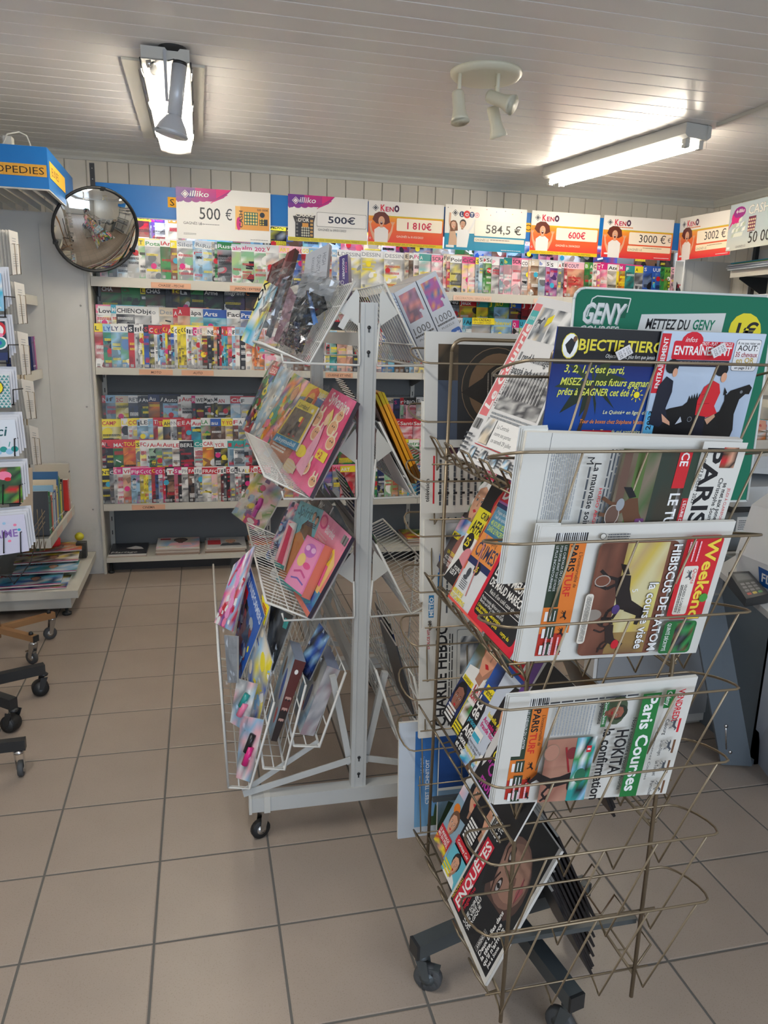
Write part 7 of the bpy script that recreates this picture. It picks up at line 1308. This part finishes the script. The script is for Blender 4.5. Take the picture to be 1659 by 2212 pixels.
a = Art(.15, .2, rgb(220, 224, 224), 3)
for i in range(10):
    for j in range(12): a.poly([(.015*i+.007*(j % 2), .0165*j), (.015*i+.013+.007*(j % 2), .0165*j), (.015*i+.0065+.007*(j % 2), .0165*j+.014)], rgb(60, 140, 140))
a.ell(.09, .12, .04, .05, 'k'); a.ell(.09, .12, .037, .047, 'y'); card([(-70, 882), (25, 880), (19, 808), (-76, 806)], a, 'teal triangle-patterned card with yellow disc, left edge')
a = Art(W, W, rgb(214, 222, 232), 4); a.text('Merci', .115, .085, .04, rgb(30, 90, 96), al='r', shear=.2, bold=.02); [a.ell(.12+.018*k, .02+.01*(k % 2), .012, .012, 't' if k % 2 else 'l') for k in range(-4, 2)]; a.line([(.12, .04), (.125, .06)], .003, 't'); card([(-60, 990), (42, 985), (32, 906), (-66, 908)], a, 'pale card lettered Merci in dark teal script, left edge')
a = Art(W, W, rgb(50, 80, 56), 5); a.blur(0, 0, W, W, ['g', rgb(50, 80, 56), rgb(40, 60, 44), 'q', 'r', rgb(70, 110, 70)], 8, 8); a.ell(.1, .115, .022, .018, 'p'); a.line([(.082, .118), (.07, .135), (.078, .148), (.066, .15)], .005, 'p'); a.ell(.11, .1, .01, .008, 'r'); a.ell(.02, .04, .018, .015, 'p'); a.line([(.03, .045), (.04, .065), (.035, .08)], .005, 'p'); card([(-60, 1092), (50, 1085), (44, 1008), (-66, 1012)], a, 'green foliage card with pink flamingos, left edge')
a = Art(W, W, rgb(206, 206, 226), 6); a.text('Je', .045, .105, .022, 'k', shear=.2); a.text("T'AIME", .035, .065, .03, rgb(140, 110, 180), bold=.05, width=.09); [a.ell(*p, .005, .005, c) for p, c in (((.05, .055), 'f'), ((.1, .05), 'p'), ((.09, .12), 'l'), ((.12, .11), 'p'), ((.13, .09), 'c'), ((.07, .11), 'd'))]; card([(-55, 1208), (63, 1190), (52, 1110), (-62, 1120)], a, "lilac card lettered Je t'aime in purple capitals, left edge")
for y1, y2, x in ((640, 715, 14), (745, 815, 22), (842, 905, 32), (948, 1015, 35), (1048, 1120, 46), (1150, 1225, 48)): wirepocket(s3, Yc, x-40, x-4, y1, y2-30)
MB().tube([atY(-10, 1242, 2.95), atY(20, 1246, 2.9), atY(30, 1262, 2.85), atY(66, 1215, 2.9), atY(72, 1190, 3.0)], .0022, 6).build('bottom_wire', BW, s3)
# far spinner: slim white cards seen obliquely in side pockets
G3 = 'slim white calendars on the far spinner'
nn3 = (.8, -.62, 0)
for k, (xl, yt, xr, yb__) in enumerate(((18, 496, 40, 594), (30, 608, 54, 700), (37, 715, 62, 810), (45, 818, 74, 905), (62, 918, 84, 1004))):
    P0 = Vector((-.79, 3.95, 1.5)); cor = [onP(xl+ (xr-xl)*.45, yb__, P0, nn3), onP(xr+4, yb__-2, P0, nn3), onP(xr-2, yt+6, P0, nn3), onP(xl, yt, P0, nn3)]
    a = Art(.1, .22, rgb(218, 216, 210), k); a.para(.03, .15, .07, .19, 3, 'e', fill=.3); a.para(.02, .04, .08, .11, 6, 'e', fill=.25)
    sheet('calendar', cor, a, .002, MATTE, None, f'slim white calendar, {ordinal(k+1)} from top on the brown card spinner', 'calendar', G3)
    for j in range(3): d = Vector((-.014, .0, 0))*(j+1)+Vector((-.0, .006, 0)); sheet('calendar', [p+d for p in cor], Art(.1, .22, rgb(200, 198, 192)), .002, MATTE, None, f'plain calendars standing behind the {ordinal(k+1)} slim white one', 'calendar', G3+' (behind)')
    w0 = [p+Vector((.012, -.012, 0)) for p in cor]; up = .45
    for q in (.25, .8): b_ = w0[0]*(1-q)+w0[1]*q; t_ = w0[3]*(1-q)+w0[2]*q; e_ = b_*(.3)+t_*.7; MB().tube([e_+Vector((-.05, .05, 0)), e_, b_, b_+Vector((-.04, .04, 0))], .0018, 5).build('pocket_wire', BRONZE, s1)
for x in (48, 56): MB().tube([atY(x-4, 800, 4.0), atY(x+18, 1190, 4.0)], .004, 6).build('frame_rod', BRONZE, s1)
for k in range(3): zz = atY(80, 1130+12*k, 3.9); MB().tube([zz+Vector((-.2, .05, -.03)), zz+Vector((-.1, 0, 0)), zz+Vector((-.05, -.03, -.06)), zz+Vector((0, 0, 0)), zz+Vector((.03, .05, .05))], .0022, 5).build('bottom_wire', BRONZE, s1)
for k in range(4): MB().tube([atY(60+10*k, 1100, 3.92), atY(66+10*k, 1190, 3.9), atY(72+9*k, 1170, 3.95)], .002, 5).build('bottom_wire', BRONZE, s1)
a = Art(.09, .2, rgb(216, 196, 170)); c_ = [atY(x, y_, 3.9) for x, y_ in ((45, 1170), (72, 1165), (70, 1010), (40, 1012))]; sheet('calendar', c_, a, .004, MATTE, None, 'plain beige card standing in the lowest pocket of the brown spinner', 'card', G3)

# ================================================================== right side: shelving, till counter, printer
Rr = thing('shelving_unit', (3.7, 4.3, 0), 'right wall shelving holding stacks of paper, beyond the till', 'shelf')
MB().box((3.43, 3.2, 2.28), (3.445, 5.15, 2.5)).build('header_board', BLUE, Rr); MB().box((3.905, 3.2, 0), (3.912, 5.0, 2.3)).build('back_panel', PANEL, Rr)
for y in (3.25, 4.1, 4.92): MB().box((3.875, y, 0), (3.904, y+.03, 2.35)).build('upright', BLACKM, Rr)
for z, x1, yb2 in ((2.135, 3.6, 4.8), (1.93, 3.6, 4.62), (1.3, 3.5, 4.6), (.9, 3.5, 4.6), (.15, 3.45, 4.6)): MB().box((x1+.012, 3.2, z-.03), (3.9, yb2, z)).build('shelf_board', SHELFG, Rr); MB().box((x1, 3.2, z-.045), (x1+.012, yb2, z+.004)).build('shelf_lip', CREAM, Rr)
for y in (4.75, 4.2): MB().add([(3.87, y, 2.1), (3.64, y, 2.1), (3.64, y, 2.08), (3.87, y, 1.96), (3.87, y+.004, 2.1), (3.64, y+.004, 2.1), (3.64, y+.004, 2.08), (3.87, y+.004, 1.96)], [(0,1,2,3),(7,6,5,4),(0,4,5,1),(1,5,6,2),(2,6,7,3),(3,7,4,0)]).build('bracket', BLACKM, Rr)
rn = random.Random(31)
def stackpaper(x, y, z, w_, d_, n, cols, lab, group, cat='paper'):
    for k in range(n):
        dx, dy, an = rn.uniform(-.012, .012), rn.uniform(-.03, .03), rn.uniform(-.05, .05); c, s = math.cos(an), math.sin(an); th = .007; b = Vector((x+dx, y+dy, z+th)); ex = Vector((c, s, 0))*w_; ey = Vector((-s, c, 0))*d_
        cc = cols[k % len(cols)]; sheet('paper_pad', [b, b+ex, b+ex+ey, b+ey], Art(w_, d_, cc), th, MATTE, None, lab, cat, group, edge=C(cc)); z += th+.0005
stackpaper(3.57, 4.35, 2.136, .25, .46, 7, [rgb(176, 184, 192), rgb(206, 214, 222), rgb(190, 196, 204), rgb(170, 180, 190), rgb(206, 214, 222), rgb(170, 200, 60), rgb(60, 160, 180)], 'one of the grey and coloured folders in the stack on the top right shelf', 'folders on the top right shelf')
stackpaper(3.57, 4.0, 2.136, .25, .32, 9, [rgb(200, 212, 224), rgb(220, 60, 120), rgb(206, 218, 230), rgb(196, 208, 222)], 'one of the pale paper packs in the nearer stack on top right shelf', 'paper packs on the top right shelf')
stackpaper(3.62, 4.28, 1.931, .22, .24, 5, [rgb(206, 210, 218), rgb(190, 194, 204)], 'one of the pale envelopes in the far pile, second right shelf', 'envelopes on the second right shelf')
stackpaper(3.62, 3.95, 1.931, .22, .28, 8, [rgb(210, 214, 222), rgb(196, 200, 210)], 'one of the pale envelopes in the near pile, second right shelf', 'envelope pile near on the second right shelf')
# books in the wire tray by the copier
for k, (c, nm) in enumerate(((rgb(226, 160, 130), 'peach'), (rgb(180, 180, 190), 'grey striped'), (rgb(90, 160, 190), 'blue'), ('q', 'green'), ('r', 'red'))):
    Y = 3.3; q0_ = atY(1606+12*k, 968, Y+.02*k); a = Art(.12, .15, c, k); a.blur(0, 0, .12, .1, [c, 'w', 'o', c], 3, 3); a.text('Monde', .02, .115, .02, 'r', bold=.03)
    if k == 1: [a.rect(.012*j, 0, .012*j+.006, .15, 'w') for j in range(10)]
    sheet('booklet', [q0_, q0_+Vector((.12, -.02, 0)), q0_+Vector((.11, .0, .14)), q0_+Vector((-.01, .02, .15))], a, .012, GLOSSY, None, nm+' small children\'s booklet in the wire tray above the copier', 'book', 'booklets above the copier')
tr = thing('wire_tray', (2.9, 3.3, 1.1), 'small wire tray of booklets above the copier at the right edge', 'tray'); p0 = atY(1590, 958, 3.25)
for k in range(4): MB().tube([p0+Vector((0, 0, .02*k)), p0+Vector((.35, -.05, .02*k))], .002, 5).build('wire', BRONZE, tr)
for k in range(7): MB().tube([p0+Vector((.05*k, -.007*k, 0)), p0+Vector((.05*k, -.007*k, .06)), p0+Vector((.05*k, .2, .06))], .002, 5).build('wire', BRONZE, tr)
MB().box((p0.x, 3.27, p0.z-.03), (p0.x+.5, 3.5, p0.z-.012)).build('shelf_plate', CREAM, tr); MB().box((p0.x+.1, 3.3, 0), (p0.x+.4, 3.48, p0.z-.03)).build('stand', GREYP, tr)
# copier
CP = mat('copier_white', rgb(190, 194, 196), .35); CG = mat('copier_grey', rgb(128, 134, 138), .4)
cpy = thing('copier', (2.55, 2.9, .8), 'white and grey copier with sloped lid on the back counter at the right edge', 'copier')
x0 = 2.22
m = MB(); m.box((x0, 2.75, .76), (3.0, 3.2, .93)); m.build('body', CG, cpy)
m = MB(); m.box((x0-.02, 2.73, .935), (3.0, 3.2, .955)); m.build('paper_tray', BLACKM, cpy)
m = MB(); m.add([(x0-.01, 2.74, .957), (3.0, 2.74, .957), (3.0, 3.2, .957), (x0-.01, 3.2, .957), (x0, 2.76, 1.04), (3.0, 2.76, 1.04), (3.0, 3.18, 1.1), (x0, 3.18, 1.1)], [(0,3,2,1),(4,5,6,7),(0,1,5,4),(1,2,6,5),(2,3,7,6),(3,0,4,7)]); m.build('scanner_body', CP, cpy)
m = MB(); m.add([(x0, 2.8, 1.1), (3.0, 2.8, 1.05), (3.0, 3.18, 1.11), (x0, 3.18, 1.11), (x0+.02, 2.84, 1.16), (3.0, 2.84, 1.16), (3.0, 3.14, 1.19), (x0+.02, 3.14, 1.19)], [(0,3,2,1),(4,5,6,7),(0,1,5,4),(1,2,6,5),(2,3,7,6),(3,0,4,7)]); m.build('lid', CP, cpy)
a = Art(.1, .06, 'w'); a.para(.01, .01, .09, .05, 5, 'd', fill=.3); sheet('instruction_label', [(x0+.03, 2.748, .84), (x0+.12, 2.748, .84), (x0+.12, 2.748, .91), (x0+.03, 2.748, .91)], a, .001, MATTE, cpy)
bc = thing('cabinet', (2.6, 2.95, 0), 'grey cabinet carrying the copier behind the till', 'cabinet'); MB().box((2.2, 2.72, .03), (3.1, 3.22, .755)).build('body', PANEL, bc); MB().box((2.25, 2.76, 0), (3.05, 3.18, .03)).build('plinth', BLACKM, bc); MB().box((2.23, 2.71, .08), (2.64, 2.719, .72)).build('door', WHITE, bc); MB().box((2.66, 2.71, .08), (3.07, 2.719, .72)).build('door', WHITE, bc)
# counter
ct = thing('counter', (2.4, 2.0, 0), 'white-topped till counter with grey and white front panels at right', 'counter')
zc = .8; A_, B_ = atZ(1546, 1226, zc), atZ(1700, 1356, zc); d = (B_-A_); 
top = [A_, B_, B_+Vector((1.2, .0, 0)), A_+Vector((1.2, .25, 0)), A_+Vector((.35, .25, 0))]
m = MB(); N = len(top); m.add([Vector(p) for p in top]+[Vector(p)-Vector((0, 0, .022)) for p in top], [tuple(range(N)), tuple(range(N, 2*N))[::-1]]+[(i, i+N, (i+1) % N+N, (i+1) % N) for i in range(N)]); m.build('worktop', mat('worktop', rgb(206, 208, 208), .35), ct)
def pan(q, Y, th, name, mt, parent, ys=None):
    f_ = [atY(x, y_, (ys[i] if ys else Y)) for i, (x, y_) in enumerate(q)]; m = MB(); m.add(f_+[p+Vector((.3*th, th, 0)) for p in f_], [(0,1,2,3),(7,6,5,4),(0,4,5,1),(1,5,6,2),(2,6,7,3),(3,7,4,0)]); return m.build(name, mt, parent)
G_ = mat('counter_grey', rgb(100, 110, 118), .5)
f0, f1 = atZ(1565, 1648, 0), atZ(1640, 1656, 0)
pl = thing('loose_panel', (2.0, 2.3, 0), 'grey laminate panel with a slotted handle leaning before the counter', 'panel')
o_ = pan([(1558, 1652), (1625, 1655), (1560, 1285), (1492, 1290)], 2.3, .02, 'board', G_, pl, [2.31, 2.27, 2.2, 2.22])
hz = [atY(x, y_, 2.2) for x, y_ in ((1560, 1562), (1569, 1618))]; MB().tube([hz[0]-Vector((0, .02, 0)), hz[1]-Vector((0, .0, 0))], .003, 6).build('handle', CHROME, pl)
for p_ in hz: MB().lathe(p_-Vector((0, .02, 0)), (0, -1, 0), [(0, .007), (.005, .007), (.006, .001)], 10).build('screw', CHROME, pl)
MB().box((2.12, 2.3, 0), (2.9, 2.33, .777)).build('front_panel', mat('counter_dark', rgb(66, 72, 78), .5), ct); MB().box((2.12, 2.3, 0), (2.14, 2.72, .777)).build('side_panel', G_, ct)
v = [atZ(1624, 1633, 0), atZ(1700, 1730, 0), atY(1745, 1400, 2.0), atY(1662, 1385, 2.2)]; MB().add(v+[p+Vector((.02, .02, 0)) for p in v], [(0,1,2,3),(7,6,5,4),(0,4,5,1),(1,5,6,2),(2,6,7,3),(3,7,4,0)]).build('front_panel', mat('counter_white', rgb(170, 180, 196), .4), ct)
MB().bar(f1+Vector((-.05, .03, .01)), f1+Vector((.15, .12, .01)), .05, .02).build('foot_plate', G_, ct)
bx = thing('cupboard', (1.7, 2.75, 0), 'low grey cupboard seen under the newspapers beside the leaning panel', 'cupboard')
MB().box((1.56, 2.63, .02), (2.18, 2.71, .76)).build('side', PANEL, bx); MB().box((1.58, 2.65, 0), (2.16, 2.7, .02)).build('plinth', TRIM, bx); MB().box((1.575, 2.622, .06), (2.16, 2.629, .72)).build('door', mat('door_grey', rgb(150, 152, 154), .5), bx)
# till terminal housing and card reader
tl_ = thing('lottery_terminal', (2.2, 2.3, .8), 'white angular lottery terminal with blue logo on the till counter', 'machine'); TW = mat('terminal_white', rgb(206, 210, 214), .35)
b0, b1 = atZ(1592, 1248, zc+.005), atZ(1690, 1300, zc+.005); m = MB(); up1 = Vector((.02, .06, .12)); up2 = Vector((.12, .12, .26))
v = [b0, b1, b1+up1*.8, b0+up1*.7, b0+up2*.95+Vector((.0, 0, 0)), b1+up2]; bk = Vector((.25, .3, 0)); w_ = [Vector((p.x+.3, p.y+.25, p.z)) for p in v]
m.add(v+w_, [(0,1,2,3),(3,2,5,4),(0,3,9,6),(3,4,10,9),(1,7,8,2),(2,8,11,5),(4,5,11,10),(6,9,8,7),(9,10,11,8),(0,6,7,1)]); m.build('housing', TW, tl_)
a = Art(.09, .07, rgb(20, 80, 150)); a.rrect(0, 0, .09, .07, .012, rgb(20, 80, 150)); a.text('FDJ', .012, .018, .034, 'w', bold=.05, shear=.2, width=.07)
c0 = atX(1645, 1258, 0) if False else None; p_ = v[3]*.42+v[2]*.58; ex = (b1-b0).normalized(); ey = (v[2]-v[1]).normalized(); nn = ex.cross(ey).normalized(); p_ = b0*.45+b1*.55+ey*.02+nn*.004
sheet('logo', [p_, p_+ex*.09, p_+ex*.09+ey*.065, p_+ey*.065], a, .001, GLOSSY, tl_)
cr = thing('card_reader', (1.95, 2.2, .8), 'black payment card reader with keypad lying on the till counter', 'card reader')
q = [atZ(1612, 1294, zc+.03), atZ(1662, 1282, zc+.035), atZ(1618, 1234, zc+.05), atZ(1574, 1236, zc+.05)]; m = MB(); lo = [Vector((p.x, p.y, zc+.002)) for p in q]; m.add(q+lo, [(0,1,2,3),(7,6,5,4),(0,4,5,1),(1,5,6,2),(2,6,7,3),(3,7,4,0)]); m.build('body', BLACKM, cr)
ex = q[1]-q[0]; ey = q[3]-q[0]; a = Art(1, 1, rgb(34, 36, 38)); a.rect(.12, .62, .88, .93, rgb(70, 74, 76)); a.rect(.16, .66, .84, .9, rgb(96, 100, 100))
for i in range(3):
    for j in range(4): a.rrect(.16+.24*i, .1+.12*j, .34+.24*i, .18+.12*j, .02, rgb(120, 122, 122) if j else (rgb(180, 60, 50), rgb(200, 180, 60), rgb(70, 150, 80))[i])
m = MB(); print_on(m, a, q, ex.cross(ey)); m.build('keypad', GLOSSY, cr, True)
MB().tube([atZ(1600, 1190, zc+.1), atZ(1590, 1220, zc+.06), atZ(1576, 1240, zc+.03)], .003, 6).build('cable', BLACKM, cr)
